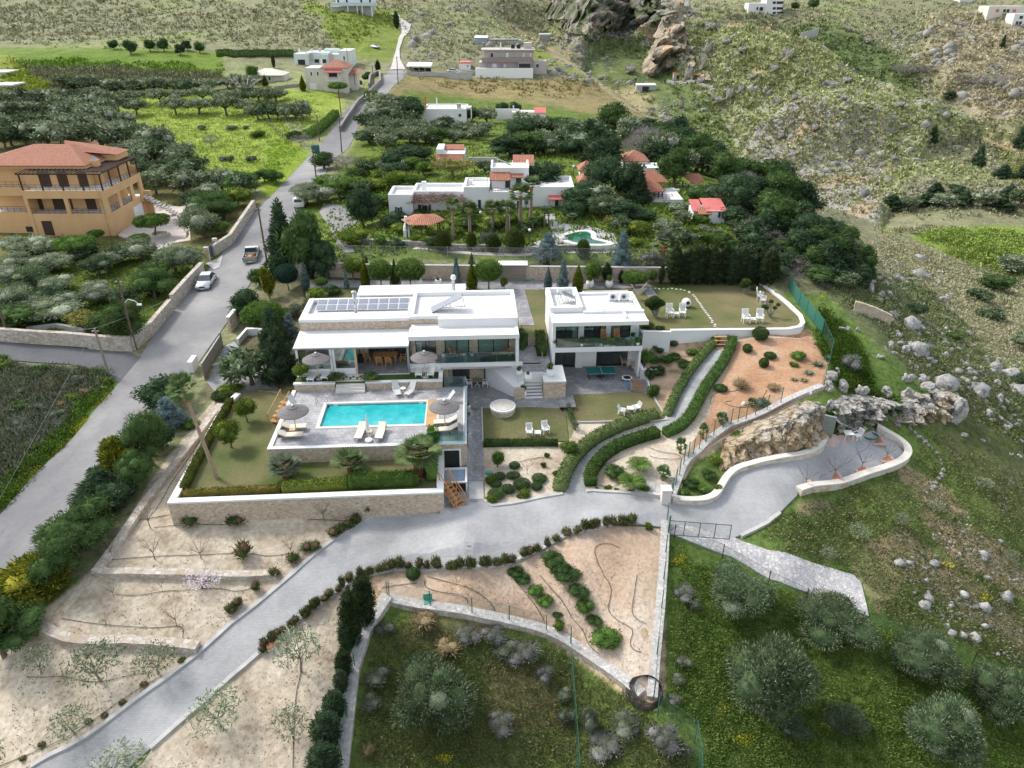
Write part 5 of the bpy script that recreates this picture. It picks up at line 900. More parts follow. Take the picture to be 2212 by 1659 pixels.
f=FB('hill_house','pale rooftop showing above the slope left of the beige house','house',(1760,20),zC);f.bx('wall',1710,1810,-10,20,0,12,mn('faded_white',((.6,.62,.63),(.66,.68,.68)),1,2,.8),xt=8)
f=FB('hill_house','small cream house at the left edge beside the grassy bank','house',(0,165));f.bx('wall',-30,12,158,172,0,6,CREAMP,xt=2);f.bx('roof',-32,14,155,158,-.4,6.4,WROOF)
f=FB('hill_house','small cream house with pale roof at the left edge above the olive grove','house',(5,196));f.bx('wall',-20,20,186,199,0,6,CREAMP,xt=2);f.bx('roof',-22,25,183,186,-.4,6.4,WROOF);f.bx('window',2,8,188,192,-.05,0,DINT)
wl('plot_wall',[PY(u,v,540)[:2]for u,v in((1735,45),(1772,46))],.6,5,CONC,'grey concrete wall on the far right slope below the white block','wall',step=4,base=-3)
OLIVE=lfm('olive_leaves',(.12,.165,.085),(.21,.25,.15),(.3,.33,.24));OLIVED=lfm('olive_leaves_dark',(.05,.085,.038),(.11,.15,.075),(.19,.23,.145))
CONI=lfm('dark_conifer',(.034,.064,.034),(.08,.12,.06));PINE=lfm('pine_needles',(.055,.105,.034),(.11,.17,.06));GRNL=lfm('green_leaves',(.06,.12,.026),(.13,.2,.05));GRNB=lfm('bright_leaves',(.07,.13,.02),(.14,.2,.04),(.2,.24,.05))
YEL=lfm('golden_conifer',(.07,.095,.012),(.16,.17,.02),(.26,.25,.035));BLU=lfm('blue_conifer',(.09,.14,.14),(.19,.25,.25));TOP=lfm('clipped_leaves',(.045,.085,.028),(.095,.145,.05));GOLDT=lfm('golden_clipped',(.07,.11,.012),(.15,.17,.02))
HEDG=lfm('hedge_leaves',(.045,.1,.025),(.1,.165,.045),(.14,.18,.07));PHOT=lfm('red_tipped_leaves',(.055,.10,.03),(.11,.15,.05),(.2,.11,.08));GREYS=lfm('grey_shrub',(.12,.145,.09),(.2,.21,.165));LAV=lfm('lilac_grey_shrub',(.15,.17,.12),(.25,.235,.24));YGR=lfm('yellow_green_leaves',(.13,.16,.03),(.24,.24,.07),(.3,.25,.1))
PALM=lfm('palm_leaves',(.09,.145,.05),(.19,.24,.11));PALMG=lfm('grey_palm_leaves',(.12,.15,.09),(.2,.23,.16));BLOS=lfm('pale_blossom',(.6,.5,.56),(.75,.7,.74));TWIG=mn('bare_twigs',((.14,.11,.095),(.24,.2,.18)),3,3,.9);TWIGL=lfm('fine_grey_twigs',(.17,.15,.14),(.28,.26,.25))
DRYG=lfm('dry_grass',(.26,.2,.11),(.36,.29,.17));GRSS=lfm('grass_tufts',(.09,.15,.03),(.17,.23,.06));FLOW=mn('yellow_flowers',((.55,.5,.02),(.65,.6,.04)),2,2,.8);SHB=mn('palm_fibre',((.2,.07,.04),(.32,.12,.06)),6,4,.9)
def qmesh(nm,Pn,Dn,Wn,ln,wd,mat,extra=None):
 """leaf quads: centre Pn, long axis Dn, width axis Wn"""
 n=len(Pn);ln=np.broadcast_to(ln,(n,))[:,None]/2;wd=np.broadcast_to(wd,(n,))[:,None]/2
 V=np.stack([Pn-Dn*ln,Pn+Wn*wd-Dn*ln*.1,Pn+Dn*ln,Pn-Wn*wd-Dn*ln*.1],1).reshape(-1,3)
 F_=np.arange(n*4).reshape(n,4);mi=np.zeros(n,int);mS=[mat];FL=[F_.ravel()];tot=np.full(n,4)
 if extra is not None and len(extra.v):
  ev=NP(extra.v);b=len(V);V=np.concatenate([V,ev]);FL.append(np.concatenate([NP(f)+b for f in extra.f]));tot=np.concatenate([tot,[len(f)for f in extra.f]]);mi=np.concatenate([mi,NP(extra.m)])
 me=bpy.data.meshes.new(nm);me.vertices.add(len(V));me.vertices.foreach_set('co',V.astype(np.float32).ravel());fl=np.concatenate(FL).astype(np.int32)
 me.loops.add(len(fl));me.loops.foreach_set('vertex_index',fl);me.polygons.add(len(tot));st_=np.concatenate([[0],np.cumsum(tot)[:-1]]).astype(np.int32)
 me.polygons.foreach_set('loop_start',st_);me.polygons.foreach_set('loop_total',tot.astype(np.int32));me.materials.append(mat);me.update();me.validate();return me
def unit(a):return a/(np.linalg.norm(a,axis=1,keepdims=True)+1e-9)
def crown(nm,blobs,n,ln,wd,mat,along=.8,shell=.35,core=True,jit=.25,squash=None,sE=1,up=0.):
 """leaves spread through the outer part of overlapping ellipsoid clumps; blobs=(x,y,z,rx,ry,rz)"""
 g=np.random.default_rng(sE);bl=NP(blobs,float);vol=(bl[:,3]*bl[:,4]*bl[:,5])**(2/3);k=g.choice(len(bl),n,p=vol/vol.sum())
 d=unit(g.normal(size=(n,3)));r=1-shell*g.random(n)**1.5+jit*g.random(n)**3;b_=bl[k];Pn=b_[:,:3]+d*b_[:,3:]*r[:,None]
 ins=np.zeros(n,bool)
 for q_ in bl:ins|=(((Pn-q_[:3])/q_[3:])**2).sum(1)<.42
 Pn=Pn[~ins];d=d[~ins];d[:,2]+=up;n=len(Pn);rd=g.normal(size=(n,3));D_=unit(d*along+rd*(1-along)*.9);W_=unit(np.cross(D_,g.normal(size=(n,3))))
 ex=MB()
 if core:
  for q_ in bl:ex.ball(q_[:3],(q_[3]*.74,q_[4]*.74,q_[5]*.74),8,amp=.12)
 s_=g.uniform(.7,1.3,n);return qmesh(nm,Pn,D_,W_,ln*s_,wd*s_,mat,ex)
def blobs(n,w,z0,z1,br,sE,flat=.8,power=.5):
 g=random.Random(sE);o=[]
 for _ in RG(n):
  a=g.uniform(0,6.283);z=g.uniform(0,1);rr=(w/2-br*.8)*sqrt(g.random())*(1-abs(z-.45)**2*1.4*power*2 if True else 1);r=br*g.uniform(.75,1.2)
  o.append((rr*cos(a),rr*sin(a),z0+r*flat+(z1-z0-2*r*flat)*z,r,r,r*flat))
 return o
def tmh(nm,h,r,mat,branches=5,spread=.3,lean=0,sE=1,top=None,n=6):
 g=random.Random(sE);mb=MB();c=(lean*h*.5,0,h*.5);mb.tube([(0,0,-.4),(0,0,0),(c[0],g.uniform(-.04,.04)*h,c[2]),(lean*h,0,h)],[r*1.35,r*1.2,r*.85,r*.7],n)
 for i in RG(branches):
  a=6.283*i/max(branches,1)+g.uniform(-.4,.4);L_=spread*g.uniform(.7,1.2);zt_=(top or h*1.6)*g.uniform(.75,1.0)
  mb.tube([(lean*h,0,h*.9),(lean*h+L_*.5*cos(a),L_*.5*sin(a),h+(zt_-h)*.45),(lean*h+L_*cos(a),L_*sin(a),zt_)],[r*.55,r*.35,r*.12],5)
 return mb.mesh(nm,mat,1)
PR={}
def proto(kd,w,h,*parts):PR.setdefault(kd,[]).append((w,h,parts))
for s_ in RG(4):
 proto('olive',4.6,3.9,('crown',crown('crown',blobs(11,4.6,.9,3.9,1.05,s_+3,.8),5200,.34,.075,[OLIVE,OLIVE,OLIVED,OLIVE][s_],.7,.5,sE=s_)),('trunk',tmh('trunk',1.1,.2,BARK,5,1.2,.1,s_,2.8)))
for s_ in RG(3):
 proto('olive_far',4.6,3.6,('crown',crown('crown',blobs(9,4.6,.8,3.6,1.1,s_+13,.8),1100,.6,.22,[OLIVE,OLIVED,OLIVE][s_],.6,.5,sE=s_)),('trunk',tmh('trunk',1.0,.2,BARK,4,1.1,.15,s_,2.6,5)))
for s_ in RG(3):
 proto('olive_open',4.8,3.2,('crown',crown('crown',[(cos(a)*1.55,sin(a)*1.4,2.3+.3*sin(a*2+s_),.95,.9,.55)for a in[s_+i*1.2566 for i in RG(5)]]+[(0,0,2.6,1.,1.,.5)],1300,.5,.17,OLIVE,.6,.5,sE=s_+5)),('trunk',tmh('trunk',1.2,.2,BARK,6,1.5,.2,s_+4,2.4)))
for s_ in RG(2):
 proto('olive_big',6,4.2,('crown',crown('crown',blobs(22,6.0,.3,4.2,1.15,s_+23,.85,.4),30000,.22,.05,OLIVED,.8,.5,sE=s_+9,up=.25)),('trunk',tmh('trunk',1.1,.3,BARK,6,1.6,.05,s_,2.8)))
for s_ in RG(3):
 proto('young_olive',2.6,2.8,('crown',crown('crown',[(cos(a)*.8,sin(a)*.75,1.7+.5*sin(a*3+s_),.5,.5,.42)for a in[s_*.7+i*1.05 for i in RG(6)]]+[(0,0,2.2,.55,.55,.5)],1100,.24,.06,OLIVE,.5,.9,core=False,sE=s_+15,jit=.5)),('trunk',tmh('trunk',.9,.06,GBARK,6,.9,.1,s_+8,2.2)))
for s_ in RG(3):
 proto('conifer',4.4,5.6,('crown',crown('crown',[(g_.uniform(-.25,.25)*(1-z)+cos(i*2.4)*(1-z)*1.15,sin(i*2.4)*(1-z)*1.15,.5+z*4.6,1.25*(1-z*.72),1.25*(1-z*.72),.75)for g_ in[random.Random(s_)]for i in RG(17)for z in[i/17]],6500,.4,.11,[CONI,CONI,CONI][s_],.75,.5,sE=s_+31)),('trunk',tmh('trunk',1.5,.2,BARK,0)))
 proto('conifer_far',4.4,5.6,('crown',crown('crown',[(cos(i*2.4+s_)*(1-z)*1.2,sin(i*2.4)*(1-z)*1.2,.6+z*4.3,1.3*(1-z*.6),1.3*(1-z*.6),.85)for i in RG(12)for z in[i/12]],1500,.62,.2,CONI,.6,.5,sE=s_+41)),('trunk',tmh('trunk',1.5,.2,BARK,0)))
for s_ in RG(3):
 proto('dark_tree',5,5,('crown',crown('crown',blobs(14,5,.6,5,1.2,s_+53,.85),2600,.5,.16,[CONI,TOP,CONI][s_],.5,.5,sE=s_+51)),('trunk',tmh('trunk',1.3,.22,BARK,4,1.2,.05,s_,3)))
for s_ in RG(2):
 proto('pine',5,4.8,('crown',crown('crown',blobs(15,5,.8,4.8,1.1,s_+63,.8),7500,.32,.06,PINE,.8,.5,sE=s_+61)),('trunk',tmh('trunk',1.3,.2,BARK,5,1.4,.05,s_,3)))
 proto('golden_conifer',4.2,4.4,('crown',crown('crown',blobs(16,4.2,.2,4.4,.85,s_+73,1.0),7000,.42,.09,YEL,.85,.5,sE=s_+71,up=.5)),('trunk',tmh('trunk',1.0,.18,BARK,0)))
 proto('blue_conifer',3,5,('crown',crown('crown',[(cos(i*2.4+s_)*(1-z)*.7,sin(i*2.4+s_)*(1-z)*.7,.4+z*4.2,.85*(1-z*.6),.85*(1-z*.6),.7)for i in RG(14)for z in[i/14]],4500,.3,.07,BLU,.8,.5,sE=s_+81)),('trunk',tmh('trunk',1.0,.12,BARK,0)))
 proto('cypress',1.6,6,('crown',crown('crown',[(cos(i*2.4)*.12,sin(i*2.4)*.12,.5+i*.4,.72*sin(pi*min(.93,(i+2.5)/16.)),.72*sin(pi*min(.93,(i+2.5)/16.)),.6)for i in RG(13)],5200,.26,.06,CONI if s_==0 else lfm('cypress_green',(.028,.045,.02),(.06,.08,.035)),.6,.4,sE=s_+91,up=.9)),('trunk',tmh('trunk',.8,.1,BARK,0)))
proto('golden_cone',2,4.4,('crown',crown('crown',[(0,0,.5+i*.4,1.0*sin(pi*(.22+.55*(1-i/9.8))**1.0)*(1-i/11),1.0*sin(pi*(.22+.55*(1-i/9.8)))*(1-i/11),.55)for i in RG(10)],6500,.16,.05,GOLDT,.6,.2,sE=101,jit=.1,up=.8)))
proto('dark_cone',2,4.4,('crown',crown('crown',[(0,0,.7+i*.38,1.0*(1-i/11),1.0*(1-i/11),.5)for i in RG(10)],6000,.16,.05,TOP,.6,.2,sE=103,jit=.1,up=.8)),('trunk',tmh('trunk',.5,.07,BARK,0)))
proto('blue_cone',2,4.4,('crown',crown('crown',[(0,0,.5+i*.4,1.0*sin(pi*(.25+.55*(1-i/9.8)))*(1-i/11),1.0*sin(pi*(.25+.55*(1-i/9.8)))*(1-i/11),.5)for i in RG(10)],6000,.15,.045,BLU,.6,.2,sE=105,jit=.1,up=.8)),('trunk',tmh('trunk',.4,.07,BARK,0)))
proto('egg_bush',2.2,3.4,('crown',crown('crown',[(0,0,1.5,1.05,1.05,1.45),(0,0,2.1,.85,.85,1.2)],5000,.17,.06,lfm('olive_clipped',(.04,.065,.015),(.085,.11,.03)),.6,.2,sE=107,jit=.12)))
proto('ball_tree',3,4,('crown',crown('crown',[(0,0,2.55,1.42,1.42,1.3)]+[(cos(a)*.5,sin(a)*.5,2.5,1.0,1.0,1.0)for a in(0,2.1,4.2)],8000,.18,.07,GRNL,.4,.25,sE=109,jit=.12)),('trunk',tmh('trunk',1.6,.09,BARK,3,.5)))
proto('ball_tree_dark',3,4,('crown',crown('crown',[(0,0,2.6,1.45,1.45,1.35)],7500,.16,.07,lfm('dark_glossy_leaves',(.025,.06,.045),(.05,.095,.065)),.35,.2,sE=110,jit=.1)),('trunk',tmh('trunk',1.6,.08,BARK,0)))
proto('ball_bush',1,.85,('foliage',crown('foliage',[(0,0,.4,.48,.48,.42)],2200,.085,.035,TOP,.5,.2,sE=111,jit=.1)))
proto('green_ball_bush',1,.8,('foliage',crown('foliage',[(0,0,.37,.48,.48,.41)],2200,.085,.035,lfm('fresh_clipped',(.045,.085,.03),(.10,.15,.06)),.5,.2,sE=112,jit=.14)))
for s_ in RG(2):
 proto('shrub',1.6,1.2,('foliage',crown('foliage',blobs(8,1.6,0,1.2,.42,s_+113,.9),1800,.17,.05,[GRNL,TOP][s_],.7,.5,sE=s_+113,up=.4)))
 proto('grey_shrub',1.8,1.1,('foliage',crown('foliage',blobs(8,1.8,0,1.1,.45,s_+117,.8),2200,.18,.035,[GREYS,LAV][s_],.8,.6,sE=s_+117,up=.5)))
 proto('red_tip_shrub',1.1,1.2,('foliage',crown('foliage',blobs(6,.9,0,.9,.3,s_+121,1),650,.22,.05,PHOT,.8,.8,core=True,sE=s_+121,up=1.2,jit=.6)))
 proto('green_tree',4,4,('crown',crown('crown',blobs(13,4,.8,4,.95,s_+125,.85),4500,.26,.09,[GRNL,GRNB][s_],.5,.5,sE=s_+125)),('trunk',tmh('trunk',1.2,.14,BARK,5,1.1,.08,s_,2.8)))
 proto('yellow_tree',4.4,3.6,('crown',crown('crown',blobs(10,4.4,1.2,3.6,.8,s_+131,.7),2600,.28,.09,YGR,.5,.7,core=False,sE=s_+131)),('trunk',tmh('trunk',1.3,.14,BARK,6,1.5,.08,s_,2.9)))
 proto('dry_bush',1.3,.9,('foliage',crown('foliage',blobs(5,1.2,0,.8,.35,s_+135,.8),700,.4,.03,DRYG,.9,.8,core=True,sE=s_+135,up=.9,jit=.7)))
proto('green_shrub_low',1.3,.7,('foliage',crown('foliage',blobs(6,1.3,0,.7,.32,141,.7),1200,.14,.05,GRNB,.6,.5,sE=141,up=.4)))
proto('clipped_umbrella',4.4,3.2,('crown',crown('crown',[(cos(a)*1.2,sin(a)*1.1,2.45,.95,.95,.6)for a in(0,1.05,2.1,3.14,4.2,5.2)]+[(0,0,2.7,1.4,1.4,.5)],6500,.18,.08,GRNL,.5,.25,sE=143,jit=.12)),('trunk',tmh('trunk',1.6,.13,BARK,5,.9,.2,2,2.3)))
def baretree(nm,h,w,sE,mat,n=7,r=.035,fine=60):
 g=random.Random(sE);mb=MB().tube([(0,0,-.2),(0.02,0,h*.35)],[r*1.5,r],5)
 for i in RG(n):
  a=6.283*i/n+g.uniform(-.3,.3);q=Vector((cos(a)*w*.28,sin(a)*w*.28,h*g.uniform(.6,.75)));e=Vector((cos(a)*w*.48,sin(a)*w*.48,h*g.uniform(.8,1.05)))
  mb.tube([(0,0,h*.33),q,e],[r*.7,r*.45,r*.2],4,cap=False)
  for _ in RG(fine//n):
   t_=g.random();p=q.lerp(e,t_);mb.tube([p,p+Vector((g.uniform(-1,1),g.uniform(-1,1),g.uniform(.1,1)))*w*.14],[r*.3,r*.12],3,cap=False)
 return mb.mesh(nm,mat)
for s_ in RG(3):proto('bare_tree',2,2,('branches',baretree('branches',2,2,s_,TWIG)))
proto('bare_brush',3.2,2.6,('branches',crown('branches',blobs(9,3.2,.3,2.6,.8,151,.8),2600,.5,.022,TWIGL,.9,.9,core=False,sE=151,up=.5)),('trunk',tmh('trunk',.7,.09,GBARK,7,1.2,0,2,2)))
proto('pale_bare_tree',4,4,('branches',baretree('branches',4,4,9,mn('pale_branches',((.45,.42,.4),(.6,.57,.55)),2,2,.9),9,.09,90)))
proto('blossom_tree',3,2.6,('blossom',crown('blossom',blobs(10,3,.5,2.6,.6,153,.8),2600,.09,.09,BLOS,.2,.9,core=False,sE=153)),('trunk',tmh('trunk',.6,.07,BARK,8,1.1,0,3,2.2)))
def fan_palm(nm,r,n,mat,sE,droop=.5,up=.9,wf=.26):
 g=np.random.default_rng(sE);Ps=[];Ds=[];Ws=[];L_=[];Wd=[]
 for i in RG(n):
  a=g.uniform(0,6.283);el=g.uniform(-.25,1.35)*up;o=NP([cos(a)*cos(el),sin(a)*cos(el),sin(el)]);c=o*r*.45;s=NP([-sin(a),cos(a),0]);u=np.cross(o,s)
  for k in np.linspace(-1.25,1.25,13):
   d=o*cos(k)+s*sin(k);d=d+NP([0,0,-.25*droop*abs(cos(k))]);d/=np.linalg.norm(d);l=r*.6*(1-.25*abs(k)/1.25);Ps.append(c+d*l/2);Ds.append(d);Ws.append(np.cross(d,u)/np.linalg.norm(np.cross(d,u)));L_.append(l);Wd.append(r*.11)
  Ps.append(c/2);Ds.append(o);Ws.append(s);L_.append(r*.5);Wd.append(r*.03)
 return qmesh(nm,NP(Ps),NP(Ds),NP(Ws),NP(L_),NP(Wd),mat)
def feather_palm(nm,r,n,mat,sE,upz=.6,nl=26):
 g=np.random.default_rng(sE);Ps=[];Ds=[];Ws=[];L_=[];Wd=[]
 for i in RG(n):
  a=6.283*i/n+g.uniform(-.2,.2);e0=g.uniform(.5,1.2)*upz*1.3
  for k in RG(nl):
   t_=(k+1)/nl;x=r*t_*cos(e0*(1-t_*.5));z=r*(sin(e0)*t_-.55*t_*t_);p=NP([cos(a)*x,sin(a)*x,z]);o=NP([cos(a),sin(a),0]);s=NP([-sin(a),cos(a),0]);l=r*.34*sin(pi*min(1,t_*.85+.12))
   for sg in(1,-1):
    d=s*sg*.8+o*.6+NP([0,0,.25]);d/=np.linalg.norm(d);Ps.append(p+d*l/2);Ds.append(d);Ws.append(np.cross(d,[0,0,1]));L_.append(l);Wd.append(r*.035)
 W_=unit(NP(Ws));return qmesh(nm,NP(Ps),NP(Ds),W_,NP(L_),NP(Wd),mat)
def palm_kind(kd,tr_h,tr_r,cr,mat,fan=True,n=34,skirt=.35,tm=None,sE=1):
 mb=MB();k=int(tr_h/.12)+3;pts=[(0,0,-.3+(tr_h+.3)*i/k)for i in RG(k+1)];mb.tube(pts,[tr_r*(1.25-.35*i/k)*(1.05 if i%2 else .95)for i in RG(k+1)],10)
 parts=[('crown',fan_palm('crown',cr,n,mat,sE)if fan else feather_palm('crown',cr,n,mat,sE),tr_h+.1),('trunk',mb.mesh('trunk',tm or SHB,1))]
 if skirt:m2=MB();m2.lathe([(tr_r*1.0,tr_h-skirt*2),(tr_r*1.25,tr_h-skirt),(tr_r*1.0,tr_h-.1)],10);parts.append(('fibre_skirt',m2.mesh('fibre_skirt',mn('orange_fibre_'+kd,((.38,.13,.05),(.5,.2,.08)),6,4,.9),1)))
 PR[kd]=[(cr*2,tr_h+cr,tuple(parts))]
PTR=mn('palm_trunk_grey',((.2,.14,.11),(.33,.25,.2)),7,4,.9,.5,10,.03);PTR2=mn('palm_trunk_tan',((.3,.22,.15),(.42,.32,.24)),7,4,.9,.5,10,.03)
palm_kind('tall_fan_palm',5.2,.2,1.6,PALM,tm=PTR);palm_kind('small_fan_palm',1.0,.22,1.35,PALM,skirt=0);palm_kind('grey_fan_palm',.9,.22,1.2,PALMG,skirt=0,sE=3);palm_kind('slender_palm',5.6,.13,1.2,PALM,tm=PTR2,skirt=.3,sE=5,n=26);palm_kind('big_fan_palm',2.0,.3,1.5,PALM,skirt=0,sE=7)
palm_kind('date_palm',.5,.22,1.5,GRNL,fan=False,n=22,skirt=0,sE=9,tm=PTR2);palm_kind('cycad',.25,.18,.95,TOP,fan=False,n=20,skirt=0,sE=11);palm_kind('silver_fan_palm',1.6,.3,2.0,PALMG,skirt=.4,sE=13);palm_kind('thin_trunk_palm',2.2,.1,.8,PALM,skirt=0,sE=15,tm=BARK)
PR['agave']=[(1,.7,(('leaves',qmesh('leaves',*[NP(a)for a in(lambda g:([[cos(a)*cos(e)*.25,sin(a)*cos(e)*.25,sin(e)*.25+.02]for a,e in g],[[cos(a)*cos(e),sin(a)*cos(e),sin(e)]for a,e in g],[[-sin(a),cos(a),0]for a,e in g]))([(i*.7,.3+.9*(i%5)/5)for i in RG(40)])],.5,.09,lfm('agave_leaf',(.10,.15,.10),(.2,.25,.18)))),))]
def pl_(kd,p,w=None,h=None,lb='',cat='tree',gp=None,nm=None,rz=None,i=None,oy=None):
 l=PR[kd];i=R.randrange(len(l))if i is None else i%len(l);pw,ph,parts=l[i];sx=(w or pw)/pw;sz=(h/ph)if h else sx
 rz=UF(0,6.28)if rz is None else rz
 if len(parts)==1:
  o=bpy.data.objects.new(nm or kd,parts[0][1]);COL.objects.link(o);o.location=p;o.rotation_euler=(0,0,rz);o.scale=(sx,sx,sz);tag(o,lb,cat,gp,oy);return o
 e=bpy.data.objects.new(nm or kd,None);COL.objects.link(e);e.location=p;e.rotation_euler=(0,0,rz);e.scale=(sx,sx,sz);e.empty_display_size=.2;tag(e,lb,cat,gp,oy)
 for q_ in parts:kid(q_[0],q_[1],e,(0,0,q_[2])if len(q_)>2 else None)
 return e
def pbox(kd,cu,v0,v1,wpx,lb,cat='tree',nm=None,gp=None,bu=0,z=None,fixw=None,**k):
 """place by the picture box of the plant: centre u, top v, bottom v, width"""
 vb=v1
 wpx=wpx*1.1;p=G(cu,vb)if z is None else P(cu,vb,z);D_=depth(p);dep=atan2(H-p[2],p[1]);w=wpx*D_/FP
 if bu:vb=v1-.42*wpx*sin(dep);p=G(cu,vb)if z is None else P(cu,vb,z)
 hm=(v1-v0)*D_/FP;h=max((hm-w*sin(dep)*(.75 if bu else .45))/cos(dep),w*.35)
 return pl_(kd,p,w,h,lb,cat,gp,nm,**k)
def many(kd,lst,lb,cat,nm,gp,bu=0,cv=lambda x,y:(x,y),sc=1,**k):
 for q_ in lst:
  u,v0=cv(q_[0],q_[1]);_,v1=cv(q_[0],q_[2]);pbox(kd,u,v0,v1,q_[3]*sc,lb,cat,nm,gp,bu,**k)
tt=lambda i,j:(lambda x,y:(553*i+x/4,414.75*j+y/4))
pbox('golden_conifer',92,1168,1345,182,'bushy golden green conifer nearest the bottom left corner by the road','tree','golden_conifer',bu=1)
pbox('pine',178,1080,1240,165,'spreading dark green pine between the golden conifer and the juniper by the road','tree','pine_tree',bu=1)
pbox('conifer',230,980,1125,138,'broad dark blue green juniper by the main road','tree','juniper',bu=1)
pbox('golden_conifer',268,930,1062,106,'golden green conifer just above the broad juniper by the road','tree','golden_conifer',bu=1)
pbox('pine',330,868,1030,98,'olive green conifer with bare inner branches by the road','tree','conifer_tree',bu=1)
pbox('dark_tree',362,798,905,112,'dark rounded evergreen beside the tall leaning palm and road','tree','evergreen_tree',bu=1)
pbox('blue_conifer',370,842,940,80,'silvery blue conifer before the dark rounded evergreen','tree','blue_conifer',bu=1)
pbox('dark_tree',10,1268,1460,120,'dark green evergreen cut off by the left edge below the golden conifer','tree','evergreen_tree',bu=1)
pbox('shrub',415,900,930,40,'low dark shrub at the foot of the silvery conifer','shrub','shrub',bu=1)
c0=tt(0,2);many('bare_tree',[(1300,1000,1250,180),(1340,1270,1520,180),(1740,1320,1510,170),(970,1330,1495,110)],'leafless young fruit tree in the upper sand garden, {o}','tree','bare_tree','bare fruit trees in the sand garden',cv=c0,sc=.25)
many('red_tip_shrub',[(1665,1040,1215,190),(2045,1040,1205,190),(2110,1280,1500,170)],'small reddish leaved tree in the upper sand garden, {o}','tree','reddish_tree','reddish young trees',cv=c0,sc=.25)
c1=tt(1,2);many('bare_tree',[(590,960,1190,150),(310,1290,1490,110),(205,1080,1195,50)],'leafless young tree on the sand below the long lawn wall, {o}','tree','bare_tree','bare fruit trees in the sand garden',cv=c1,sc=.25)
c2=tt(0,3);many('bare_tree',[(985,30,180,110),(1410,0,145,60),(920,300,420,110),(1530,230,430,140),(2190,0,120,130)],'leafless young tree in the middle sand garden, {o}','tree','bare_tree','bare fruit trees in the sand garden',cv=c2,sc=.25)
pbox('blossom_tree',438,1228,1296,78,'small almond tree covered in pale pink blossom','tree','blossom_tree',bu=1)
many('young_olive',[(360,550,850,270),(870,470,910,460),(1370,510,850,350),(650,1060,1370,350)],'thin young olive tree on the pale sand left of the driveway, {o}','tree','olive_tree','young olives beside the driveway',cv=c2,sc=.25)
many('young_olive',[(1900,900,1290,460),(1020,1420,1700,480)],'thin young olive tree overhanging the edge of the driveway, {o}','tree','olive_tree','young olives beside the driveway',cv=c2,sc=.25)
pbox('young_olive',0,1585,1680,60,'young olive cut off by the bottom left edge','tree','olive_tree')
c3=tt(1,3);many('young_olive',[(390,350,830,390),(320,1060,1400,310)],'thin young olive tree between the driveway and the cypress row, {o}','tree','olive_tree','young olives beside the driveway',cv=c3,sc=.25)
many('cypress',[(960,-90,440,185),(850,70,600,185),(790,340,660,120),(775,590,880,140),(750,770,1010,120),(695,940,1230,190),(625,1110,1460,240),(610,1380,1740,270)],'dark cypress of the row along the grey stone wall, {o}','tree','cypress_tree','cypress row beside the stone wall',cv=c3,sc=.25)
pbox('olive_big',945,1405,1610,195,'big dense olive tree alone in the hollow at the bottom centre','tree','olive_tree',bu=1,i=0)
for a,l in(((1592,1208,1345,150),'dense olive tree just below the metal gate and flagstone ramp'),((1640,1368,1610,190),'tallest olive tree of the lower right grove, left of centre'),((1805,1288,1430,170),'wide olive tree below the tip of the flagstone ramp'),((1980,1355,1495,165),'olive tree touching the lower wire fence in the right grove'),((2012,1490,1680,175),'olive tree at the bottom of the right hand grove'),((2150,1420,1590,150),'olive tree nearest the right edge of the lower grove'),((1815,1515,1605,90),'smallest dark olive in the middle of the lower right grove'),((1720,1560,1600,60),'low grey olive sprout between the two biggest right hand olives')):
 pbox('olive_big',*a,l,'tree','olive_tree',bu=1,gp='olives of the lower right grove')
for x,y0,y1,w,l in((80,560,800,300,'left of the green fence'),(280,760,940,160,'touching the fence, upper one'),(450,950,1110,170,'beside the green fence, middle one'),(465,1120,1330,190,'against the fence, lower one'),(660,1110,1430,210,'just right of the fence'),(980,1160,1450,340,'largest, at the foot of the stone wall corner'),(800,1340,1620,330,'at the bottom centre'),(1310,1260,1560,300,'darkest, left of the angled fence'),(1500,1440,1600,130,'tucked in the angle of the fence'),(1475,670,820,170,'right of the straight wall'),(1580,180,330,130,'upper one right of the straight wall'),(1480,80,240,200,'topmost one beside the straight wall'),(1400,1020,1120,120,'near the coiled hose'),(1430,850,960,140,'halfway down right of the straight wall')):
 u,v0=tt(2,3)(x,y0);v1=tt(2,3)(x,y1)[1];pbox('grey_shrub',u,v0,v1,w/4,'grey lilac wild shrub '+l,'shrub','wild_shrub',bu=1,gp='grey wild shrubs in the hollow')
for x,y0,y1,w,l in((1830,440,620,230,'below the pebble topped wall'),(2050,450,600,220,'beside the rusty pot in the hollow'),(2150,560,760,260,'right of the big olive, upper'),(1050,800,1000,260,'left of the big olive'),(1000,1000,1200,220,'along the grey wall in the hollow'),(1100,380,560,220,'in the corner under the wall'),(2120,1150,1400,240,'lower right of the big olive')):
 u,v0=tt(1,3)(x,y0);v1=tt(1,3)(x,y1)[1];pbox('grey_shrub',u,v0,v1,w/4,'grey green wild shrub '+l,'shrub','wild_shrub',bu=1,gp='grey wild shrubs in the hollow')
pbox('dry_bush',967,1376,1422,60,'tuft of dry straw coloured grass behind the big olive','grass tuft','dry_tuft',bu=1);pbox('dry_bush',920,1330,1365,70,'dry brown reeds hanging from the pebble topped wall','grass tuft','dry_tuft',bu=1);pbox('dry_bush',795,1605,1640,30,'small dry tuft beside white stones at the bottom','grass tuft','dry_tuft',bu=1)
many('shrub',[(340,1420,1600,210),(430,1530,1700,170),(40,1580,1680,140)],'dark leafy bush near the bend of the driveway, {o}','bush','dark_bush','dark bushes in the reddish garden',1,tt(2,2),.25)
many('shrub',[(100,-40,80,140),(210,70,200,150),(300,150,290,160),(390,300,380,90)],'dark rounded bush in the left file of the reddish garden, {o}','bush','dark_bush','dark bushes in the reddish garden',1,tt(2,3),.25)
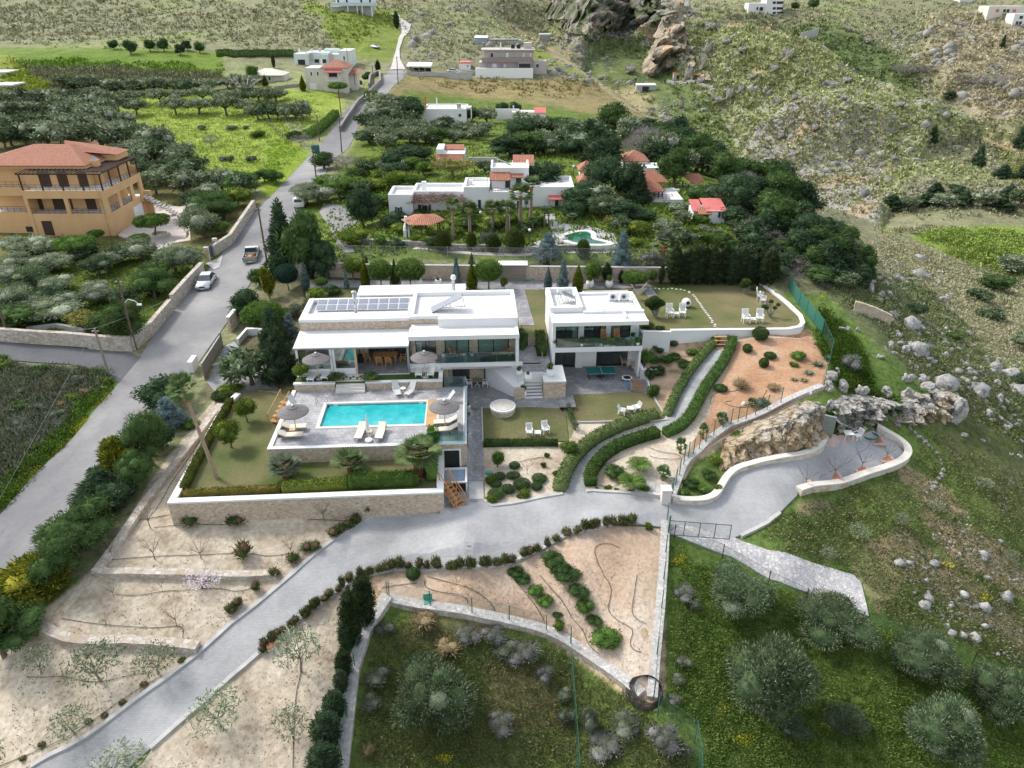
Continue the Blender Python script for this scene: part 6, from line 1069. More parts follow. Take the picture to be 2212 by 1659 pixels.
many('shrub',[(460,-60,100,240),(560,50,220,190),(625,170,340,170),(700,320,450,150),(820,440,690,290)],'dark upright bush in the right file of the reddish garden, {o}','bush','dark_bush','dark bushes in the reddish garden',1,tt(2,3),.25)
many('green_shrub_low',[(415,370,490,140),(740,690,760,80)],'low yellowish bush by the pebble topped wall, {o}','bush','low_bush',None,1,tt(2,3),.25)
pbox('ball_bush',893,1222,1258,29,'single round clipped bush beside the lower edge of the driveway','bush','clipped_bush',bu=1)
ph=[];u0=1425
for k_,(a,b_)in EN(zip(DRV[54:70],DRV[55:71])):
 n_=max(1,int(hypot(b_[0]-a[0],b_[1]-a[1])/15));ph+=[(a[0]+(b_[0]-a[0])*i/n_,a[1]+(b_[1]-a[1])*i/n_)for i in RG(n_)]
ph=[p for p in ph if p[0]<1380 and p[0]>560]
for i,(u,v)in EN(ph):pbox('red_tip_shrub',u+UF(-6,6),v-30+UF(-9,8),v+8,UF(17,27),'red tipped shrub below the driveway '+('near the gate' if u>1130 else 'at its widest part' if u>800 else 'by the cypresses')+', {o}','shrub','red_tipped_shrub','red tipped shrubs along the driveway',1)
for i,(u,v)in EN([(803,1105),(775,1130),(762,1140),(740,1150),(728,1158),(688,1188),(670,1190),(640,1215),(600,1245),(560,1275),(520,1310),(505,1325)]):pbox('red_tip_shrub',u-6,v-30,v+10,UF(22,34),'red tipped shrub on the upper side of the driveway, {o}','shrub','red_tipped_shrub','red tipped shrubs along the driveway',1)
for i,(u,v)in EN([(432,1405),(402,1428),(320,1480),(275,1520),(235,1548),(200,1560),(100,1610),(60,1640)]):pbox('red_tip_shrub',u-8,v-12,v+8,20,'dark little shrub by the lower left kerb of the driveway, {o}','shrub','red_tipped_shrub','red tipped shrubs along the driveway',1)
pbox('green_shrub_low',1403,1125,1150,24,'small yellow green shrub next to the gate','shrub','low_bush',bu=1)
many('grey_fan_palm',[(258,535,800,290)],'small grey leaved fan palm on the lower lawn left of the others','palm tree','fan_palm',None,cv=tt(1,2),sc=.25);many('small_fan_palm',[(822,490,770,330)],'small green fan palm on the lower lawn below the pool','palm tree','fan_palm',None,cv=tt(1,2),sc=.25);many('big_fan_palm',[(1412,370,770,400)],'larger fan palm beside the clipped hedge corner below the pool','palm tree','fan_palm',None,cv=tt(1,2),sc=.25)
p=G(468,1032);pt=p;e=pl_('slender_palm',p,2.5,9.4,'tall slender leaning fan palm on the lawn left of the pool','palm tree',nm='tall_palm',rz=0);e.rotation_euler=(.03,-.1,0)
pbox('ball_bush',482,836,872,44,'dark green clipped ball bush at the top of the left garden wall','bush','clipped_bush',bu=1)
many('green_tree',[(2140,60,330,200)],'thin young tree at the upper left corner of the lawn','tree','young_tree',None,cv=c0,sc=.25);many('green_tree',[(2000,240,550,230)],'thin young tree on the lawn beside the tall palm','tree','young_tree',None,cv=c0,sc=.25)
def hedge(px,w,h,lb,mat=HEDG,z=None,step=.5,dens=150,cat='hedge',ls=.13):
 pts=smo([(G(u,v)if z is None else P(u,v,z))[:2]for u,v in px],2 if len(px)>3 else 0);c=pts[len(pts)//2];zf=(lambda x,y:gz(ZW,x,y))if z is None else(lambda x,y:z);cz_=zf(*c)
 mb=wall([(p[0]-c[0],p[1]-c[1])for p in pts],w*.86,h*.92,-.2,zf=lambda x,y:zf(x+c[0],y+c[1])-cz_,step=.5);g=np.random.default_rng(int(abs(c[0]*7)));Ps=[];Ns=[]
 for i in RG(len(pts)-1):
  a,b_=pts[i],pts[i+1];l=hypot(b_[0]-a[0],b_[1]-a[1]);n_=int(l*dens)
  if n_==0:continue
  t_=g.random(n_);x=a[0]+(b_[0]-a[0])*t_-c[0];y=a[1]+(b_[1]-a[1])*t_-c[1];nx,ny=-(b_[1]-a[1])/l,(b_[0]-a[0])/l;s=g.uniform(-1.3,1.3,n_);side=np.abs(s)>1
  lat=np.where(side,np.sign(s)*w/2,s*w/2);zz_=np.where(side,g.random(n_)*h,h)+g.normal(0,.04,n_);base=NP([zf(x_+c[0],y_+c[1])-cz_ for x_,y_ in zip(x,y)])
  lat=lat+g.normal(0,.03,n_);Ps.append(np.stack([x+nx*lat,y+ny*lat,base+zz_],1));Ns.append(np.stack([np.where(side,np.sign(s)*nx,nx*s*.4),np.where(side,np.sign(s)*ny,ny*s*.4),np.where(side,.2,1.)],1))
 Pn=np.concatenate(Ps);D_=unit(unit(np.concatenate(Ns))*.6+g.normal(size=Pn.shape)*.5);W_=unit(np.cross(D_,g.normal(size=Pn.shape)));s_=g.uniform(.7,1.4,len(Pn))
 o=bpy.data.objects.new('hedge',qmesh('hedge',Pn,D_,W_,ls*s_,ls*.45*s_,mat,mb));COL.objects.link(o);o.location=(c[0],c[1],cz_);return tag(o,lb,cat)
HZ=.6
hedge([(755,1052),(830,1048),(905,1044)],1.0,1.0,'thick clipped green hedge before the pool, right stretch of the lawn edge',GRNL,HZ,dens=420);hedge([(612,1062),(680,1058),(752,1052)],.9,.75,'looser yellowish hedge along the front of the lawn',GRNB,HZ,dens=260);hedge([(400,1072),(500,1068),(608,1062)],.7,.5,'thin low patchy hedge at the left front of the lawn',lfm('bronze_leaves',(.09,.09,.02),(.17,.14,.04)),HZ,dens=130)
hedge([(933,1040),(935,1000),(938,955)],.9,1.7,'tall clipped hedge block at the right end of the lawn below the pool deck',GRNL,HZ,dens=520);hedge([(398,1062),(425,1005),(455,950),(480,905),(500,870)],.6,.6,'bushy hedge along the white coping left of the lawn',lfm('left_hedge_leaves',(.06,.085,.02),(.13,.14,.035)),HZ,dens=190)
hedge([(1208,1063),(1222,1025),(1236,1000),(1275,957),(1335,928),(1395,908),(1418,902)],1.15,.75,'long curved hedge on the left side of the winding garden path',dens=260);hedge([(1276,1052),(1272,1035),(1290,1003),(1318,978),(1368,955),(1420,940)],1.1,.75,'curved hedge inside the bend of the winding garden path',dens=260)
hedge([(1440,902),(1458,860),(1490,805),(1530,758),(1548,738)],.85,.7,'straight upper hedge on the left of the path climbing to the lawn',dens=220);hedge([(1435,942),(1475,925),(1500,890),(1520,845),(1560,790),(1580,752),(1580,738)],1.0,.7,'long hedge on the right of the path climbing to the wooden steps',dens=240)
hedge([(1045,962),(1110,962),(1205,962)],.6,.5,'low dark hedge along the front of the small lower lawn',TOP,dens=220);hedge([(1228,880),(1234,905),(1240,925)],.35,.4,'narrow flowering hedge between the two lower lawns',HEDG,dens=150)
hedge([(1120,775),(1128,745),(1122,735)],1.2,1.3,'dark clipped hedge mass between the villa and the middle path',TOP,dens=350);hedge([(1170,770),(1165,735)],1.0,1.2,'dark shrub block on the left side of the cube house',TOP,2.1,dens=350)
many('green_ball_bush',[(2105,755,840,100),(2070,825,905,100),(2078,890,1010,140),(2178,855,960,112),(2205,750,830,80)],'clipped round bush beside the walkway, {o}','bush','clipped_bush','clipped balls in the rock garden',1,tt(1,2),.25)
many('green_ball_bush',[(22,660,745,90),(25,748,828,88),(85,800,925,140),(235,765,865,125),(213,835,930,95)],'clipped round bush in the middle of the rock garden, {o}','bush','clipped_bush','clipped balls in the rock garden',1,tt(2,2),.25)
many('green_tree',[(2085,540,720,130)],'small citrus tree at the corner of the small lower lawn','tree','citrus_tree',None,cv=tt(1,2),sc=.25);many('green_tree',[(480,450,630,160)],'round fruit tree against the curved hedge','tree','fruit_tree',None,cv=tt(2,2),sc=.25)
many('green_shrub_low',[(300,585,650,60),(270,660,730,60),(370,735,800,70),(120,940,1005,150),(60,960,1000,60)],'small shrub on the pale soil of the rock garden, {o}','shrub','small_shrub',None,1,tt(2,2),.25);pbox('green_shrub_low',1065,1060,1092,40,'green shrub in the corner between walkway and driveway','shrub','small_shrub',bu=1);pbox('green_shrub_low',1060,1022,1050,30,'leafy green shrub left of the clipped balls','shrub','small_shrub',bu=1)
many('bare_tree',[(130,640,780,100)],'small leafless tree among the clipped balls','tree','bare_tree',None,cv=tt(2,2),sc=.25)
many('date_palm',[(1095,560,740,230),(1030,680,900,260)],'young feathery date palm inside the bend of the path, {o}','palm tree','date_palm',None,cv=tt(2,2),sc=.25);many('small_fan_palm',[(1300,665,830,140)],'small fan palm near the sunken stone steps','palm tree','fan_palm',None,cv=tt(2,2),sc=.25);pbox('shrub',1504-173,998,1040,46,'rounded loose shrub left of the two date palms','shrub','round_shrub',bu=1)
many('small_fan_palm',[(1450,430,600,110),(1645,310,475,100),(1805,215,350,120),(2065,95,205,90)],'small fan palm in a file across the red soil, {o}','palm tree','fan_palm','small fan palms on red soil',cv=tt(2,2),sc=.25)
many('grey_fan_palm',[(945,280,375,110),(545,300,400,70)],'tiny yellowish palm before the lower lawns, {o}','palm tree','small_palm',None,cv=tt(2,2),sc=.25)
many('green_shrub_low',[(830,880,930,80),(730,890,925,50),(900,890,935,50),(1020,905,945,50),(1130,920,965,130)],'low green plant along the kerb of the driveway bend, {o}','shrub','low_plant',None,1,tt(2,2),.25)
c4_=tt(2,1);many('ball_bush',[(2140,1145,1300,130),(2030,1300,1400,80)],'dark round bush on a short stem in the red soil, {o}','bush','round_bush',None,1,c4_,.25);many('ball_bush',[(2170,1420,1530,80)],'dark grey bush at the middle of the red soil','bush','round_bush',None,1,c4_,.25)
c5=tt(3,1);many('shrub',[(270,1360,1475,140)],'dark bushy shrub with a yellow bush at its foot on the red soil','bush','dark_bush',None,1,c5,.25);many('green_shrub_low',[(225,1460,1525,100)],'small yellow flowering bush under the dark bushy shrub','bush','yellow_bush',None,1,c5,.25);many('ball_bush',[(15,1370,1455,100)],'dark green bush left of the yellow flowering bush','bush','round_bush',None,1,c5,.25)
many('agave',[(430,1430,1530,140),(505,1375,1470,90),(350,1510,1600,120),(310,1590,1659,100),(230,1600,1650,90)],'spiky grey green agave near the end of the red garden, {o}','plant','agave','agaves in the red garden',1,c5,.25)
many('ball_bush',[(1800,-10,80,110)],'dark round bush beside the climbing path','bush','round_bush',None,1,tt(2,2),.25);pbox('dry_bush',1600,812,850,38,'brownish loose bush on the red soil above the path','bush','brown_bush',bu=1);pbox('dry_bush',1672,828,850,35,'greyish bush on the red soil near the rubble wall','bush','brown_bush',bu=1);pbox('grey_shrub',1645,855,885,40,'dark grey green bush against the rubble wall coping','bush','round_bush',bu=1)
many('green_ball_bush',[(1388,1265,1345,80),(1228,1300,1370,65),(1303,1295,1360,60),(1275,1330,1395,70),(1228,1410,1490,85)],'clipped dark ball bush beside the cube house, {o}','bush','clipped_bush','clipped balls beside the cube house',1,c4_,.25)
many('shrub',[(1150,1350,1500,170),(1260,1480,1600,150),(1400,1380,1460,120),(1480,1440,1530,140),(1180,1500,1640,90),(1330,1400,1500,120),(1560,1360,1430,120),(1220,1640,1800,120)],'loose dark shrub in the bed right of the cube house, {o}','shrub','loose_shrub','loose shrubs in the bed',1,c4_,.25)
many('shrub',[(1170,1130,1200,130),(1285,1150,1200,80)],'dark shrub on the upper lawn behind the white garden wall, {o}','shrub','dark_shrub',None,1,c4_,.25)
def cloudtree(px,balls,lb,tr=.07):
 p=P(*px,3.);D_=depth(p);e=em_('cloud_pruned_tree',p,0,lb,'tree');mb=MB()
 for x,y,r in balls:
  u,v=c4_(x,y);q_=PY(u,v,p[1]+UF(-.3,.3));c=(q_[0]-p[0],q_[1]-p[1],q_[2]-p[2]);rr=r/4*D_/FP;o=kid('foliage_ball',PR['ball_bush'][0][2][0][1],e,(c[0],c[1],c[2]-.35*rr*2),0,(rr*2,rr*2,rr*1.7));mb.tube([(0,0,-.1),(c[0]*.5,c[1]*.5,c[2]*.45),(c[0],c[1],c[2]-.1)],[tr,tr*.8,tr*.5],5)
 kid('trunk',mb.mesh('trunk',GBARK),e);return e
cloudtree(c4_(1238,1080),[(1235,925,42),(1195,950,45),(1275,955,45),(1185,965,40),(1240,965,40),(1290,960,36),(1220,992,40),(1265,968,40)],'cloud pruned tree with dense round pads on the upper lawn, near the house',.13)
cloudtree(c4_(2005,880),[(2020,770,36),(2008,800,40),(2090,832,30),(2040,775,28)],'small cloud pruned tree at the back right of the upper lawn')
cloudtree(c4_(2212+20,1080),[(2212+28,945,22),(2212+90,972,20),(2180,990,25),(2200,1000,22),(2212+60,1000,20)],'thin cloud pruned tree beside the curved parapet on the upper lawn')
c6=tt(1,1)
for kd,a,l in(('ball_tree_dark',(285,600,850,180),'dark glossy ball tree at the left of the back row'),('blue_cone',(435,600,850,105),'blue clipped cone next to the dark ball tree'),('cypress',(480,535,750,75),'slim green column tree against the boundary wall at the left'),('blue_conifer',(600,515,745,80),'slim silvery column against the boundary wall'),('ball_tree',(570,718,835,112),'small low ball tree beside the blue cone'),('blue_conifer',(785,650,830,50),'thin silvery sapling on the strip of lawn behind the villa'),('golden_cone',(950,560,832,105),'yellow green clipped cone left of the three big ball trees'),('green_tree',(845,520,760,200),'loose round tree behind the yellow green cone, left'),('dark_cone',(965,550,730,70),'dark cone between the yellow cone and the boundary wall'),('ball_tree',(1085,550,830,195),'first big ball tree of the back row behind the villa'),('dark_cone',(1207,580,822,88),'dark green clipped cone between two ball trees'),('ball_tree',(1340,535,826,250),'largest ball tree of the back row'),('blue_conifer',(1735,535,780,80),'silvery blue column tree behind the steel flue'),('blue_conifer',(1742,630,822,56),'slim silvery column before the blue column tree'),('golden_cone',(1868,590,842,122),'tall yellow green cone right of the steel flue'),('dark_cone',(1865,520,640,60),'dark tip of a cone behind the tall yellow green cone'),('ball_tree',(2010,545,845,230),'big ball tree beside the tall yellow green cone'),('green_tree',(2145,715,850,66),'thin young tree left of the middle path'),('golden_conifer',(120,620,925,130),'golden green column tree at the left entrance'),('ball_tree',(90,880,1250,330),'large round citrus tree left of the villa'),('dark_tree',(30,640,800,180),'dark bush at the left end by the road entrance')):
 u,v0=c6(a[0],a[1]);v1=c6(a[0],a[2])[1];pbox(kd,u,v0,v1,a[3]/4,l,'tree',{'ball_tree':'ball_tree','cypress':'column_tree'}.get(kd,kd),gp=None)
for kd,a,l in(('blue_cone',(310,640,856,98),'blue grey clipped cone right of the middle path'),('blue_conifer',(440,555,852,120),'bluish tree behind the blue grey cone'),('golden_cone',(568,618,854,124),'bright yellow green cone behind the cube house'),('dark_cone',(300,555,700,80),'dark green cone against the boundary wall by the wooden shed'),('green_tree',(680,555,790,190),'loose bright tree against the boundary wall'),('cypress',(818,590,775,80),'dark column tree right of the loose bright tree'),('cypress',(940,660,790,50),'small dark column against the boundary wall'),('ball_tree',(1055,645,832,210),'loose round tree by the hammock at the end of the path'),('green_tree',(1195,640,800,110),'thin airy tree left of the dark conifer screen'),('cypress',(1287,600,795,50),'slim cypress standing alone left of the dark conifer screen')):
 u,v0=c4_(a[0],a[1]);v1=c4_(a[0],a[2])[1];pbox(kd,u,v0,v1,a[3]/4,l,'tree',{'cypress':'column_tree'}.get(kd,kd))
for i in RG(17):
 x=1395+i*52;u,v=c4_(x,800-abs(i%3)*4);w=UF(105,135)/4;pbox('cypress',u,v-UF(70,98),v,w,'dark conifer of the tall screen behind the upper lawn, {o}','tree','cypress_tree','dark conifer screen behind the upper lawn')
for kd,a,l in(('olive_far',(545,735,860,120),'grey green spreading tree left of the white canopy'),('conifer',(610,690,845,90),'dark feathery conifer against the left end of the villa'),('conifer',(595,650,770,70),'dark conifer behind the feathery one at the villa corner'),('green_tree',(652,778,828,40),'olive yellow round bush left of the garden umbrella'),('blue_conifer',(628,670,735,40),'blue green conifer beside the solar panel roof'),('dark_tree',(535,615,700,70),'dark round tree by the road left of the citrus'),('green_tree',(500,830,865,60),'low bright shrub at the corner of the driveway gate')):
 pbox(kd,*a[:3],a[3],l,'tree',{'conifer':'conifer_tree'}.get(kd,kd),bu=1)
for i,(u,v0,v1,w,k_)in EN([(610,660,700,60,'shrub'),(640,650,690,40,'grey_shrub'),(668,640,680,40,'grey_shrub'),(690,625,655,60,'green_shrub_low'),(590,700,740,50,'shrub'),(720,612,640,36,'shrub')]):pbox(k_,u,v0,v1,w,'low shrub in the bed left behind the villa, {o}','shrub','low_shrub',None,1,oy='bedleft')
for i,x in EN((700,985)):u,v=c6(x,1640);p=P(u,v-4,2.65);pl_('cycad',p,1.9,1.0,'dark feathery cycad on the garden strip, {o}','plant',nm='cycad')
Z4=z4
for(x,yb,yt,cw,l)in((825,915,600,135,'first'),(1000,890,640,150,'second'),(1240,850,635,160,'third'),(1395,850,630,160,'fourth'),(1537,790,480,190,'fifth and thick'),(1648,705,390,160,'sixth and tallest')):
 u,vb=Z4(x,yb);_,vt=Z4(x,yt);p=G(u,vb);D_=depth(p);th=(vb-vt)*D_/FP/.95;e=pl_('tall_fan_palm',p,None,None,l+' tall fan palm before the neighbouring house','palm tree',nm='fan_palm');s_=cw*.2031*D_/FP/1.9;e.scale=(s_*.95,s_*.95,th/5.2)
 for c_ in e.children:
  if c_.name.startswith('crown'):c_.scale=(1,1,s_*.95/(th/5.2))
for x,yb,yt,w,l in((1790,810,580,110,'left one of the close pair'),(1835,780,580,100,'right one of the close pair'),(1665,850,680,110,'single one left of the pair'),(1580,900,790,80,'short one beside the big egg bush'),(2080,760,640,120,'by the crazy paving')):
 u,v0=Z4(x,yt);v1=Z4(x,yb)[1];pbox('thin_trunk_palm',u,v0,v1,w*.2031,'thin trunked small palm near the freeform pool, '+l,'palm tree','small_palm')
for x,y0,y1,w,l in((715,810,1055,170,'egg shaped clipped bush right of the gazebo'),(1018,830,1045,112,'narrow egg shaped clipped bush under the second palm'),(1248,850,1062,150,'egg shaped clipped bush beside the grey round bush'),(1478,780,1072,200,'largest egg shaped clipped bush under the fifth palm'),(2200,905,1130,150,'egg shaped bush before the green pool')):
 u,v0=Z4(x,y0);v1=Z4(x,y1)[1];pbox('egg_bush',u,v0,v1,w*.2031,l,'bush','egg_bush',bu=0)
for kd,x,y0,y1,w,l in(('grey_shrub',1205,820,1000,240,'big grey round bush under the third palm'),('blue_conifer',1830,820,1180,300,'wide silvery conifer left of the freeform pool'),('green_tree',520,870,1010,160,'light green shrub below the gazebo'),('green_tree',60,860,1030,170,'small feathery tree at the left of the neighbouring garden'),('dark_tree',230,900,1040,180,'dark shrub left below the gazebo'),('green_tree',430,850,1000,150,'bright bush under the gazebo roof edge'),('dark_tree',610,880,1040,180,'dark leafy bush between gazebo and first egg bush'),('shrub',470,605,700,180,'dark clipped bush under the vine'),('dark_tree',2090,500,740,260,'dark wide tree at the right end of the neighbouring house'),('green_tree',1250,640,820,300,'bushy shrubs below the shuttered windows, centre'),('green_tree',1430,620,800,220,'bushy shrubs right of the third palm'),('green_tree',880,700,820,260,'bushy shrubs below the vine'),('green_tree',1020,560,720,120,'dark shrub against the white wall'),('dark_tree',140,670,820,260,'large dark shrubs left of the gazebo')):
 u,v0=Z4(x,y0);v1=Z4(x,y1)[1];pbox(kd,u,v0,v1,w*.2031,l,'shrub' if 'shrub' in l or 'bush' in l else 'tree','shrub' if 'shrub' in l or 'bush' in l else 'garden_tree',bu=1)
for kd,x,y0,y1,w,l in(('dark_tree',1800,70,480,460,'huge rounded dark green tree right of the upper storey'),('yellow_tree',820,70,330,560,'wide thin yellow green tree behind the neighbouring flat roofs'),('olive_far',1150,80,260,220,'grey olive between the yellow tree and the upper storey'),('dark_tree',380,0,160,480,'big dark citrus left of the farmhouse'),('bare_brush',250,-60,110,300,'brown leafless thicket above the dark citrus'),('green_tree',60,160,330,240,'green shrubs at the left of the paved yard'),('dark_tree',-80,420,700,360,'dark shaggy tree left of the neighbouring house')):
 u,v0=Z4(x,y0);v1=Z4(x,y1)[1];pbox(kd,u,v0,v1,w*.2031,l,'tree','garden_tree',bu=1)
for kd,x,y0,y1,w,l in(('dark_tree',420,0,580,480,'towering dark conifer before the orange roofed cottage'),('dark_tree',740,60,640,440,'second towering dark conifer by the cottages'),('conifer',880,200,680,300,'dark conifer reaching down beside the terrace wall'),('dark_tree',1330,-90,460,480,'dark green conifer behind the pavilion roofs'),('dark_tree',1640,400,680,400,'rounded dark tree below the tilted canopy'),('olive',400,520,860,360,'grey olive before the towering conifer, left one'),('olive',600,560,850,300,'grey olive before the towering conifer, right one'),('yellow_tree',545,780,960,230,'pale variegated bush beside the pool rocks'),('green_tree',740,870,1080,260,'rounded green bush right of the green pool'),('yellow_tree',890,870,980,170,'yellowish bush behind the rounded green one'),('blue_conifer',670,960,1500,290,'tall silvery conifer right of the green pool'),('green_tree',840,1060,1200,220,'spreading bush at the foot of the silvery conifer'),('olive_far',1400,620,780,280,'thin olive against the white terrace wall'),('olive_far',1180,840,930,180,'small grey olive in the orchard grass, left'),('olive_far',1700,900,1100,180,'small olive in the orchard grass, middle'),('olive_far',1900,960,1060,150,'small olive in the orchard grass, right'),('dark_tree',900,700,900,400,'dark hedge of bushes under the terrace wall'),('grey_shrub',1050,1250,1400,260,'grey shrub by the small blue pool')):
 u,v0=z5(x,y0);v1=z5(x,y1)[1];pbox(kd,u,v0,v1,w*.1719,l,'tree' if 'bush' not in l and 'shrub' not in l else 'bush',{'conifer':'conifer_tree','olive_far':'olive_tree','olive':'olive_tree'}.get(kd,'garden_tree'),bu=1)
many('silver_fan_palm',[(1190,900,1330,300)],'big silvery fan palm with orange trunk right of the freeform pool','palm tree','fan_palm',None,cv=z5,sc=.1719);many('tall_fan_palm',[(1325,1080,1340,160)],'stumpy palm with orange trunk right of the silvery fan palm','palm tree','fan_palm',None,cv=z5,sc=.1719)
for u,v0,v1,w,l in((620,425,605,84,'tall dark conifer by the road, left of the pair'),(665,445,605,96,'broad dark conifer by the road, right of the pair'),(700,510,610,66,'lower dark branchy conifer beside the pair')):pbox('conifer' if u<640 else 'dark_tree',u,v0,v1,w,l,'tree','conifer_tree',bu=1)
for kd,u,v0,v1,w,l in(('green_tree',762,484,540,84,'low wide clipped tree beside the neighbouring drive'),('dark_tree',785,400,500,70,'dark pine right of the neighbouring drive'),('olive',690,385,450,100,'grey green tree over the white car'),('green_tree',735,375,440,80,'green bushes above the neighbouring drive')):pbox(kd,u,v0,v1,w,l,'tree','garden_tree',bu=1)
for kd,u,v0,v1,w,l in(('pine',455,405,480,95,'bright green pine by the road wall beyond the gate'),('olive',440,440,525,85,'grey olive beside the villa gate of the orange house'),('pine',520,370,430,80,'green roadside tree above the rubble wall'),('clipped_umbrella',336,455,515,74,'umbrella shaped tree in the round stone planter'),('clipped_umbrella',308,500,550,46,'small mushroom shaped tree left of the forecourt'),('clipped_umbrella',172,500,560,86,'wide dark umbrella tree on the grass before the orange house'),('clipped_umbrella',212,493,525,36,'small clipped tree at the corner of the orange house'),('olive',62,495,560,94,'leafy olive under the orange facade, left'),('olive',120,540,598,80,'open olive below the garden path'),('olive',215,545,605,70,'open olive in the middle of the corner garden'),('olive',265,520,575,62,'olive beside the forecourt wall'),('olive',380,515,600,80,'olive by the garden gate'),('olive',420,530,590,60,'dark bush beside the garden gate'),('pine',335,570,660,90,'big green pine at the road corner, upper'),('pine',290,630,755,100,'big green pine at the road corner, lower'),('olive',25,560,630,90,'olive at the left edge, upper'),('olive',30,610,690,80,'olive at the left edge, lower'),('olive',125,585,640,70,'small olive in the corner garden, lower left'),('olive',210,600,650,60,'small olive left of the big pine'),('olive',125,640,710,110,'wide olive near the side road'),('yellow_tree',180,660,730,90,'yellowish tree by the side road wall'),('dark_tree',235,660,735,80,'blue green tree at the wall corner'),('olive',50,650,715,110,'olive group by the left end of the side road wall'),('dark_tree',30,690,735,130,'low dark trees along the side road wall, left')):pbox(kd,u,v0,v1,w,l,'tree','umbrella_tree' if kd=='clipped_umbrella' else 'garden_tree',bu=(kd!='clipped_umbrella'))
def row(kd,us,v,w,hh_,lb,nm='olive_tree',grp=None,cat='tree'):
 hh=hh_*(1.35 if 'olive' in kd else 1)
 for u in us:pbox(kd,u+UF(-4,4),v-hh*UF(.85,1.15),v+UF(-3,3),w*(1.2 if 'olive' in kd else 1)*UF(.85,1.2),lb+', {o}',cat,nm,grp,1)
gl_='olives of the left grove'
row('olive_far',[290,330,375,415],405,70,50,'olive in the front row of the left grove',grp=gl_)
row('olive_far',[255,300,345,390],362,66,46,'olive in the second row of the left grove',grp=gl_)
row('olive_far',[10,60,110,160,215,262,305,345],325,62,42,'olive in the third row of the left grove',grp=gl_)
row('olive_far',[0,50,95,140,185,232,275],293,58,40,'olive in the fourth row of the left grove',grp=gl_)
row('olive_far',[20,70,110,150,240],265,52,36,'olive in the fifth row of the left grove',grp=gl_)
row('olive_far',[5,45,90,130,175,215],240,48,34,'olive in the back row of the left grove',grp=gl_)
row('olive_far',[340,400,445,480,530],428,60,44,'olive above the forecourt near the road',grp=gl_);row('yellow_tree',[80,105],232,50,36,'bright green tree among the left grove olives','garden_tree',None)
row('olive_open',[170,240,300,380,430,490,530],252,50,32,'open olive standing on the bright meadow, front row',grp='olives of the bright meadow');row('olive_open',[205,290,350,385,440,500],228,44,28,'open olive on the bright meadow, middle row',grp='olives of the bright meadow')
row('olive_far',[150,200,245,290,330,375,410,450],200,44,26,'olive at the back of the bright meadow',grp='olives of the bright meadow')
row('olive_far',[560,580,602,622,642,655],262,40,30,'olive of the slanting row beside the far road, lower end',grp='olives along the far road')
row('olive_far',[520,540,560,578,598],225,36,28,'olive of the slanting row beside the far road, upper end',grp='olives along the far road');row('olive_far',[490,505,520,535,550],195,32,24,'olive at the top end of the slanting row',grp='olives along the far road')
pbox('pale_bare_tree',535,165,212,60,'pale leafless tree at the end of the bright meadow','tree','bare_tree');row('bare_brush',[455,650],320,40,28,'grey leafless thicket by the meadow','thicket',None)
row('grey_shrub',[280,330,408,420,484,500,540,548],350,20,14,'small grey shrub on the bright meadow','meadow_shrub',None,'shrub');row('grey_shrub',[440,500,512,530],282,18,12,'small grey shrub at the back of the bright meadow','meadow_shrub',None,'shrub')
go='olives of the centre orchard'
row('olive_far',[800,840,905,938,980],318,54,36,'olive in the front row of the centre orchard',grp=go);row('olive_far',[790,830,870],295,60,38,'olive beside the road in the centre orchard',grp=go);row('olive_far',[820,860,900,955,1000,1035],300,46,32,'olive in the second row of the centre orchard',grp=go)
row('olive_far',[815,850,1020,1050],270,46,34,'olive in the third row of the centre orchard',grp=go);row('olive_far',[825,860],245,50,30,'olive at the back of the centre orchard by the road',grp=go)
row('olive_far',[1120,1155,1190,1225,1160],300,56,38,'olive below the farm building',grp=go);row('olive_far',[1175,1210,1250,1285,1300],335,60,42,'olive before the dark conifers',grp=go);row('olive_far',[1290,1320,1360],300,50,36,'olive at the right end of the centre orchard',grp=go)
row('dark_tree',[1105,1140],345,90,70,'large dark tree mass in the middle of the orchard','dark_tree',None);row('dark_tree',[840,882],242,60,40,'dark green tree above the orchard beside the road','dark_tree',None);row('green_tree',[800,812],222,22,26,'small roadside tree, right of the road','roadside_tree',None);row('dark_tree',[792],258,18,22,'small dark tree at the road edge','roadside_tree',None)
row('bare_brush',[730,750,775],372,60,42,'brown leafless thicket along the road','thicket',None);row('green_tree',[790,830,860,880],370,50,34,'green shrubbery below the orchard','shrubbery',None,'shrub');row('green_tree',[700,740,775,800,840],415,56,36,'green garden shrubbery by the bare thicket','shrubbery',None,'shrub');row('yellow_tree',[655,680],430,60,36,'yellowish shrub at the road edge','shrubbery',None,'shrub');row('green_tree',[825,850,800],450,44,34,'garden shrub left of the neighbouring house','shrubbery',None,'shrub')
row('pine',[515,545,575,600],400,40,34,'bushy tree left of the road beyond the grove','roadside_tree',None);row('shrub',[560,640],300,36,20,'hedge bush beside the far road','roadside_bush',None,'bush')
wd=[(1390,345,90,80),(1440,350,90,80),(1480,330,80,60),(1520,360,80,70),(1450,300,60,40),(1400,300,70,40),(1560,395,80,60),(1600,420,80,60),(1640,440,80,60),(1600,470,90,60),(1660,480,90,60),(1700,500,90,70),(1740,520,80,70),(1780,540,80,80),(1640,520,80,60),(1560,450,80,60),(1820,560,70,80),(1840,600,60,70),(1800,590,70,60),(1760,570,80,60),(1700,560,80,50),(1720,600,60,50),(1770,620,70,50),(1820,630,60,50),(1680,590,60,50),(1870,600,40,50),(1650,560,60,40),(1500,410,60,50),(1540,500,70,60),(1590,520,60,50)]
wd=wd+[(u+random.Random(u).uniform(-30,30),v+random.Random(v).uniform(-26,26),w*.9,h*.9)for u,v,w,h in wd]+[(u+random.Random(u+5).uniform(-26,26),v+random.Random(v+5).uniform(-22,22),w*.8,h*.85)for u,v,w,h in wd]
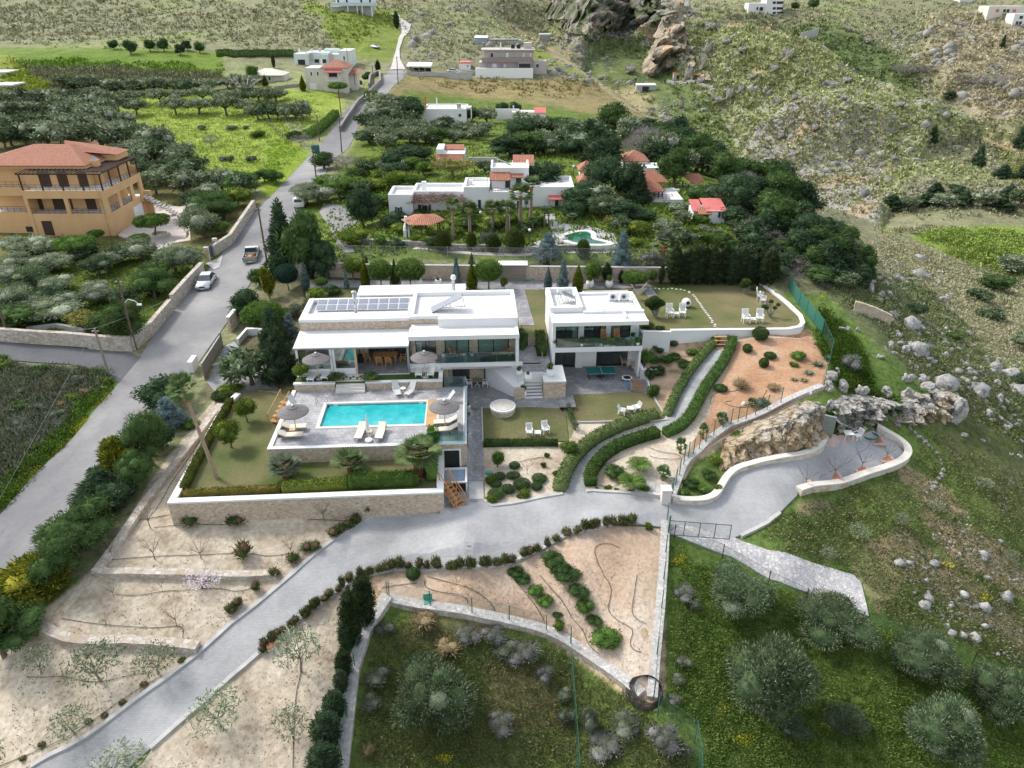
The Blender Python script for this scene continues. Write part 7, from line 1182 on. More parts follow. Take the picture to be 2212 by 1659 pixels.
wd=[(u,v,w,h)for u,v,w,h in wd if not(1395<u<1560 and 385<v<560)and v<640 and not(u<1470 and v>400)]
for i,(u,v,w,h)in EN(wd):pbox(['dark_tree','conifer_far','dark_tree','olive_far'][i%4]if i%7 else 'bare_brush',u,v-h,v,w,('dark tree high in the right slope wood, {o}' if v<450 else 'dark tree midway down the right slope wood, {o}' if v<560 else 'dark tree low in the right slope wood, {o}'),'tree','dark_tree','dark trees of the right slope wood',1)
for i,(u,v,w,h)in EN([(1925,455,50,40),(1960,460,50,40),(2000,450,60,40),(2040,455,60,40),(2080,450,50,45),(2120,455,60,45),(2160,460,60,40),(2200,455,60,50),(2020,425,40,35),(2060,430,40,35),(2180,430,40,35)]):pbox('olive_far' if i%2 else 'conifer_far',u,v-h,v,w,'green tree of the belt on the opposite slope, {o}','tree','slope_tree','trees on the opposite slope',1)
for u,v0,v1,w,l in((2012,268,308,24,'lone dark conifer on the rocky slope'),(2110,310,360,34,'leaning conifer on the rocky slope, middle'),(2200,270,325,30,'leaning conifer near the right edge'),(2165,350,385,40,'conifer above the tree belt near the right edge'),(2208,345,385,34,'conifer at the right edge above the tree belt'),(2164,75,104,12,'tiny cypress on the far right hillside')):pbox('conifer_far',u,v0,v1,w,l,'tree','conifer_tree')
for u,v,w in((1757,20,26),(1716,22,20),(2050,218,28)):pbox('dark_tree',u,v-w*.8,v,w,'dark round tree on the far right hill, {o}','tree','dark_tree',None,1)
row('bare_brush',[1945,1975,2000],165,44,26,'pale leafless thicket in the rocky valley','thicket',None);row('bare_brush',[2090,2120,2150],190,50,26,'pale leafless thicket on the far slope','thicket',None)
for u,v,w in((247,108,22),(283,118,32),(325,112,26),(355,112,28),(390,120,24),(405,110,22),(432,116,24)):pbox('dark_tree',u,v-w,v,w,'dark tree of the row on the far road, {o}','tree','dark_tree','trees along the far left road',1)
for u,v0,v1,w,k_,l in((857,25,62,14,'cypress','dark cypress beside the winding hill road'),(545,140,182,32,'green_tree','green umbrella shaped tree beside the bungalow'),(655,165,196,18,'golden_cone','clipped cone left of the red roofed house'),(732,178,208,42,'clipped_umbrella','flat topped umbrella tree before the red roofed house'),(592,118,147,8,'cypress','slim cypress behind the bungalow'),(574,163,187,16,'golden_cone','clipped cone beside the bungalow'),(817,130,158,12,'cypress','small cypress at the far road junction'),(1113,218,246,26,'dark_tree','dark round tree above the farm building'),(1085,218,250,30,'dark_tree','dark palm like tree right of the box house')):pbox(k_,u,v0,v1,w,l,'tree','garden_tree')
for u,v,w in((776,183,10),(790,172,12),(795,165,10),(860,265,18)):pbox('green_ball_bush',u,v-w,v,w*1.3,'small round bush in the gardens by the far road, {o}','bush','round_bush',None,1)
hedge([(470,122),(520,124),(600,122),(636,122)],1.5,2.2,'long clipped hedge behind the mint house garden',TOP,dens=30,ls=.6);hedge([(660,300),(690,285),(727,252)],1.8,1.6,'clipped hedge along the left side of the far road',GRNL,dens=60,ls=.4)
for i,(u,v,w)in EN([(2230,790,110),(1975,690,60),(2190,600,80),(2150,640,80),(2110,660,60),(2060,745,50),(2140,700,60),(2200,840,60)]):pbox('dark_tree' if i%2 else 'olive_far',u,v-w*.7,v,w,'scrubby dark bush on the right slope, {o}','bush','slope_bush',None,1)
pbox('grey_shrub',1835,760,805,45,'dark grey bush beside the white rocks at the fence end','bush','wild_shrub',bu=1)
many('young_olive',[(770,1150,1340,200),(520,1370,1520,150),(1150,1080,1230,140),(1440,960,1100,150),(1860,780,890,160),(2080,1400,1540,120)],'tiny sapling in a bare earth patch on the lower right slope, {o}','tree','sapling','saplings on the lower slope',cv=tt(3,2),sc=.25)
for i,(x,y,h_)in EN([(320,880,200),(570,805,210),(805,740,210),(1020,650,170),(945,500,120)]):
 u,v1=tt(3,2)(x,y);v0=tt(3,2)(x,y-h_)[1];pbox('bare_tree',u,v0,v1,h_*.2,'small leafless tree in a square pit on the plaza, {o}','tree','bare_tree','bare trees on the plaza')
 p=G(u,v1);mb=MB().box(-.65,.65,-.65,.65,-.05,.05);mb.box(-.4,.4,-.4,.4,.051,.06,1);o=mb.build('tree_pit',[mn('pink_paving',((.45,.33,.29),(.52,.4,.36)),3,3,.9),TERRA]if i==0 else[MT['pink_paving'],TERRA]);o.location=(p[0],p[1],p[2]+.09);struct(o)
for i,(u,v,w_)in EN([(1600,940,40),(1640,930,46),(1680,915,40),(1725,900,44),(1765,880,34),(1800,885,36),(1850,872,30),(1890,876,34),(1935,868,30),(1990,850,34)]):pbox('grey_shrub' if i%3==1 else 'shrub',u,v-14,v+16,w_,'dark bush on the lip of the ochre cliff, {o}','bush','cliff_bush',None,1)
for i,(u,v,w_)in EN([(1495,1050,36),(1520,1060,30),(1530,1030,34),(1545,1000,30),(1480,1070,26),(1550,1060,22)]):pbox('green_tree' if i%2 else 'shrub',u,v-18,v+8,w_,'green plant in the pocket below the curving rubble wall, {o}','plant','wild_plant',None,1)
for u,v0,v1,w,l in((140,1130,1290,120,'dark evergreen between the golden conifer and the pine'),(205,1060,1190,110,'dark bushy conifer behind the pine by the road'),(250,1020,1120,90,'dark evergreen right of the juniper'),(300,960,1075,80,'dark evergreen between the golden and the olive green conifers'),(350,900,990,70,'dark evergreen below the silvery conifer'),(60,1300,1420,110,'dark evergreen below the biggest golden conifer')):pbox('dark_tree' if u%20 else 'pine',u,v0,v1,w,l,'tree','evergreen_tree',bu=1)
def fillwood(pY,n,kinds,wpx,hpx,lb,nm,grp,sE,mind=14):
 g=random.Random(sE);us=[p[0]for p in pY];vs=[p[1]for p in pY];got=[];k=0
 while len(got)<n and k<4000:
  k+=1;u,v=g.uniform(min(us),max(us)),g.uniform(min(vs),max(vs))
  if inpoly(NP([u]),NP([v]),pY)[0]and all(abs(u-a)>mind or abs(v-b_)>mind*.7 for a,b_ in got):got.append((u,v))
 for i,(u,v)in EN(got):q_=UF(.75,1.2);pbox(kinds[i%len(kinds)],u,v-hpx*q_,v,wpx*q_,lb+', {o}','tree',nm,grp,1)
fillwood([(1225,330),(1330,300),(1480,330),(1560,400),(1540,440),(1480,400),(1400,360),(1300,380),(1240,420)],16,['dark_tree','conifer_far','dark_tree','olive_far'],84,84,'dark tree behind the tiled cottages','dark_tree','dark trees round the cottages',3)
fillwood([(1240,440),(1290,440),(1330,470),(1370,500),(1330,500),(1250,470)],5,['dark_tree','olive_far'],66,56,'tree between the long house and the cottages','garden_tree',None,4)
fillwood([(1560,400),(1700,440),(1830,520),(1880,610),(1700,600),(1600,560),(1580,480)],24,['dark_tree','conifer_far','dark_tree'],78,88,'dark tree inside the right slope wood','dark_tree','dark trees of the right slope wood',5)
fillwood([(0,225),(230,235),(250,260),(280,330),(160,345),(0,330)],16,['olive_far'],60,52,'olive filling the left grove','olive_tree','olives of the left grove',6)
fillwood([(250,300),(300,290),(370,340),(420,400),(330,430),(290,380)],8,['olive_far'],66,60,'olive at the right side of the left grove','olive_tree','olives of the left grove',7)
fillwood([(790,260),(1050,280),(1060,320),(900,330),(780,340)],12,['olive_far','olive_far','dark_tree'],58,46,'tree filling the centre orchard','olive_tree','olives of the centre orchard',8)
fillwood([(1100,290),(1360,300),(1340,350),(1150,345)],12,['olive_far','dark_tree'],66,52,'tree in the orchard behind the upper storey','olive_tree','olives of the centre orchard',9)
fillwood([(700,370),(920,360),(930,400),(860,440),(720,430)],12,['green_tree','olive_far','dark_tree'],56,44,'garden tree left of the neighbouring house','garden_tree',None,10)
fillwood([(830,490),(900,480),(1000,470),(1180,470),(1190,500),(1100,520),(850,520)],16,['green_tree','shrub','dark_tree'],36,28,'garden shrub around the palms and gazebo','garden_shrub',None,11,10)
fillwood([(1340,480),(1560,480),(1600,540),(1480,560),(1340,520)],12,['olive_far','green_tree'],46,38,'small tree in the orchard grass behind the conifer screen','olive_tree',None,12)
fillwood([(395,440),(560,440),(540,470),(480,540),(440,520)],10,['pine','olive','green_tree'],60,52,'tree along the road wall beside the orange house forecourt','roadside_tree',None,13)
fillwood([(0,560),(280,560),(380,600),(300,720),(0,720)],16,['olive','dark_tree','olive'],70,58,'tree in the corner garden below the orange house','garden_tree','trees of the corner garden',14,30)
def tinted():
 m,t,b=nt('ground_cover_leaves',.95,0,.1);vc=N(t,'ShaderNodeVertexColor',layer_name='Tint');geo=N(t,'ShaderNodeNewGeometry');hs=N(t,'ShaderNodeHueSaturation');a=N(t,'ShaderNodeMapRange');L(t,geo.outputs['Random Per Island'],a.inputs[0]);a.inputs[3].default_value=.95;a.inputs[4].default_value=1.9;L(t,vc.outputs[0],hs.inputs['Color']);L(t,a.outputs[0],hs.inputs['Value']);L(t,hs.outputs[0],b.inputs['Base Color']);return m
TINT=tinted()
def tint(me,pts,k):
 r_=np.clip(((np.log(pts[:,1]+YO)-RY[0])/(RY[1]-RY[0])*(NR-1)).astype(int),0,NR-1);c_=np.clip(((pts[:,0]/(pts[:,1]+YO)-AX[0])/(AX[1]-AX[0])*(NA-1)).astype(int),0,NA-1)
 q_=np.repeat(col[r_,c_]*np.random.default_rng(1).uniform(.65,1.35,(len(r_),1)),k*4,0);a=me.color_attributes.new('Tint','FLOAT_COLOR','POINT');a.data.foreach_set('color',np.concatenate([q_,np.ones((len(q_),1))],1).astype(np.float32).ravel())
def scatter(nm,n,rg,ln,wd,mat,k=7,spread=.5,hgt=.35,sE=1,sizer=None,maxd=400,soft=30):
 g=np.random.default_rng(sE);us=[p[0]for p in rg];vs=[p[1]for p in rg];C_=[]
 while len(C_)<n:
  u=g.uniform(min(us),max(us),4000);v=g.uniform(min(vs),max(vs),4000);ok=inpoly(u,v,rg)&(g.random(4000)<np.clip(dpo(u,v,rg)/soft+.05+(fbm(u*.03,v*.06,3)-.5)*2,0,1))
  for a,b_ in zip(u[ok],v[ok]):
   C_.append((a,b_))
   if len(C_)>=n:break
 pts=NP([G(a,b_,ZW)for a,b_ in C_]);N_=len(pts);s=(sizer(pts)if sizer else np.ones(N_))*g.uniform(.6,1.5,N_);c=np.repeat(pts,k,0);s=np.repeat(s,k);off=g.normal(size=(N_*k,3));off[:,2]=np.abs(off[:,2]);off=unit(off);Pn=c+off*NP([spread,spread,hgt])*s[:,None];Pn[:,2]-=.03;D_=unit(off+g.normal(size=off.shape)*.35+[0,0,.3]);W_=unit(np.cross(D_,g.normal(size=off.shape)))
 me_=qmesh(nm,Pn,D_,W_,ln*s,wd*s,mat)
 if mat is TINT:tint(me_,pts,k)
 o=bpy.data.objects.new(nm,me_);COL.objects.link(o);o['kind']='stuff';return o
SF=lambda p:np.clip(np.hypot(p[:,0],p[:,1])/260,.5,2.4)
scatter('garrigue_scrub',11000,[(-20,-10),(2230,-10),(2230,300),(1900,180),(1500,240),(1380,150),(1240,100),(1100,150),(880,150),(870,60),(700,130),(480,112),(-20,105)],.75,.4,TINT,5,.6,.4,201,SF)
scatter('hill_scrub',7500,[(1250,150),(1500,240),(1460,60),(1640,20),(1900,170),(2230,290),(2230,470),(1900,480),(1750,460),(1520,330),(1380,210),(1100,215),(870,180),(880,165),(1180,165)],.9,.45,TINT,6,.6,.45,203,SF)
scatter('slope_scrub',15000,[(1890,485),(2230,580),(2230,1000),(1990,840),(1900,720),(1780,630),(1870,560)],.32,.13,TINT,7,.42,.3,205,lambda p:np.clip(np.hypot(p[:,0],p[:,1])/130,.5,2))
scatter('field_scrub',6500,[(20,122),(480,140),(500,190),(300,215),(120,260),(-10,215)],.8,.4,TINT,6,.8,.5,207,lambda p:np.full(len(p),1.2))
scatter('verge_scrub',1300,[(-20,785),(225,800),(250,832),(0,1105),(-20,1110)],.17,.09,TINT,50,.5,.4,209,soft=8)
fillwood([(-20,790),(220,800),(240,835),(0,1090),(-20,1090)],26,['grey_shrub','shrub','green_shrub_low','grey_shrub','dry_bush'],38,20,'wild bush in the scrub field left of the main road','wild_bush','wild bushes of the scrub field',15,16)
scatter('grey_scrub',900,[(-20,785),(225,800),(240,830),(0,1080),(-20,1090)],.5,.06,GREYS,14,.7,.5,248)
scatter('meadow_tufts',4500,[(215,215),(330,190),(560,190),(735,198),(700,250),(600,400),(420,410),(320,290)],.45,.15,TINT,5,.5,.2,249)
scatter('valley_tufts',2500,[(1890,480),(2230,500),(2230,600),(2000,530)],.6,.25,TINT,6,.6,.35,250)
scatter('orchard_weeds',6500,[(610,590),(700,450),(790,330),(850,210),(1100,225),(1400,300),(1600,440),(1800,600),(1480,600),(1250,560),(900,545)],.5,.2,TINT,6,.5,.3,211,lambda p:np.full(len(p),.9))
scatter('meadow_weeds',17000,[(1455,1165),(1880,1340),(2230,1490),(2230,1680),(1510,1680),(1500,1600),(1425,1520),(1440,1200)],.15,.05,GRSS,8,.32,.14,213)
scatter('hollow_weeds',10000,[(845,1320),(1180,1375),(1390,1510),(1420,1560),(1500,1620),(1505,1680),(760,1680),(775,1450),(800,1370)],.15,.05,lfm('hollow_weeds',(.1,.14,.045),(.17,.2,.08),(.2,.17,.09),sc=.35),8,.32,.14,215)
scatter('slope_grass',11000,[(1720,1080),(1965,1000),(1990,920),(2230,1010),(2230,1470),(1880,1330),(1860,1255),(1620,1165)],.17,.06,lfm('slope_grass',(.09,.13,.035),(.16,.185,.075),(.28,.24,.15),sc=.25),6,.33,.12,217)
scatter('hillside_grass',3500,[(1770,640),(1850,720),(1900,850),(1980,870),(1990,920),(1900,900),(1800,830),(1760,740)],.28,.08,lfm('lush_grass',(.05,.10,.015),(.10,.16,.03),sc=.25),6,.35,.2,219)
scatter('garden_weeds',3000,[(0,500),(440,540),(400,620),(290,735),(0,720)],.3,.1,GRSS,6,.4,.22,221)
scatter('sand_pebbles',2600,[(372,1100),(800,1110),(500,1360),(90,1659),(-20,1659),(60,1380),(230,1230)],.09,.07,mn('dark_clods',((.24,.2,.16),(.36,.31,.26)),2,2,.9),3,.3,.04,223)
scatter('sand_pebbles',1200,[(290,1680),(613,1380),(745,1290),(715,1680)],.09,.07,MT['dark_clods'],3,.3,.04,225);scatter('soil_clods',1500,[(830,1255),(1420,1150),(1400,1490),(1180,1350)],.08,.06,MT['dark_clods'],3,.3,.04,227)
for i,(u,v,ru,rv,n_)in EN([(1480,1215,35,15,200),(1590,1420,20,15,120),(1610,1600,30,20,200),(960,1640,25,12,120),(1560,1540,20,30,80),(2130,1290,30,10,160),(2050,1220,25,8,100),(1790,1570,18,14,120),(1775,640,8,8,40)]):
 scatter('yellow_flowers',n_,[(u-ru,v),(u,v-rv),(u+ru,v),(u,v+rv)],.07,.06,FLOW,2,.12,.2,230+i)
scatter('yellow_flowers',500,[(60,1030),(130,960),(225,850),(250,835),(232,870),(140,965),(0,1100),(0,1080)],.07,.06,FLOW,3,.25,.25,240)
FROCK=mn('hill_rock',[(.3,(.16,.16,.14)),(.5,(.33,.32,.28)),(.7,(.5,.48,.43))],.15,8,.9,.5,1,.2,sc2=1.5,amt2=.4)
def rockmesh(nm,sE,mat=ROCK,sub=3,amp=.5):
 bm=bmesh.new();bmesh.ops.create_icosphere(bm,subdivisions=sub,radius=1);g=np.random.default_rng(sE);dirs=unit(g.normal(size=(14,3)));am=g.uniform(.2,1,14);
 for v in bm.verts:
  d=NP(v.co)/np.linalg.norm(v.co);r=1.0
  for q_,a in zip(dirs,am):
   t_=float(d@q_);
   if t_>.55:r-=a*amp*(t_-.55)*1.6
  r+=amp*.25*(float(vnoise(NP([d[0]*3+sE+50]),NP([d[1]*3+d[2]*2+50]))[0])-.5)*2;r+=amp*.15*(float(vnoise(NP([d[0]*8+sE+50]),NP([d[1]*8+d[2]*7+50]))[0])-.5)*2
  v.co=v.co*r
 me=bpy.data.meshes.new(nm);bm.to_mesh(me);bm.free();me.materials.append(mat);return me
RK=[rockmesh('boulder',s_)for s_ in RG(6)];RKO=[rockmesh('cliff_rock',s_+20,ROCKO,4,.45)for s_ in RG(4)]
def rock(u,v,wpx,hpx,lb,nm='boulder',ms=RK,i=0,gp=None,cat='boulder',dr=1.,oy=None,dz=0):
 p=G(u,v+hpx*.35);D_=depth(p);w=wpx*D_/FP;h=hpx*D_/FP;o=bpy.data.objects.new(nm,ms[i%len(ms)]);COL.objects.link(o);o.location=(p[0],p[1]+w*.15,p[2]+h*.15+dz);o.scale=(w*.46,w*.42*dr,h*.52);o.rotation_euler=(0,0,UF(-.5,.5));return tag(o,lb,cat,gp,oy)
B1='pale boulder on the steep slope right of the estate, {o}'
for i,(x,y,w,h)in EN([(890,820,100,140),(1110,730,110,120),(1170,835,60,60),(1475,775,90,90),(1520,915,100,110),(1320,1010,100,100),(1380,1135,80,60),(1310,1170,150,90),(1110,1195,70,60),(1065,1310,100,120),(1150,1300,90,70),(1180,1360,120,90),(1250,1355,80,60),(1090,1390,90,50),(970,1415,110,60),(690,1180,90,60),(640,1175,80,60),(770,1190,60,50),(1225,1470,60,60),(1275,1510,80,80),(1205,1580,150,170),(1340,1605,150,110),(1385,1495,70,60),(1520,1610,100,100),(1740,1540,90,100),(1665,1460,70,80),(1570,1350,100,60),(1750,1220,110,60),(1780,1160,60,60),(1970,1650,100,90),(600,1540,80,80),(860,500,90,100),(940,600,60,50),(1120,620,60,50),(2130,1500,70,80)]):
 u,v=c5(x,y);rock(u,v,w/4,h/4,B1,i=i,gp='boulders of the right slope')
B2='pale boulder among the green patches below the cliff, {o}'
for i,(x,y,w,h)in EN([(2000,120,100,150),(2000,290,110,60),(2040,350,120,60),(1780,200,70,50),(1700,440,100,50),(1850,490,70,30),(2100,140,60,40),(2180,490,80,60),(2100,600,60,60),(2180,620,70,60),(2125,350,60,40),(1900,240,70,40),(1880,160,60,40)]):
 u,v=tt(3,2)(x,y);rock(u,v,w/4,h/4,B2,i=i,gp='boulders below the cliff')
B3='knobbly grey white rock crowning the cliff above the plaza, {o}'
for i,(x,y,w,h)in EN([(530,30,110,110),(640,20,150,140),(800,50,160,180),(680,180,160,150),(790,220,120,140),(520,200,90,120),(1030,80,120,110),(1200,90,150,140),(1350,190,220,190),(1450,110,170,150),(1400,40,180,90),(1620,240,190,280),(1520,180,160,200),(1180,200,200,120),(930,150,150,150),(1000,200,160,130),(560,1560,150,120)]):
 if i==16:u,v=c5(560,1600)
 else:u,v=tt(3,2)(x,y)
 rock(u,v,w/3.6,h/3.6,B3,i=i,gp='rocks crowning the cliff',dz=.3)
B4='ochre stained cliff face rock behind the plaza, {o}'
for i,(x,y,w,h)in EN([(60,480,330,230),(250,430,330,270),(400,440,200,260),(430,330,160,220),(300,280,240,160),(120,380,240,180),(600,320,180,180),(760,320,220,190),(950,300,280,190),(1100,320,280,150),(1280,270,280,130),(880,250,180,160)][:0]):
 u,v=tt(3,2)(x,y);rock(u,v,w/3.7,h/3.7,B4,'cliff_rock',RKO,i,gp='ochre rocks of the cliff',cat='rock',dr=.8,dz=.2)
for i,(x,y,w,h)in EN([(2150,500,300,200),(2060,580,260,200),(1900,640,240,160),(1800,720,200,180),(1740,560,150,130),(1980,480,240,120)][:0]):
 u,v=tt(2,2)(x,y);rock(u,v,w/3.7,h/3.7,'ochre rock under the curving rubble wall, {o}','cliff_rock',RKO,i,gp='ochre rocks under the rubble wall',cat='rock',dr=.7,dz=.1)
for i,(x,y,s_)in EN([(1230,385,50),(1265,415,50),(1300,445,70),(1335,470,50),(1360,495,60),(1380,530,40),(1415,555,40),(1450,590,50),(1475,625,30),(1495,655,35),(1505,690,30),(1510,745,50),(1500,785,60),(1470,810,60),(1445,845,60),(1405,850,40),(1440,885,60),(1410,915,45),(1375,945,45)]):
 u,v=tt(3,2)(x,y);rock(u,v,s_/3.3,s_/4,'small cream stone of the curved line on the grass, {o}','stone',RK,i,'curved line of cream stones','stone')
for i,(x,y,w)in EN([(1500,940,160),(1450,960,120),(1560,960,90),(1640,1010,60)]):
 u,v=Z4(x+500,y);rock(u,v,w*.2,w*.13,'white rock beside the freeform pool, {o}','boulder',RK,i,None)
RKG=[rockmesh('crag',s_+40,mn('crag_rock',[(.34,(.07,.07,.065)),(.44,(.2,.195,.18)),(.54,(.36,.35,.32)),(.66,(.5,.42,.32))],.25,9,.9,1.,1.,.6,sc2=1.5,amt2=.4),4,.75)for s_ in RG(5)]
for x,y,w_,h_ in[(1520,640,110,150),(1640,530,90,180),(1690,420,100,150),(1620,700,110,70),(1870,810,110,140),(1760,860,160,60),(1970,770,90,90),(1590,890,50,60),(1460,900,60,100),(1700,230,160,90),(1850,360,130,60),(1550,110,100,50),(1990,430,120,60),(1480,700,60,60),(2070,660,110,60),(1340,1030,130,70),(1010,600,140,80),(850,960,80,60),(1200,970,60,50)]:u,v=tt(2,0)(x,y);rock(u,v,w_/3.2,h_/3.2,'jagged grey crag on the gorge slopes, {o}','crag',RKG,int(x),'crags of the gorge slopes','crag',oy='cg1')
for x,y,w_,h_ in[(160,470,120,110),(40,590,110,80),(540,730,170,70),(680,690,130,60),(70,880,90,80),(220,840,80,60),(100,1170,90,70),(170,1480,120,110),(640,840,120,50),(740,1140,90,50),(400,1100,90,80),(1070,1360,90,60),(850,350,100,60),(690,250,110,50),(1100,290,110,60),(200,1060,70,60),(1140,900,120,60),(980,1420,80,50),(1650,210,140,60)]:u,v=tt(3,0)(x,y);rock(u,v,w_/3.2,h_/3.2,'jagged grey crag on the right rocky ridge, {o}','crag',RKG,int(x),'crags of the right ridge','crag',oy='cg2')
def farrocks(nm,n,rg,s0,s1,sE):
 g=np.random.default_rng(sE);mb=MB();base=[];bm=bmesh.new();bmesh.ops.create_icosphere(bm,subdivisions=1,radius=1);bv=NP([v.co[:]for v in bm.verts]);bf=NP([[v.index for v in f.verts]for f in bm.faces]);bm.free();us=[p[0]for p in rg];vs=[p[1]for p in rg];V=[];F_=[];k=0
 while k<n:
  u,v=g.uniform(min(us),max(us)),g.uniform(min(vs),max(vs))
  if not inpoly(NP([u]),NP([v]),rg)[0]or fbm(NP([u*.02]),NP([v*.05]),3)[0]<.48:continue
  p=NP(G(u,v));s=g.uniform(s0,s1)*(1+2*(g.random()>.93));q_=bv*(1+g.uniform(-.35,.35,(len(bv),1)))*[s,s*.8,s*g.uniform(.5,1.1)]+p;V.append(q_);F_.append(bf+k*len(bv));k+=1
 V=np.concatenate(V);F_=np.concatenate(F_);me=bpy.data.meshes.new(nm);me.vertices.add(len(V));me.vertices.foreach_set('co',V.astype(np.float32).ravel());me.loops.add(F_.size);me.loops.foreach_set('vertex_index',F_.astype(np.int32).ravel());me.polygons.add(len(F_));me.polygons.foreach_set('loop_start',np.arange(0,F_.size,3,dtype=np.int32));me.polygons.foreach_set('loop_total',np.full(len(F_),3,np.int32));me.materials.append(ROCK if 'slope' in nm else FROCK);me.update();o=bpy.data.objects.new(nm,me);COL.objects.link(o);o['kind']='stuff'
farrocks('scattered_rocks',1300,[(1460,60),(1640,25),(1900,170),(2212,300),(2212,420),(1920,440),(1720,410),(1500,240)],.25,.7,301)
farrocks('hill_rocks',900,[(870,30),(1100,0),(1240,90),(1370,150),(1480,240),(1600,340),(1400,250),(1100,120),(900,140)],.3,.8,303);farrocks('hill_rocks',500,[(1900,60),(2212,60),(2212,260),(2000,200)],.5,1.4,307)
farrocks('slope_stones',260,[(1900,500),(2212,700),(2212,960),(2000,840),(1880,640)],.15,.6,309);farrocks('slope_stones',350,[(1900,1180),(2100,1100),(2212,1200),(2212,1440),(2000,1350)],.06,.2,311)
def cp(e0,loc,rz,lb,sc=None,gp=None,oy=None):
 """copy of a thing with its parts and sub-parts"""
 r_=e0.copy();COL.objects.link(r_);r_.location=loc;r_.rotation_euler=(0,0,rz);r_['label']=lb
 if gp:r_['group']=gp
 if sc:r_.scale=sc
 if '{o}' in lb:ORD.setdefault(oy or lb,[]).append(r_)
 for c_ in list(e0.children):
  d=c_.copy();COL.objects.link(d);d.parent=r_
  for g_ in list(c_.children):k_=g_.copy();COL.objects.link(k_);k_.parent=d
 return r_
THATCH=mn('straw_thatch',((.13,.12,.12),(.24,.225,.22)),9,5,.95,.6,30,.03)
c1=tt(1,2);cV=tt(1,1);cH=tt(2,1);cL=tt(2,2)
def parasol(p,lb):
 e=em_('straw_parasol',p,0,lb,'parasol',gp='straw parasols');mb=MB().tube([(0,0,0),(0,0,2.3)],.045,8);mb.build('pole',PWOOD,e)
 mb=MB();n=28;b=[(1.25,2.0),(1.2,2.06),(.45,2.42),(.42,2.40)];mb.lathe(b,n);mb.lathe([(.42,2.40),(.4,2.47),(.05,2.62)],n)
 mb.build('canopy',THATCH,e);mb=MB().lathe([(.09,2.6),(.09,2.68),(.02,2.7)],10);mb.build('cap',WPL,e);mb=MB().lathe([(.3,0),(.3,.06),(.06,.1)],12);mb.build('base',CONC,e)
 return e
parasol(P(*c1(350,425),1.93),'straw parasol over the cream loungers at the left end of the pool deck');parasol(P(*c1(1635,380),1.93),'straw parasol beside the wooden strip at the right end of the pool')
parasol(P(*cV(545,1615),2.65),'straw parasol before the glazed room at the left of the garden strip');parasol(P(*cV(1465,1600),2.65),'straw parasol between white loungers under the villa balcony')
def lounger(kd):
 e=em_('sun_lounger',(0,0,0),0,'x','sun lounger');fm,cm=(WPL,WPL)if kd=='white' else(GWOOD,CREAMF)
 mb=MB().box(-.33,.33,-1.0,.95,.24,.29);mb.build('frame',fm,e)
 for x in(-.28,.24):
  for y in(-.9,.55):mb=MB().box(x,x+.05,y,y+.06,0,.24);mb.build('leg',fm,e)
 a=radians(28);
 mb=MB().box(-.31,.31,-1.0,.3,.295,.37);mb.build('seat_cushion',cm,e)
 mb=MB().box(-.31,.31,0,.78,0,.08,0,Matrix.Translation((0,.3,.29))@Matrix.Rotation(a,4,'X'));mb.build('backrest',cm,e)
 mb=MB().box(-.28,.28,.02,.1,-.28,.0,0,Matrix.Translation((0,.85,.52)));mb.build('support',fm,e);return e
lw=lounger('white');lw.location=P(*cV(500,1600),2.65);lw.rotation_euler=(0,0,pi*.97);tag(lw,'white plastic lounger left of the parasol by the glazed room','sun lounger','white loungers')
lw.rotation_euler=(0,0,-.12)
cp(lw,P(*cV(612,1585),2.65),-.02,'white plastic lounger right of the parasol by the glazed room');cp(lw,P(*cV(1412,1560),2.65),.03,'white plastic lounger left of the parasol under the balcony');cp(lw,P(*cV(1515,1560),2.65),0,'white plastic lounger right of the parasol under the balcony')
lc=lounger('cream');lc.location=P(*c1(330,395),1.93);lc.rotation_euler=(0,0,pi/2+.1);tag(lc,'cream cushioned lounger behind the pole of the left deck parasol','sun lounger','cream loungers')
cp(lc,P(*c1(300,465),1.93),pi/2+.1,'cream cushioned lounger at the front left corner of the deck');cp(lc,P(*c1(1640,350),1.93),-pi/2+.15,'cream cushioned lounger behind the pole of the right deck parasol');cp(lc,P(*c1(1645,415),1.93),-pi/2+.15,'cream cushioned lounger at the front right corner of the deck')
cp(lc,P(*c1(905,440),1.93),-.05,'cream cushioned lounger facing away, left of the folded parasol');cp(lc,P(*c1(1080,440),1.93),-.03,'cream cushioned lounger facing away, right of the folded parasol')
e=em_('folded_parasol',P(*c1(975,490),1.93),0,'closed white parasol on a round white base between two loungers','parasol');mb=MB().lathe([(.3,0),(.3,.12),(.22,.16)],16);mb.build('base',WPL,e);mb=MB().tube([(0,0,.1),(0,0,2.5)],.03,6);mb.build('pole',WPL,e);mb=MB().lathe([(.05,.9),(.17,1.0),(.13,1.6),(.03,2.5)],10);mb.build('canopy',WPL,e)
def sidetable(p,lb,m=WPL,w=.45,h=.4,nm='side_table',rz=0):
 e=em_(nm,p,rz,lb,'table');mb=MB().box(-w/2,w/2,-w/2,w/2,h-.04,h);mb.build('tabletop',m,e)
 for x in(-w/2+.02,w/2-.06):
  for y in(-w/2+.02,w/2-.06):mb=MB().box(x,x+.04,y,y+.04,0,h-.04);mb.build('leg',m,e)
 return e
sidetable(P(*cV(558,1590),2.65),'small white side table under the parasol by the glazed room');sidetable(P(*cV(1465,1575),2.65),'small white side table under the parasol below the balcony');sidetable(P(*c1(320,425),1.93),'small wooden side table between the cream loungers at the left',PWOOD);sidetable(P(*c1(985,440),1.93),'small wooden side table beside the folded parasol',PWOOD)
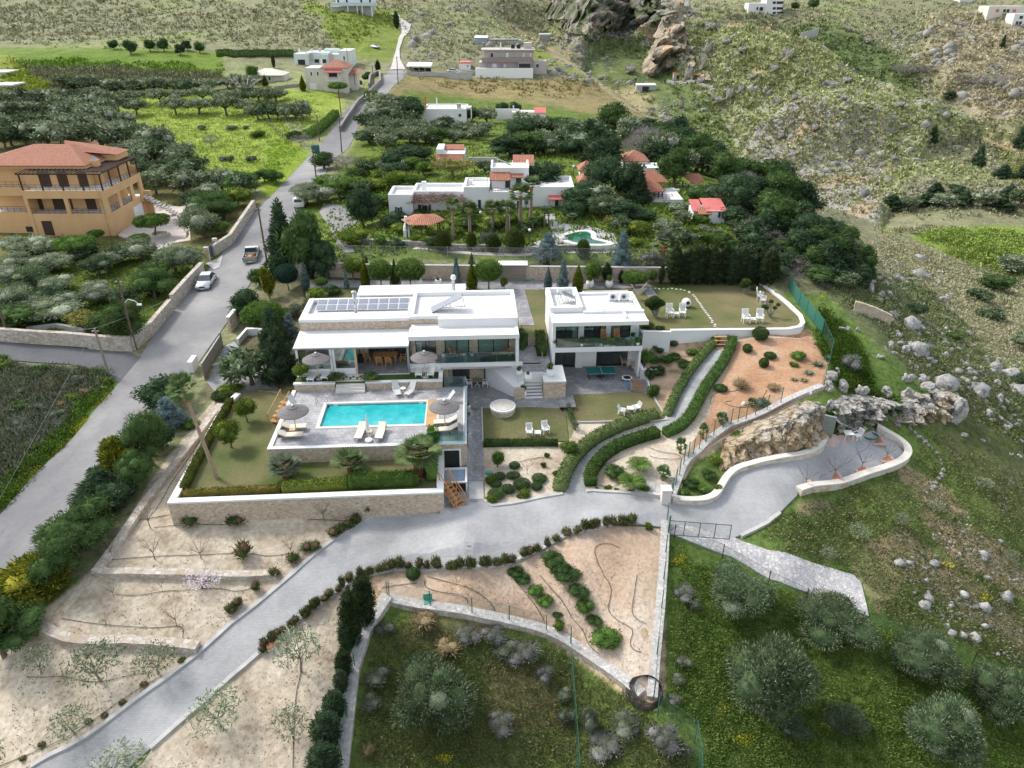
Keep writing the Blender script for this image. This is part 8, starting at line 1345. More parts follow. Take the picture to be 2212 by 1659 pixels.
def chair(m,style=0,w=.58,lb='x'):
 e=em_('garden_chair',(0,0,0),0,lb,'chair');
 mb=MB().box(-w/2,w/2,-.25,.25,.38,.43);mb.build('seat',m,e)
 R_=Matrix.Translation((0,.25,.43))@Matrix.Rotation(radians(-14),4,'X');mb=MB().box(-w/2,-w/2+.06,-.03,.03,-.05,.62,0,R_);mb.box(w/2-.06,w/2,-.03,.03,-.05,.62,0,R_);mb.box(-w/2+.06,w/2-.06,-.03,.03,.52,.62,0,R_)
 for i in RG(5):x=-w/2+.09+i*(w-.2)/4;mb.box(x,x+.05,-.015,.015,-.05,.52,0,R_)
 mb.build('backrest',m,e)
 for x in(-w/2,w/2-.05):
  for y,l in((-.24,.62),(.2,.42)):mb=MB().box(x,x+.05,y,y+.05,0,l if y<0 else .4);mb.build('leg',m,e)
  mb=MB().box(x-.01,x+.06,-.26,.3,.62,.66);mb.build('armrest',m,e)
 return e
ch=chair(WPL)
def GP_(c,x,y,z=None):u,v=c(x,y);return G(u,v)if z is None else P(u,v,z)
LZ=.1
ch.location=tuple(NP(GP_(cL,148,452))+[0,0,LZ]);ch.rotation_euler=(0,0,.05);tag(ch,'white plastic chair left of the low table on the small lower lawn','chair','white garden chairs')
def C_(pos,rz,lb,dz=0.,src=ch,sc=None,grp='white garden chairs'):return cp(src,(pos[0],pos[1],pos[2]+dz),rz,lb,sc,grp)
C_(GP_(cL,290,430),.35,'white plastic chair right of the low table on the small lower lawn',LZ);sidetable(tuple(NP(GP_(cL,220,455))+[0,0,LZ]),'low white table between two chairs on the small lower lawn',w=.55)
def swoop(p,rz,lb):
 e=em_('sculpted_chair',p,rz,lb,'chair');mb=MB().add([(-.35,-.3,.42),(.35,-.3,.42),(.35,.25,.40),(-.35,.25,.40),(-.28,.45,.82),(.28,.45,.82)],[(0,1,2,3),(3,2,5,4),(3,2,1,0),(4,5,2,3)]);mb.box(-.34,.34,-.28,.24,.36,.41);mb.build('seat',WPL,e)
 for x,y in((-.3,-.26),(.3,-.26),(-.3,.24),(.3,.24)):mb=MB().tube([(x*1.15,y*1.2,0),(x*.8,y*.8,.38)],[.04,.12],6);mb.build('leg',WPL,e)
 return e
swoop(tuple(NP(GP_(cL,950,262))+[0,0,LZ]),1.2,'white sculpted chair at the left of the trio on the right lower lawn');swoop(tuple(NP(GP_(cL,1070,235))+[0,0,LZ]),-1.2,'white sculpted chair at the right of the trio on the right lower lawn');sidetable(tuple(NP(GP_(cL,1020,245))+[0,0,LZ]),'white low stool table in the middle of the trio on the right lower lawn',w=.6)
for x,y,rz,l in((1360,1080,.1,'white chair left of the table behind the cube house'),(1468,1078,-.1,'white chair right of the table behind the cube house'),(2015,1128,.1,'white chair left of the table at the front of the upper lawn'),(2135,1126,-.1,'white chair right of the table at the front of the upper lawn')):C_(P(*cH(x,y),3.),rz,l,sc=(1.2,1.2,1.35))
for x,y,l in((1415,1078,'white low table between chairs behind the cube house'),(2075,1126,'white low table between chairs at the front of the upper lawn')):sidetable(P(*cH(x,y),3.),l,w=.6,h=.45)
c31=tt(3,1);C_(P(*cH(2138,935),3.),1.2,'white chair by the curved parapet, back one',sc=(1.2,1.2,1.35));C_(P(*cH(2165,970),3.),1.2,'white chair by the curved parapet, front one',sc=(1.2,1.2,1.35))
ST=[(1160,835),(1198,838),(1237,834),(1273,838),(1310,834),(1347,838),(1382,834),(1420,840),(1458,842),(1490,850),(1530,861),(1532,870),(1566,890),(1578,903),(1590,918),(1598,930),(1605,943),(1618,956),(1627,969),(1636,985),(1643,998),(1655,1012),(1665,1026),(1675,1040),(1688,1056),(1700,1070),(1710,1085),(1720,1098),(1730,1113),(1728,1127),(1755,1145),(1752,1160),(1775,1180),(1775,1195),(1502,1195)]
mb=MB();
for x,y in ST:p=P(*cH(x,y),3.);mb.box(p[0]-.12,p[0]+.12,p[1]-.1,p[1]+.1,2.98,3.03)
struct(mb.build('stepping_stones',MT['pale_coping']))
e=em_('round_vase',P(*cH(1502,992),3.),0,'large white round vase lying with its dark mouth to the viewer on the upper lawn','vase');mb=MB().ball((0,0,.5),.52,16);mb.build('body',WPL,e,1);mb=MB().lathe([(.2,0),(.2,.05),(.14,.06)],14);o=mb.build('mouth',BLACK,e);o.location=(.08,-.44,.62);o.rotation_euler=(radians(75),0,0)
def wsteps(p,rz,n,w,run,rise,lb,m=WOOD,down=1):
 e=em_('wooden_steps',p,rz,lb,'steps')
 for i in RG(n):mb=MB().box(-w/2,w/2,-run*(i+1),-run*i,-rise*(i+1),-rise*(i+1)+.05);mb.build('tread',m,e)
 return e
e=wsteps(P(*cH(1805,1225),3.),0,4,1.3,.3,.28,'four wooden steps from the upper lawn down to the hedged path')
e=em_('wooden_stairs',P(953,1040,.7),0,'orange wooden stairs with handrails going down from the lawn to the driveway','stairs');top=(0,0,0);
dirv=Vector(P(993,1088,-1.0))-Vector(P(956,1030,.7));dirv.z=0;Ls=dirv.length;ang=atan2(dirv.y,dirv.x);e.rotation_euler=(0,0,ang);e.location=(P(956,1036,.7)[0]+.1,P(956,1036,.7)[1],.7)
for i in RG(7):mb=MB().box(i*Ls/7,(i+1)*Ls/7+.04,-.45,.45,-.24*(i+1),-.24*(i+1)+.05);mb.build('tread',WOOD,e)
for y in(-.48,.44):
 mb=MB().tube([(0,y,-.15),(Ls,y,-1.75)],.07,4);mb.build('stringer',WOOD,e)
 mb=MB().tube([(0,y,.85),(Ls,y,-.75)],.045,5);mb.tube([(0,y,.45),(Ls,y,-1.15)],.03,5)
 for t_ in(0,.5,1):mb.tube([(Ls*t_,y,-.2-1.55*t_),(Ls*t_,y,.88-1.6*t_)],.045,5)
 mb.build('handrail',WOOD,e)
e=em_('wooden_gate_rail',P(*c1(240,190),1.9),radians(70),'small wooden stair with rail at the left side of the pool deck','stairs');mb=MB()
for y in(0,.9):mb.tube([(-1.2,y,-.4),(1.,y,.9)],.05,5);mb.tube([(-1.2,y,-1.2),(-1.2,y,-.3)],.05,5);mb.tube([(1.,y,0),(1.,y,.95)],.05,5)
mb.build('handrail',WOOD,e)
for i in RG(5):mb=MB().box(-1.1+i*.4,-.7+i*.4,.05,.85,-1.1+i*.24,-1.05+i*.24);mb.build('tread',WOOD,e)
e=em_('hot_tub',P(982,1062,-.95),radians(3),'square white hot tub with blue grey water behind the wooden stairs','hot tub');B(e,'tub',WPL,(-1,1,0,.15,0,.9),(-1,1,1.85,2,0,.9),(-1,-.85,.15,1.85,0,.9),(.85,1,.15,1.85,0,.9));mb=MB().lathe([(.8,0),(.8,.02)],20,(0,1,.78));mb.box(-.84,.84,.16,1.84,.7,.77);mb.build('water',watermat('tub_water',(.2,.3,.42),(.3,.4,.5)),e);B(e,'side_panel',BLACK,(-.9,.9,-.03,-.005,.05,.8))
def bench(p,rz,lb,m=GWOOD,w=1.4):
 e=em_('bench',p,rz,lb,'bench');B(e,'seat',m,(-w/2,w/2,-.25,.25,.4,.45));B(e,'backrest',m,(-w/2,w/2,.25,.3,.5,.68),(-w/2,w/2,.25,.3,.74,.9));
 for x in(-w/2,w/2-.08):B(e,'leg',m,(x,x+.08,-.25,.25,0,.4))
 return e
bench(P(*c1(1345,655),.6),0,'weathered wooden bench against the deck wall by the larger fan palm');
e=em_('lectern_board',P(*c1(1417,1090),-1.),0,'weathered wooden pallet leaning against the long lawn wall','pallet');B(e,'boards',GWOOD,*[(-.45+i*.2,-.28+i*.2,-.1,-.02,0,1.1)for i in RG(5)]);B(e,'crosspiece',GWOOD,(-.45,.52,-.02,.03,.2,.3),(-.45,.52,-.02,.03,.8,.9))
for i,(x,y)in EN(((1118,1110),(1198,1110))):p=G(*c1(x,y));mb=MB().box(p[0]-.3,p[0]+.3,p[1]-.2,p[1]+.2,p[2]+.05,p[2]+.16);one(mb,'drain_cover',mn('mint_green_cover',((.08,.3,.22),(.12,.36,.28)),2,2,.7),['green drain cover on the driveway, left one','green drain cover on the driveway, right one'][i],'cover')
p=G(*c1(2015,778));mb=MB().box(p[0]-.3,p[0]+.3,p[1]-.15,p[1]+.15,p[2],p[2]+.25);one(mb,'valve_box',MT['mint_green_cover'],'small green valve box in the rock garden beside the walkway','valve box')
p=G(*tt(1,3)(1490,250));e=em_('plastic_seat',p,.2,'green plastic seat standing on the sand by the pebble topped wall','seat');B(e,'seat',MT['mint_green_cover'],(-.3,.3,-.2,.25,.25,.3));B(e,'backrest',MT['mint_green_cover'],(-.3,.3,.25,.3,.3,.75));
for x in(-.3,.24):B(e,'leg',MT['mint_green_cover'],(x,x+.06,-.2,.25,0,.25))
p=G(*tt(1,3)(140,620));e=em_('marker_box',p,.5,'small terracotta topped box at the edge of the driveway','box');B(e,'body',CONC,(-.3,.3,-.25,.25,0,.3));B(e,'lid',TERRA,(-.33,.33,-.28,.28,.3,.35))
u,v=1085.5,888;p=G(1086,889);e=em_('round_stone_seat',(p[0],p[1],0),0,'round stone ring with white rim and cream cover at the edge of the patio','fire pit');mb=MB().lathe([(1.12,-.3),(1.12,.45)],28);mb.build('ring',SN,e);mb=MB().lathe([(1.17,.45),(1.17,.62),(.95,.65)],28);mb.build('rim',WT,e);mb=MB().lathe([(.98,.64),(.96,.69),(.4,.75)],28);mb.build('cover',MT['cream_coping'],e)
POT=[(.0,0),(.12,0),(.2,.12),(.26,.32),(.24,.5),(.18,.56),(.22,.6),(.2,.61)]
def pot(p,lb,s=1.,plant='green_shrub_low',ps=.5,m=WPL,prof=POT,ph=.55):
 e=em_('planter',p,0,lb,'planter');mb=MB().lathe([(max(r_,.01)*s*1.2,z*s)for r_,z in prof],16);kid('pot',mb.mesh('pot',m,1),e)
 if plant:l=PR[plant][0];k_=ps/l[0];kid('plant',l[2][0][1],e,(0,0,ph*s),0,(k_,k_,k_*1.3))
 return e
for u,v,z,s,l,pl,ps in((1141,823,1.75+.35,1.2,'white urn on the landing left of the stairs','green_shrub_low',.5),(1122,812,2.1,1.,'white pot at the corner of the landing left of the stairs','shrub',.5),(1189,812,1.8,1.3,'big white urn with a plant right of the stairs','shrub',.7),(1130,858,0,1.1,'white urn with a spiky reddish plant at the foot of the ramp wall','red_tip_shrub',.7),(1097,837,0,1.,'white urn with a green plant by the lower glass doors','shrub',.7),(1012,884,0,.7,'small white pot at the top of the walkway','green_shrub_low',.4),(1012,908,-.2,.7,'small white pot with a bush, second along the walkway','shrub',.5),(1012,945,-.5,.7,'small white pot, third along the walkway','green_shrub_low',.3),(1012,975,-.8,.7,'small white pot with green plant, fourth along the walkway','green_shrub_low',.4),(1013,1000,-.9,.8,'small white pot nearest the pump room door','green_shrub_low',.3)):
 pot(P(u,v,z),l,s,pl,ps)
for x,y,l in((1408,822,'large white pot on the back path, left of the pair'),(1578,822,'large white pot on the back path, right of the pair')):pot(P(*cV(x,y),3.),l,1.5,'green_shrub_low',.6)
for x,y,l in((672,825,'large white pot behind the cube house, left of the pair'),(838,825,'large white pot behind the cube house, right of the pair')):pot(P(*cH(x,y),3.),l,1.5,'green_shrub_low',1.0)
zH=lambda x,y:((1340+x*.14467)*.8640625,(700+y*.14467)*.8640625)
for x,y,l,pl,ps in((315,1160,'first white pot on the left end of the cube house balcony','red_tip_shrub',.6),(785,1150,'white pot with a dark shrub on the cube house balcony, second','red_tip_shrub',.7),(1125,1140,'white pot in the middle of the cube house balcony','green_shrub_low',.5),(1755,1130,'white pot with an agave at the right front of the cube house balcony','shrub',.6),(1672,1030,'white pot at the right wall of the cube house balcony','shrub',.5)):pot(P(*zH(x,y),3.41),l,.6,pl,ps)
zVv=lambda x,y:(881.3+.1484*x,673.9+.1484*y)
for x,y,l in((525,662,'white pot at the left end of the villa balcony'),(930,650,'white pot in the middle of the villa balcony'),(1478,640,'white pot at the right end of the villa balcony')):pot(P(*zVv(x,y),3.31),l,.6,'green_shrub_low',.3)
def teak():
 e=chair(WOOD,w=.55);return e
tk=teak();tk.location=P(*zVv(655,650),3.31);tk.rotation_euler=(0,0,1.9);tag(tk,'teak armchair at the left of the villa balcony','chair','teak chairs')
C_(P(*zVv(1410,650),3.31),-1.9,'teak armchair at the right of the villa balcony',src=tk,grp='teak chairs');C_(P(*zH(1165,1060),3.41),0,'teak chair left of the table on the cube house balcony',src=tk,grp='teak chairs',sc=(1,1,1.1));C_(P(*zH(1390,1050),3.41),0,'teak chair right of the table on the cube house balcony',src=tk,grp='teak chairs',sc=(1,1,1.1))
sidetable(P(*zVv(812,668),3.31),'small teak table at the left of the villa balcony',WOOD);sidetable(P(*zVv(1255,650),3.31),'small teak table at the right of the villa balcony',WOOD);sidetable(P(*zH(1285,1085),3.41),'low teak table between the chairs on the cube house balcony',WOOD,w=.7)
zd=lambda x,y:(622+.125*x,604.8+.125*y)
tb=P(*zd(1690,1400),2.65);e=em_('dining_table',(tb[0],tb[1],2.65),radians(3),'long reddish teak dining table under the white canopy','table');B(e,'tabletop',WOOD,(-1.15,1.15,-.5,.5,.70,.75));
for x in(-1.0,.9):
 for y in(-.4,.3):B(e,'leg',WOOD,(x,x+.1,y,y+.1,0,.7))
cx,cy=tb[0],tb[1]
for dx,dy,rz,l in((-.42,-.85,pi,'near side of the dining table, left'),(.42,-.85,pi,'near side of the dining table, right'),(-1.65,-.05,pi/2,'left head of the dining table'),(1.65,-.05,-pi/2,'right head of the dining table'),(-.42,.8,0,'far side of the dining table, left'),(.42,.8,0,'far side of the dining table, right')):C_((cx+dx,cy+dy,2.65),rz,'pale wooden folding chair at the '+l,src=tk,grp='dining chairs under the canopy')
p=P(*zd(1262,1420),2.65);e=em_('patio_heater',p,0,'black patio heater standing under the canopy','heater');mb=MB().lathe([(.25,0),(.25,.75),(.05,.8)],14);mb.build('tank_cover',BLACK,e);mb=MB().tube([(0,0,.8),(0,0,2.1)],.04,6);mb.build('pole',BLACK,e);mb=MB().lathe([(.4,2.1),(.05,2.25)],16);mb.build('reflector',DARKM,e)
p=P(*zd(965,1455),2.65);e=em_('wicker_sofa',(p[0],p[1]+.6,2.65),pi,'pale wicker armchair behind the glass of the glazed room','sofa');B(e,'seat',PWOOD,(-.6,.6,-.4,.4,.05,.42));B(e,'backrest',PWOOD,(-.6,.6,.4,.55,.05,.85));B(e,'cushion',CREAMF,(-.5,.5,-.38,.38,.42,.52))
p=P(*zVv(1010,1100),0);p=(p[0],p[1]+.2,0);e=em_('bistro_table',p,0,'grey round cornered table with two metal chairs outside the lower glass doors','table');B(e,'tabletop',GREYM,(-.45,.45,-.35,.35,.7,.73));mb=MB()
for a in(.8,2.4,3.9,5.5):mb.tube([(.35*cos(a),.3*sin(a),0),(0,0,.35),(-.2*cos(a),-.2*sin(a),.7)],.02,5)
mb.build('legs',WPL,e)
c2_=chair(WPL,w=.5);c2_.location=(p[0]-.75,p[1],0);c2_.rotation_euler=(0,0,pi/2);tag(c2_,'white metal chair left of the table outside the lower glass doors','chair');C_((p[0]+.75,p[1],0),-pi/2,'white metal chair right of the table outside the lower glass doors',src=c2_,grp='metal chairs')
p=P(*cH(765,1600),0);e=em_('ping_pong_table',(p[0],p[1],0),radians(3),'green ping-pong table with white lines on the paved patio','table');TTG=mn('table_green',((.01,.12,.115),(.015,.15,.14)),2,2,.5)
for x0,x1 in((-1.37,-.01),(.01,1.37)):
 h_=B(e,'table_half',TTG,(x0,x1,-.76,.76,.73,.76));B(h_,'edge_line',WPL,(x0,x1,-.76,-.74,.761,.764),(x0,x1,.74,.76,.761,.764));B(e,'leg',DARKM,(x0*.85-.03,x0*.85+.03,-.6,.6,0,.05),(x0*.85-.02,x0*.85+.02,-.02,.02,.05,.73),(x1*.85-.02,x1*.85+.02,-.5,-.46,0,.73))
B(e,'net',netmat('table_net',(.6,.62,.62),.7),(-.01,.01,-.85,.85,.765,.91));B(e,'trolley',DARKM,(-.35,.35,-.15,.15,.1,.5))
p=P(*cH(993,1622),0);e=em_('trampoline',p,0,'small round trampoline with black mat and white rim on the patio','trampoline');mb=MB().lathe([(.52,.22),(.52,.25),(.36,.26)],24);mb.build('rim',WPL,e);mb=MB().lathe([(.37,.262),(.36,.268)],24);mb.build('mat',BLACK,e)
for a in RG(6):mb=MB().tube([(.45*cos(a*1.047),.45*sin(a*1.047),0),(.45*cos(a*1.047),.45*sin(a*1.047),.24)],.02,5);mb.build('leg',WPL,e)
p=P(*cL(1085,60),0);e=em_('wooden_playpen',p,0,'little wooden slatted pen at the corner of the patio','playpen');
for a in((-.65,.65,-.3,-.26),(-.65,.65,.9,.94)):B(e,'slats',WOOD,*[(-.65+i*.13,-.6+i*.13,a[2],a[3],0,.75)for i in RG(10)]);B(e,'top_rail',WOOD,(a[0],a[1],a[2],a[3],.75,.8))
B(e,'side',WOOD,(-.65,-.61,-.26,.9,0,.8));e=em_('toy_slide',P(*cL(1015,35),0),.6,'bright blue toy slide lying beside the wooden pen','toy');mb=MB().add([(-.2,-.5,0),(.2,-.5,0),(.2,.3,.5),(-.2,.3,.5),(-.2,-.5,-.02),(.2,-.5,-.02),(.2,.3,.4),(-.2,.3,.4)],[(0,1,2,3),(4,7,6,5),(0,4,5,1),(2,6,7,3),(1,5,6,2),(0,3,7,4)]);mb.build('chute',mn('toy_blue',((.02,.3,.6),(.03,.36,.66)),2,2,.4),e)
p=P(*zH(1655,1470),0);e=sidetable(p,'white table with grey chairs at the right end of the ping-pong patio',w=1.,h=.73,nm='patio_table');mb=MB().lathe([(.06,.73),(.06,.78)],10);mb.build('ashtray',BLACK,e)
c3_=chair(PWOOD,w=.5);c3_.location=(p[0]-.8,p[1]-.1,0);c3_.rotation_euler=(0,0,pi/2);tag(c3_,'pale chair left of the white patio table','chair');C_((p[0]+.1,p[1]-.75,0),pi,'pale chair before the white patio table',src=c3_,grp='patio chairs')
def recl(p,rz,lb):
 e=em_('folding_recliner',p,rz,lb,'recliner',gp='folding recliners');mb=MB().add([(-.28,-.9,.3),(.28,-.9,.3),(.28,.1,.28),(-.28,.1,.28),(.28,.65,.95),(-.28,.65,.95)],[(0,1,2,3),(3,2,4,5)]);mb.v+=[(a,b_,c-.03)for a,b_,c in mb.v[:6]];mb.f+=[(9,8,7,6),(11,10,8,9)];mb.m+=[0,0];mb.build('sling',mn('pale_grey_sling',((.5,.5,.5),(.58,.58,.58)),4,2,.9),e);mb=MB()
 for x in(-.3,.3):mb.tube([(x,-.8,0),(x,.3,.55)],.018,4);mb.tube([(x,.6,0),(x,-.4,.5)],.018,4)
 mb.build('frame',WPL,e);return e
recl(P(*c1(1215,75),1.93),pi+.35-pi,'grey sling recliner left of the little round table at the back of the deck');recl(P(*c1(1340,75),1.93),-.35,'grey sling recliner right of the little round table at the back of the deck');recl(P(*c1(1655,150),1.93),-1.2,'grey sling recliner beside the right deck parasol')
recl(P(*c1(340,195),1.93),.9,'grey sling recliner near the left deck parasol')
e=em_('round_table',P(*c1(1273,75),1.93),0,'little round white table between two recliners at the back of the deck','table');mb=MB().lathe([(.25,.45),(.25,.48)],16);mb.build('tabletop',WPL,e);mb=MB().tube([(0,0,0),(0,0,.45)],.03,6);mb.build('stem',WPL,e)
p=P(*cH(1090,930),3.);e=em_('hammock_chair',p,0,'white rope hammock in a curved wooden frame at the edge of the upper lawn','hammock');mb=MB().tube([(-.9,0,0),(-.5,0,.3),(.9,.3,1.9)],.05,5);mb.tube([(.9,-.2,0),(.3,0,.3),(-.9,.3,1.7)],.05,5);mb.build('frame',PWOOD,e);mb=MB().add([(-.85,-.4,1.4),(.85,-.4,1.6),(.4,.4,.5),(-.4,.4,.5),(0,.1,.45)],[(0,4,3),(0,1,4),(1,2,4)]);mb.build('net',netmat('rope_net',(.7,.7,.68),.7),e)
p=P(1108,606,3.);e=em_('wooden_shed',p,0,'low wooden slatted shed with pale roof against the boundary wall','shed');B(e,'slatted_wall',GWOOD,*[(-1.6,1.6,.0,.06,.1+i*.25,.28+i*.25)for i in RG(7)]);B(e,'roof',WROOF,(-1.75,1.75,-.2,1.4,1.9,2.0));B(e,'side_wall',GWOOD,(-1.6,-1.54,.06,1.3,0,1.9),(1.54,1.6,.06,1.3,0,1.9))
p=P(1141,606,3.);one(wall([(p[0]+.7*cos(a),p[1]+.3*sin(a))for a in[i*.7 for i in RG(18)]],.05,.1,0,zf=lambda x,y:3+.03*(x+y)%.3,step=.3),'coiled_hose',[MT['mint_green_cover']],'heap of coiled green hose beside the wooden shed','hose')
for u,v,l in((1606,875,'white garden globe on the red soil'),(1749,852,'white garden globe near the agaves')):p=G(u,v);mb=MB().ball((p[0],p[1],p[2]+.15),.2,12);mb.tube([(p[0],p[1],p[2]-.1),(p[0],p[1],p[2]+.05)],.05,5);one(mb,'garden_globe',[WPL],l,'globe lamp',smooth=True)
PVC=mn('pv_cells',((.17,.19,.24),(.28,.3,.34)),6,3,.25,metal=.1)
p=VW(-9.3,6.0);e=em_('solar_array',(p[0],p[1],6.42),radians(3),'long array of blue grey solar panels inside the left roof of the villa','solar panels');M_=Matrix.Rotation(.2,4,'X');f_m=MB().box(0,.96,0,.95,0,.03,0,M_).mesh('panel',WPL);c_m=MB().box(.03,.93,.03,.92,.031,.036,0,M_).mesh('cells',PVC)
for r_ in RG(2):
 for i in RG(9):o=kid('panel',f_m,e,(i*.99,r_*.97,.02+r_*.2));kid('cells',c_m,o)
p=VW(-5.35,5.3);e=em_('steel_flue',(p[0],p[1],6.3),0,'shiny steel chimney flue rising from the solar panel roof','chimney');mb=MB().tube([(0,0,0),(0,0,2.1)],.16,14);STEEL=mn('stainless_steel',((.45,.46,.48),(.55,.56,.58)),2,2,.25,metal=.9);kid('pipe',mb.mesh('pipe',STEEL,1),e);mb=MB().lathe([(.2,2.1),(.26,2.2),(.25,2.32),(.05,2.4)],14);mb.build('cowl',STEEL,e)
p=VW(3.9,10.2);e=em_('steel_flue',(p[0],p[1],6.66),0,'short white and steel flue pair at the back of the villa roof','chimney');mb=MB().tube([(0,0,0),(0,0,1.2)],.17,12);mb.build('pipe',STEEL,e);mb=MB().lathe([(.25,1.2),(.27,1.35),(.2,1.6)],12);mb.build('cowl',WPL,e)
def tvant(p,lb,h=1.5):
 e=em_('tv_antenna',p,.4,lb,'antenna');mb=MB().tube([(0,0,0),(0,0,h)],.02,4);mb.tube([(-.6,0,h),(.6,0,h)],.015,4);mb.build('mast',GREYM,e);mb=MB()
 for i in RG(6):mb.tube([(-.6+i*.22,-.25,h),(-.6+i*.22,.25,h)],.01,3)
 mb.build('elements',GREYM,e)
p=VW(-.2,8.4);tvant((p[0],p[1],6.7),'thin television antenna between the two villa roofs');p=HW(4.9,.5);tvant((p[0],p[1],6.2),'small television antenna at the front of the cube house roof',.9)
def solarheater(p,rz,lb,w=2.6,l=1.2):
 e=em_('solar_water_heater',p,rz,lb,'solar heater');M_=Matrix.Rotation(radians(24),4,'Y');mb=MB().box(-w/2,w/2,-l/2,l/2,.75,.83,0,M_);mb.build('collector',GREYM,e);mb=MB().box(-w/2+.05,w/2-.05,-l/2+.05,l/2-.05,.831,.835,0,M_);mb.build('glass',PVC,e);mb=MB()
 for x in(-w*.4,0,w*.4):
  for y in(-l*.4,l*.4):mb.tube([(x-.2,y,0),(x,y,.75-x*.45)],.02,4);mb.tube([(x+.3,y,0),(x,y,.75-x*.45)],.02,4)
 mb.tube([(-w*.5,-l*.4,.02),(w*.5,-l*.4,.02)],.02,4);mb.build('frame',GREYM,e);return e
p=VW(3.6,5.3);solarheater((p[0],p[1],6.6),radians(190),'grey solar water heater on a tilted frame on the villa roof',3.2,1.3);p=HW(1.7,4.6);e=solarheater((p[0],p[1],6.2),radians(10),'solar water heater with pale tank inside the roof well of the cube house',1.4,1.0);mb=MB().tube([(-.7,.6,1.1),(.7,.6,1.1)],.25,12);mb.build('tank',WPL,e)
def acunit(p,rz,lb,m=WPL):
 e=em_('air_conditioner',p,rz,lb,'air conditioner');B(e,'casing',m,(-.45,.45,0,.35,.1,.85));mb=MB().tube([(-.1,-.02,.48),(-.1,0,.48)],.28,16);mb.build('fan_grille',GREYM,e);mb=MB().tube([(-.1,-.03,.48),(-.1,-.015,.48)],.14,12);mb.build('fan_hub',DARKM,e);B(e,'foot',DARKM,(-.4,-.3,0,.35,0,.1),(.3,.4,0,.35,0,.1))
for i,x in EN((6.55,7.65)):p=HW(x,4.6);acunit((p[0],p[1],6.2),radians(3),['white air conditioning unit on the cube house roof, left one','white air conditioning unit on the cube house roof, right one'][i])
f_=[o for o in bpy.data.objects if o.name=='country_house'][0].location
def nb(x,y,d):r_=PY(*z4(x,y),f_[1]+d);return r_
solarheater(nb(1340,160,4.5),radians(10),'white solar water heater on the upper storey of the neighbouring house',2.2,1.2)
p=nb(1785,395,3.5);mb=MB().box(p[0]-.6,p[0]+.6,p[1]-.4,p[1]+.4,p[2]-.1,p[2]+.35);one(mb,'skylight',[WPL],'small raised skylight box on the right wing of the neighbouring house','skylight')
for x,y,h,l in((1118,830,2.2,'globe lamp between the second and third palm'),(1632,1010,2.0,'black garden lamp beside the crazy paving'),(2098,300,2.,'globe lamp by the big round tree')):
 p=G(*z4(x,y));e=em_('globe_lamp',p,0,l,'lamp');mb=MB().tube([(0,0,-.2),(0,0,h)],.03,5);mb.build('post',DARKM,e);mb=MB().ball((0,0,h+.18),.2,10);mb.build('globe',WPL,e,1)
e=em_('garden_lamp',P(*cV(385,1650),2.),0,'black garden lamp post at the back left corner of the pool deck','lamp');mb=MB().tube([(0,0,-.1),(0,0,2.2)],.05,6);mb.build('post',BLACK,e);mb=MB().lathe([(.1,2.2),(.14,2.4),(.02,2.5)],8);mb.build('lantern',BLACK,e)
def ladder(p,rz,h,lb,m=WPL,tilt=.2):
 e=em_('ladder',p,rz,lb,'ladder');M_=Matrix.Rotation(-tilt,4,'X')
 for x in(-.2,.2):mb=MB().box(x-.025,x+.025,-.02,.02,0,h,0,M_);mb.build('rail',m,e)
 mb=MB()
 for i in RG(int(h/.35)):mb.box(-.18,.18,-.015,.015,.3+i*.35,.34+i*.35,0,M_)
 mb.build('rungs',m,e)
ladder(G(*z4(1408,850)),.1,3.,'white ladder leaning on the fourth palm');ladder(G(*z4(290,255)),0,2.6,'pale stepladder standing in the green shrubs behind the house');ladder(nb(1200,380,-.5),0,2.0,'green ladder leaning on the parapet of the neighbouring house',MT['mint_green_cover'])
def pole(base,top,lb,lean=(0,0),arm=False,cross=True,m=POLEW,r=.14):
 p=G(*base);D_=depth(p);hh=hypot(base[0]-top[0],base[1]-top[1])*D_/FP/.93;q_=PY(top[0],top[1],p[1]+lean[1]);tp=(q_[0]-p[0],q_[1]-p[1],q_[2]-p[2]);e=em_('utility_pole',p,0,lb,'utility pole',gp='utility poles');mb=MB().tube([(0,0,-.5),tp],[r,r*.7],8);mb.build('post',m,e)
 mb=MB().box(tp[0]-.35,tp[0]+.35,tp[1]-.04,tp[1]+.04,tp[2]-.35,tp[2]-.27);mb.build('crossarm',GREYM,e)
 if arm:mb=MB().tube([(tp[0]*.7,tp[1]*.7,tp[2]*.66),(tp[0]*.7+.5,0,tp[2]*.72),(tp[0]*.7+1.2,-.1,tp[2]*.70),(tp[0]*.7+1.5,-.1,tp[2]*.66)],.04,6);mb.box(tp[0]*.7+1.35,tp[0]*.7+1.8,-.2,0,tp[2]*.64,tp[2]*.66);mb.build('lamp_arm',WPL,e)
 return(p[0]+tp[0],p[1]+tp[1],p[2]+tp[2])
T1=pole((294,755),(254,602),'brown wooden pole with a curved lamp arm at the road junction',arm=True);T2=pole((236,812),(204,709),'grey wooden pole with stay wires at the corner of the scrub field',m=GWOOD);T3=pole((577,568),(557,446),'wooden pole beside the main road by the tall conifers');pole((684,390),(675,322),'wooden pole at the left road edge below the green bin');T4=pole((738,330),(733,252),'wooden pole in the middle distance at the right side of the road');pole((690,305),(684,248),'short wooden pole near the clipped roadside hedge');T5=pole((737,250),(731,190),'pole by the gate of the red roofed house');T6=pole((860,183),(857,122),'tall pole at the junction below the hill road');pole((808,183),(804,142),'pole before the grey stone wall');pole((798,243),(796,200),'pole at the right road edge in the distance');pole((18,735),(-8,640),'wooden pole at the left edge by the side road')
pole((575,600),(560,575),'thin metal post at the entrance by the tall conifers',m=GREYM,r=.05);pole((2096,62),(2112,22),'thin pale pole on the far right hillside',m=WPL)
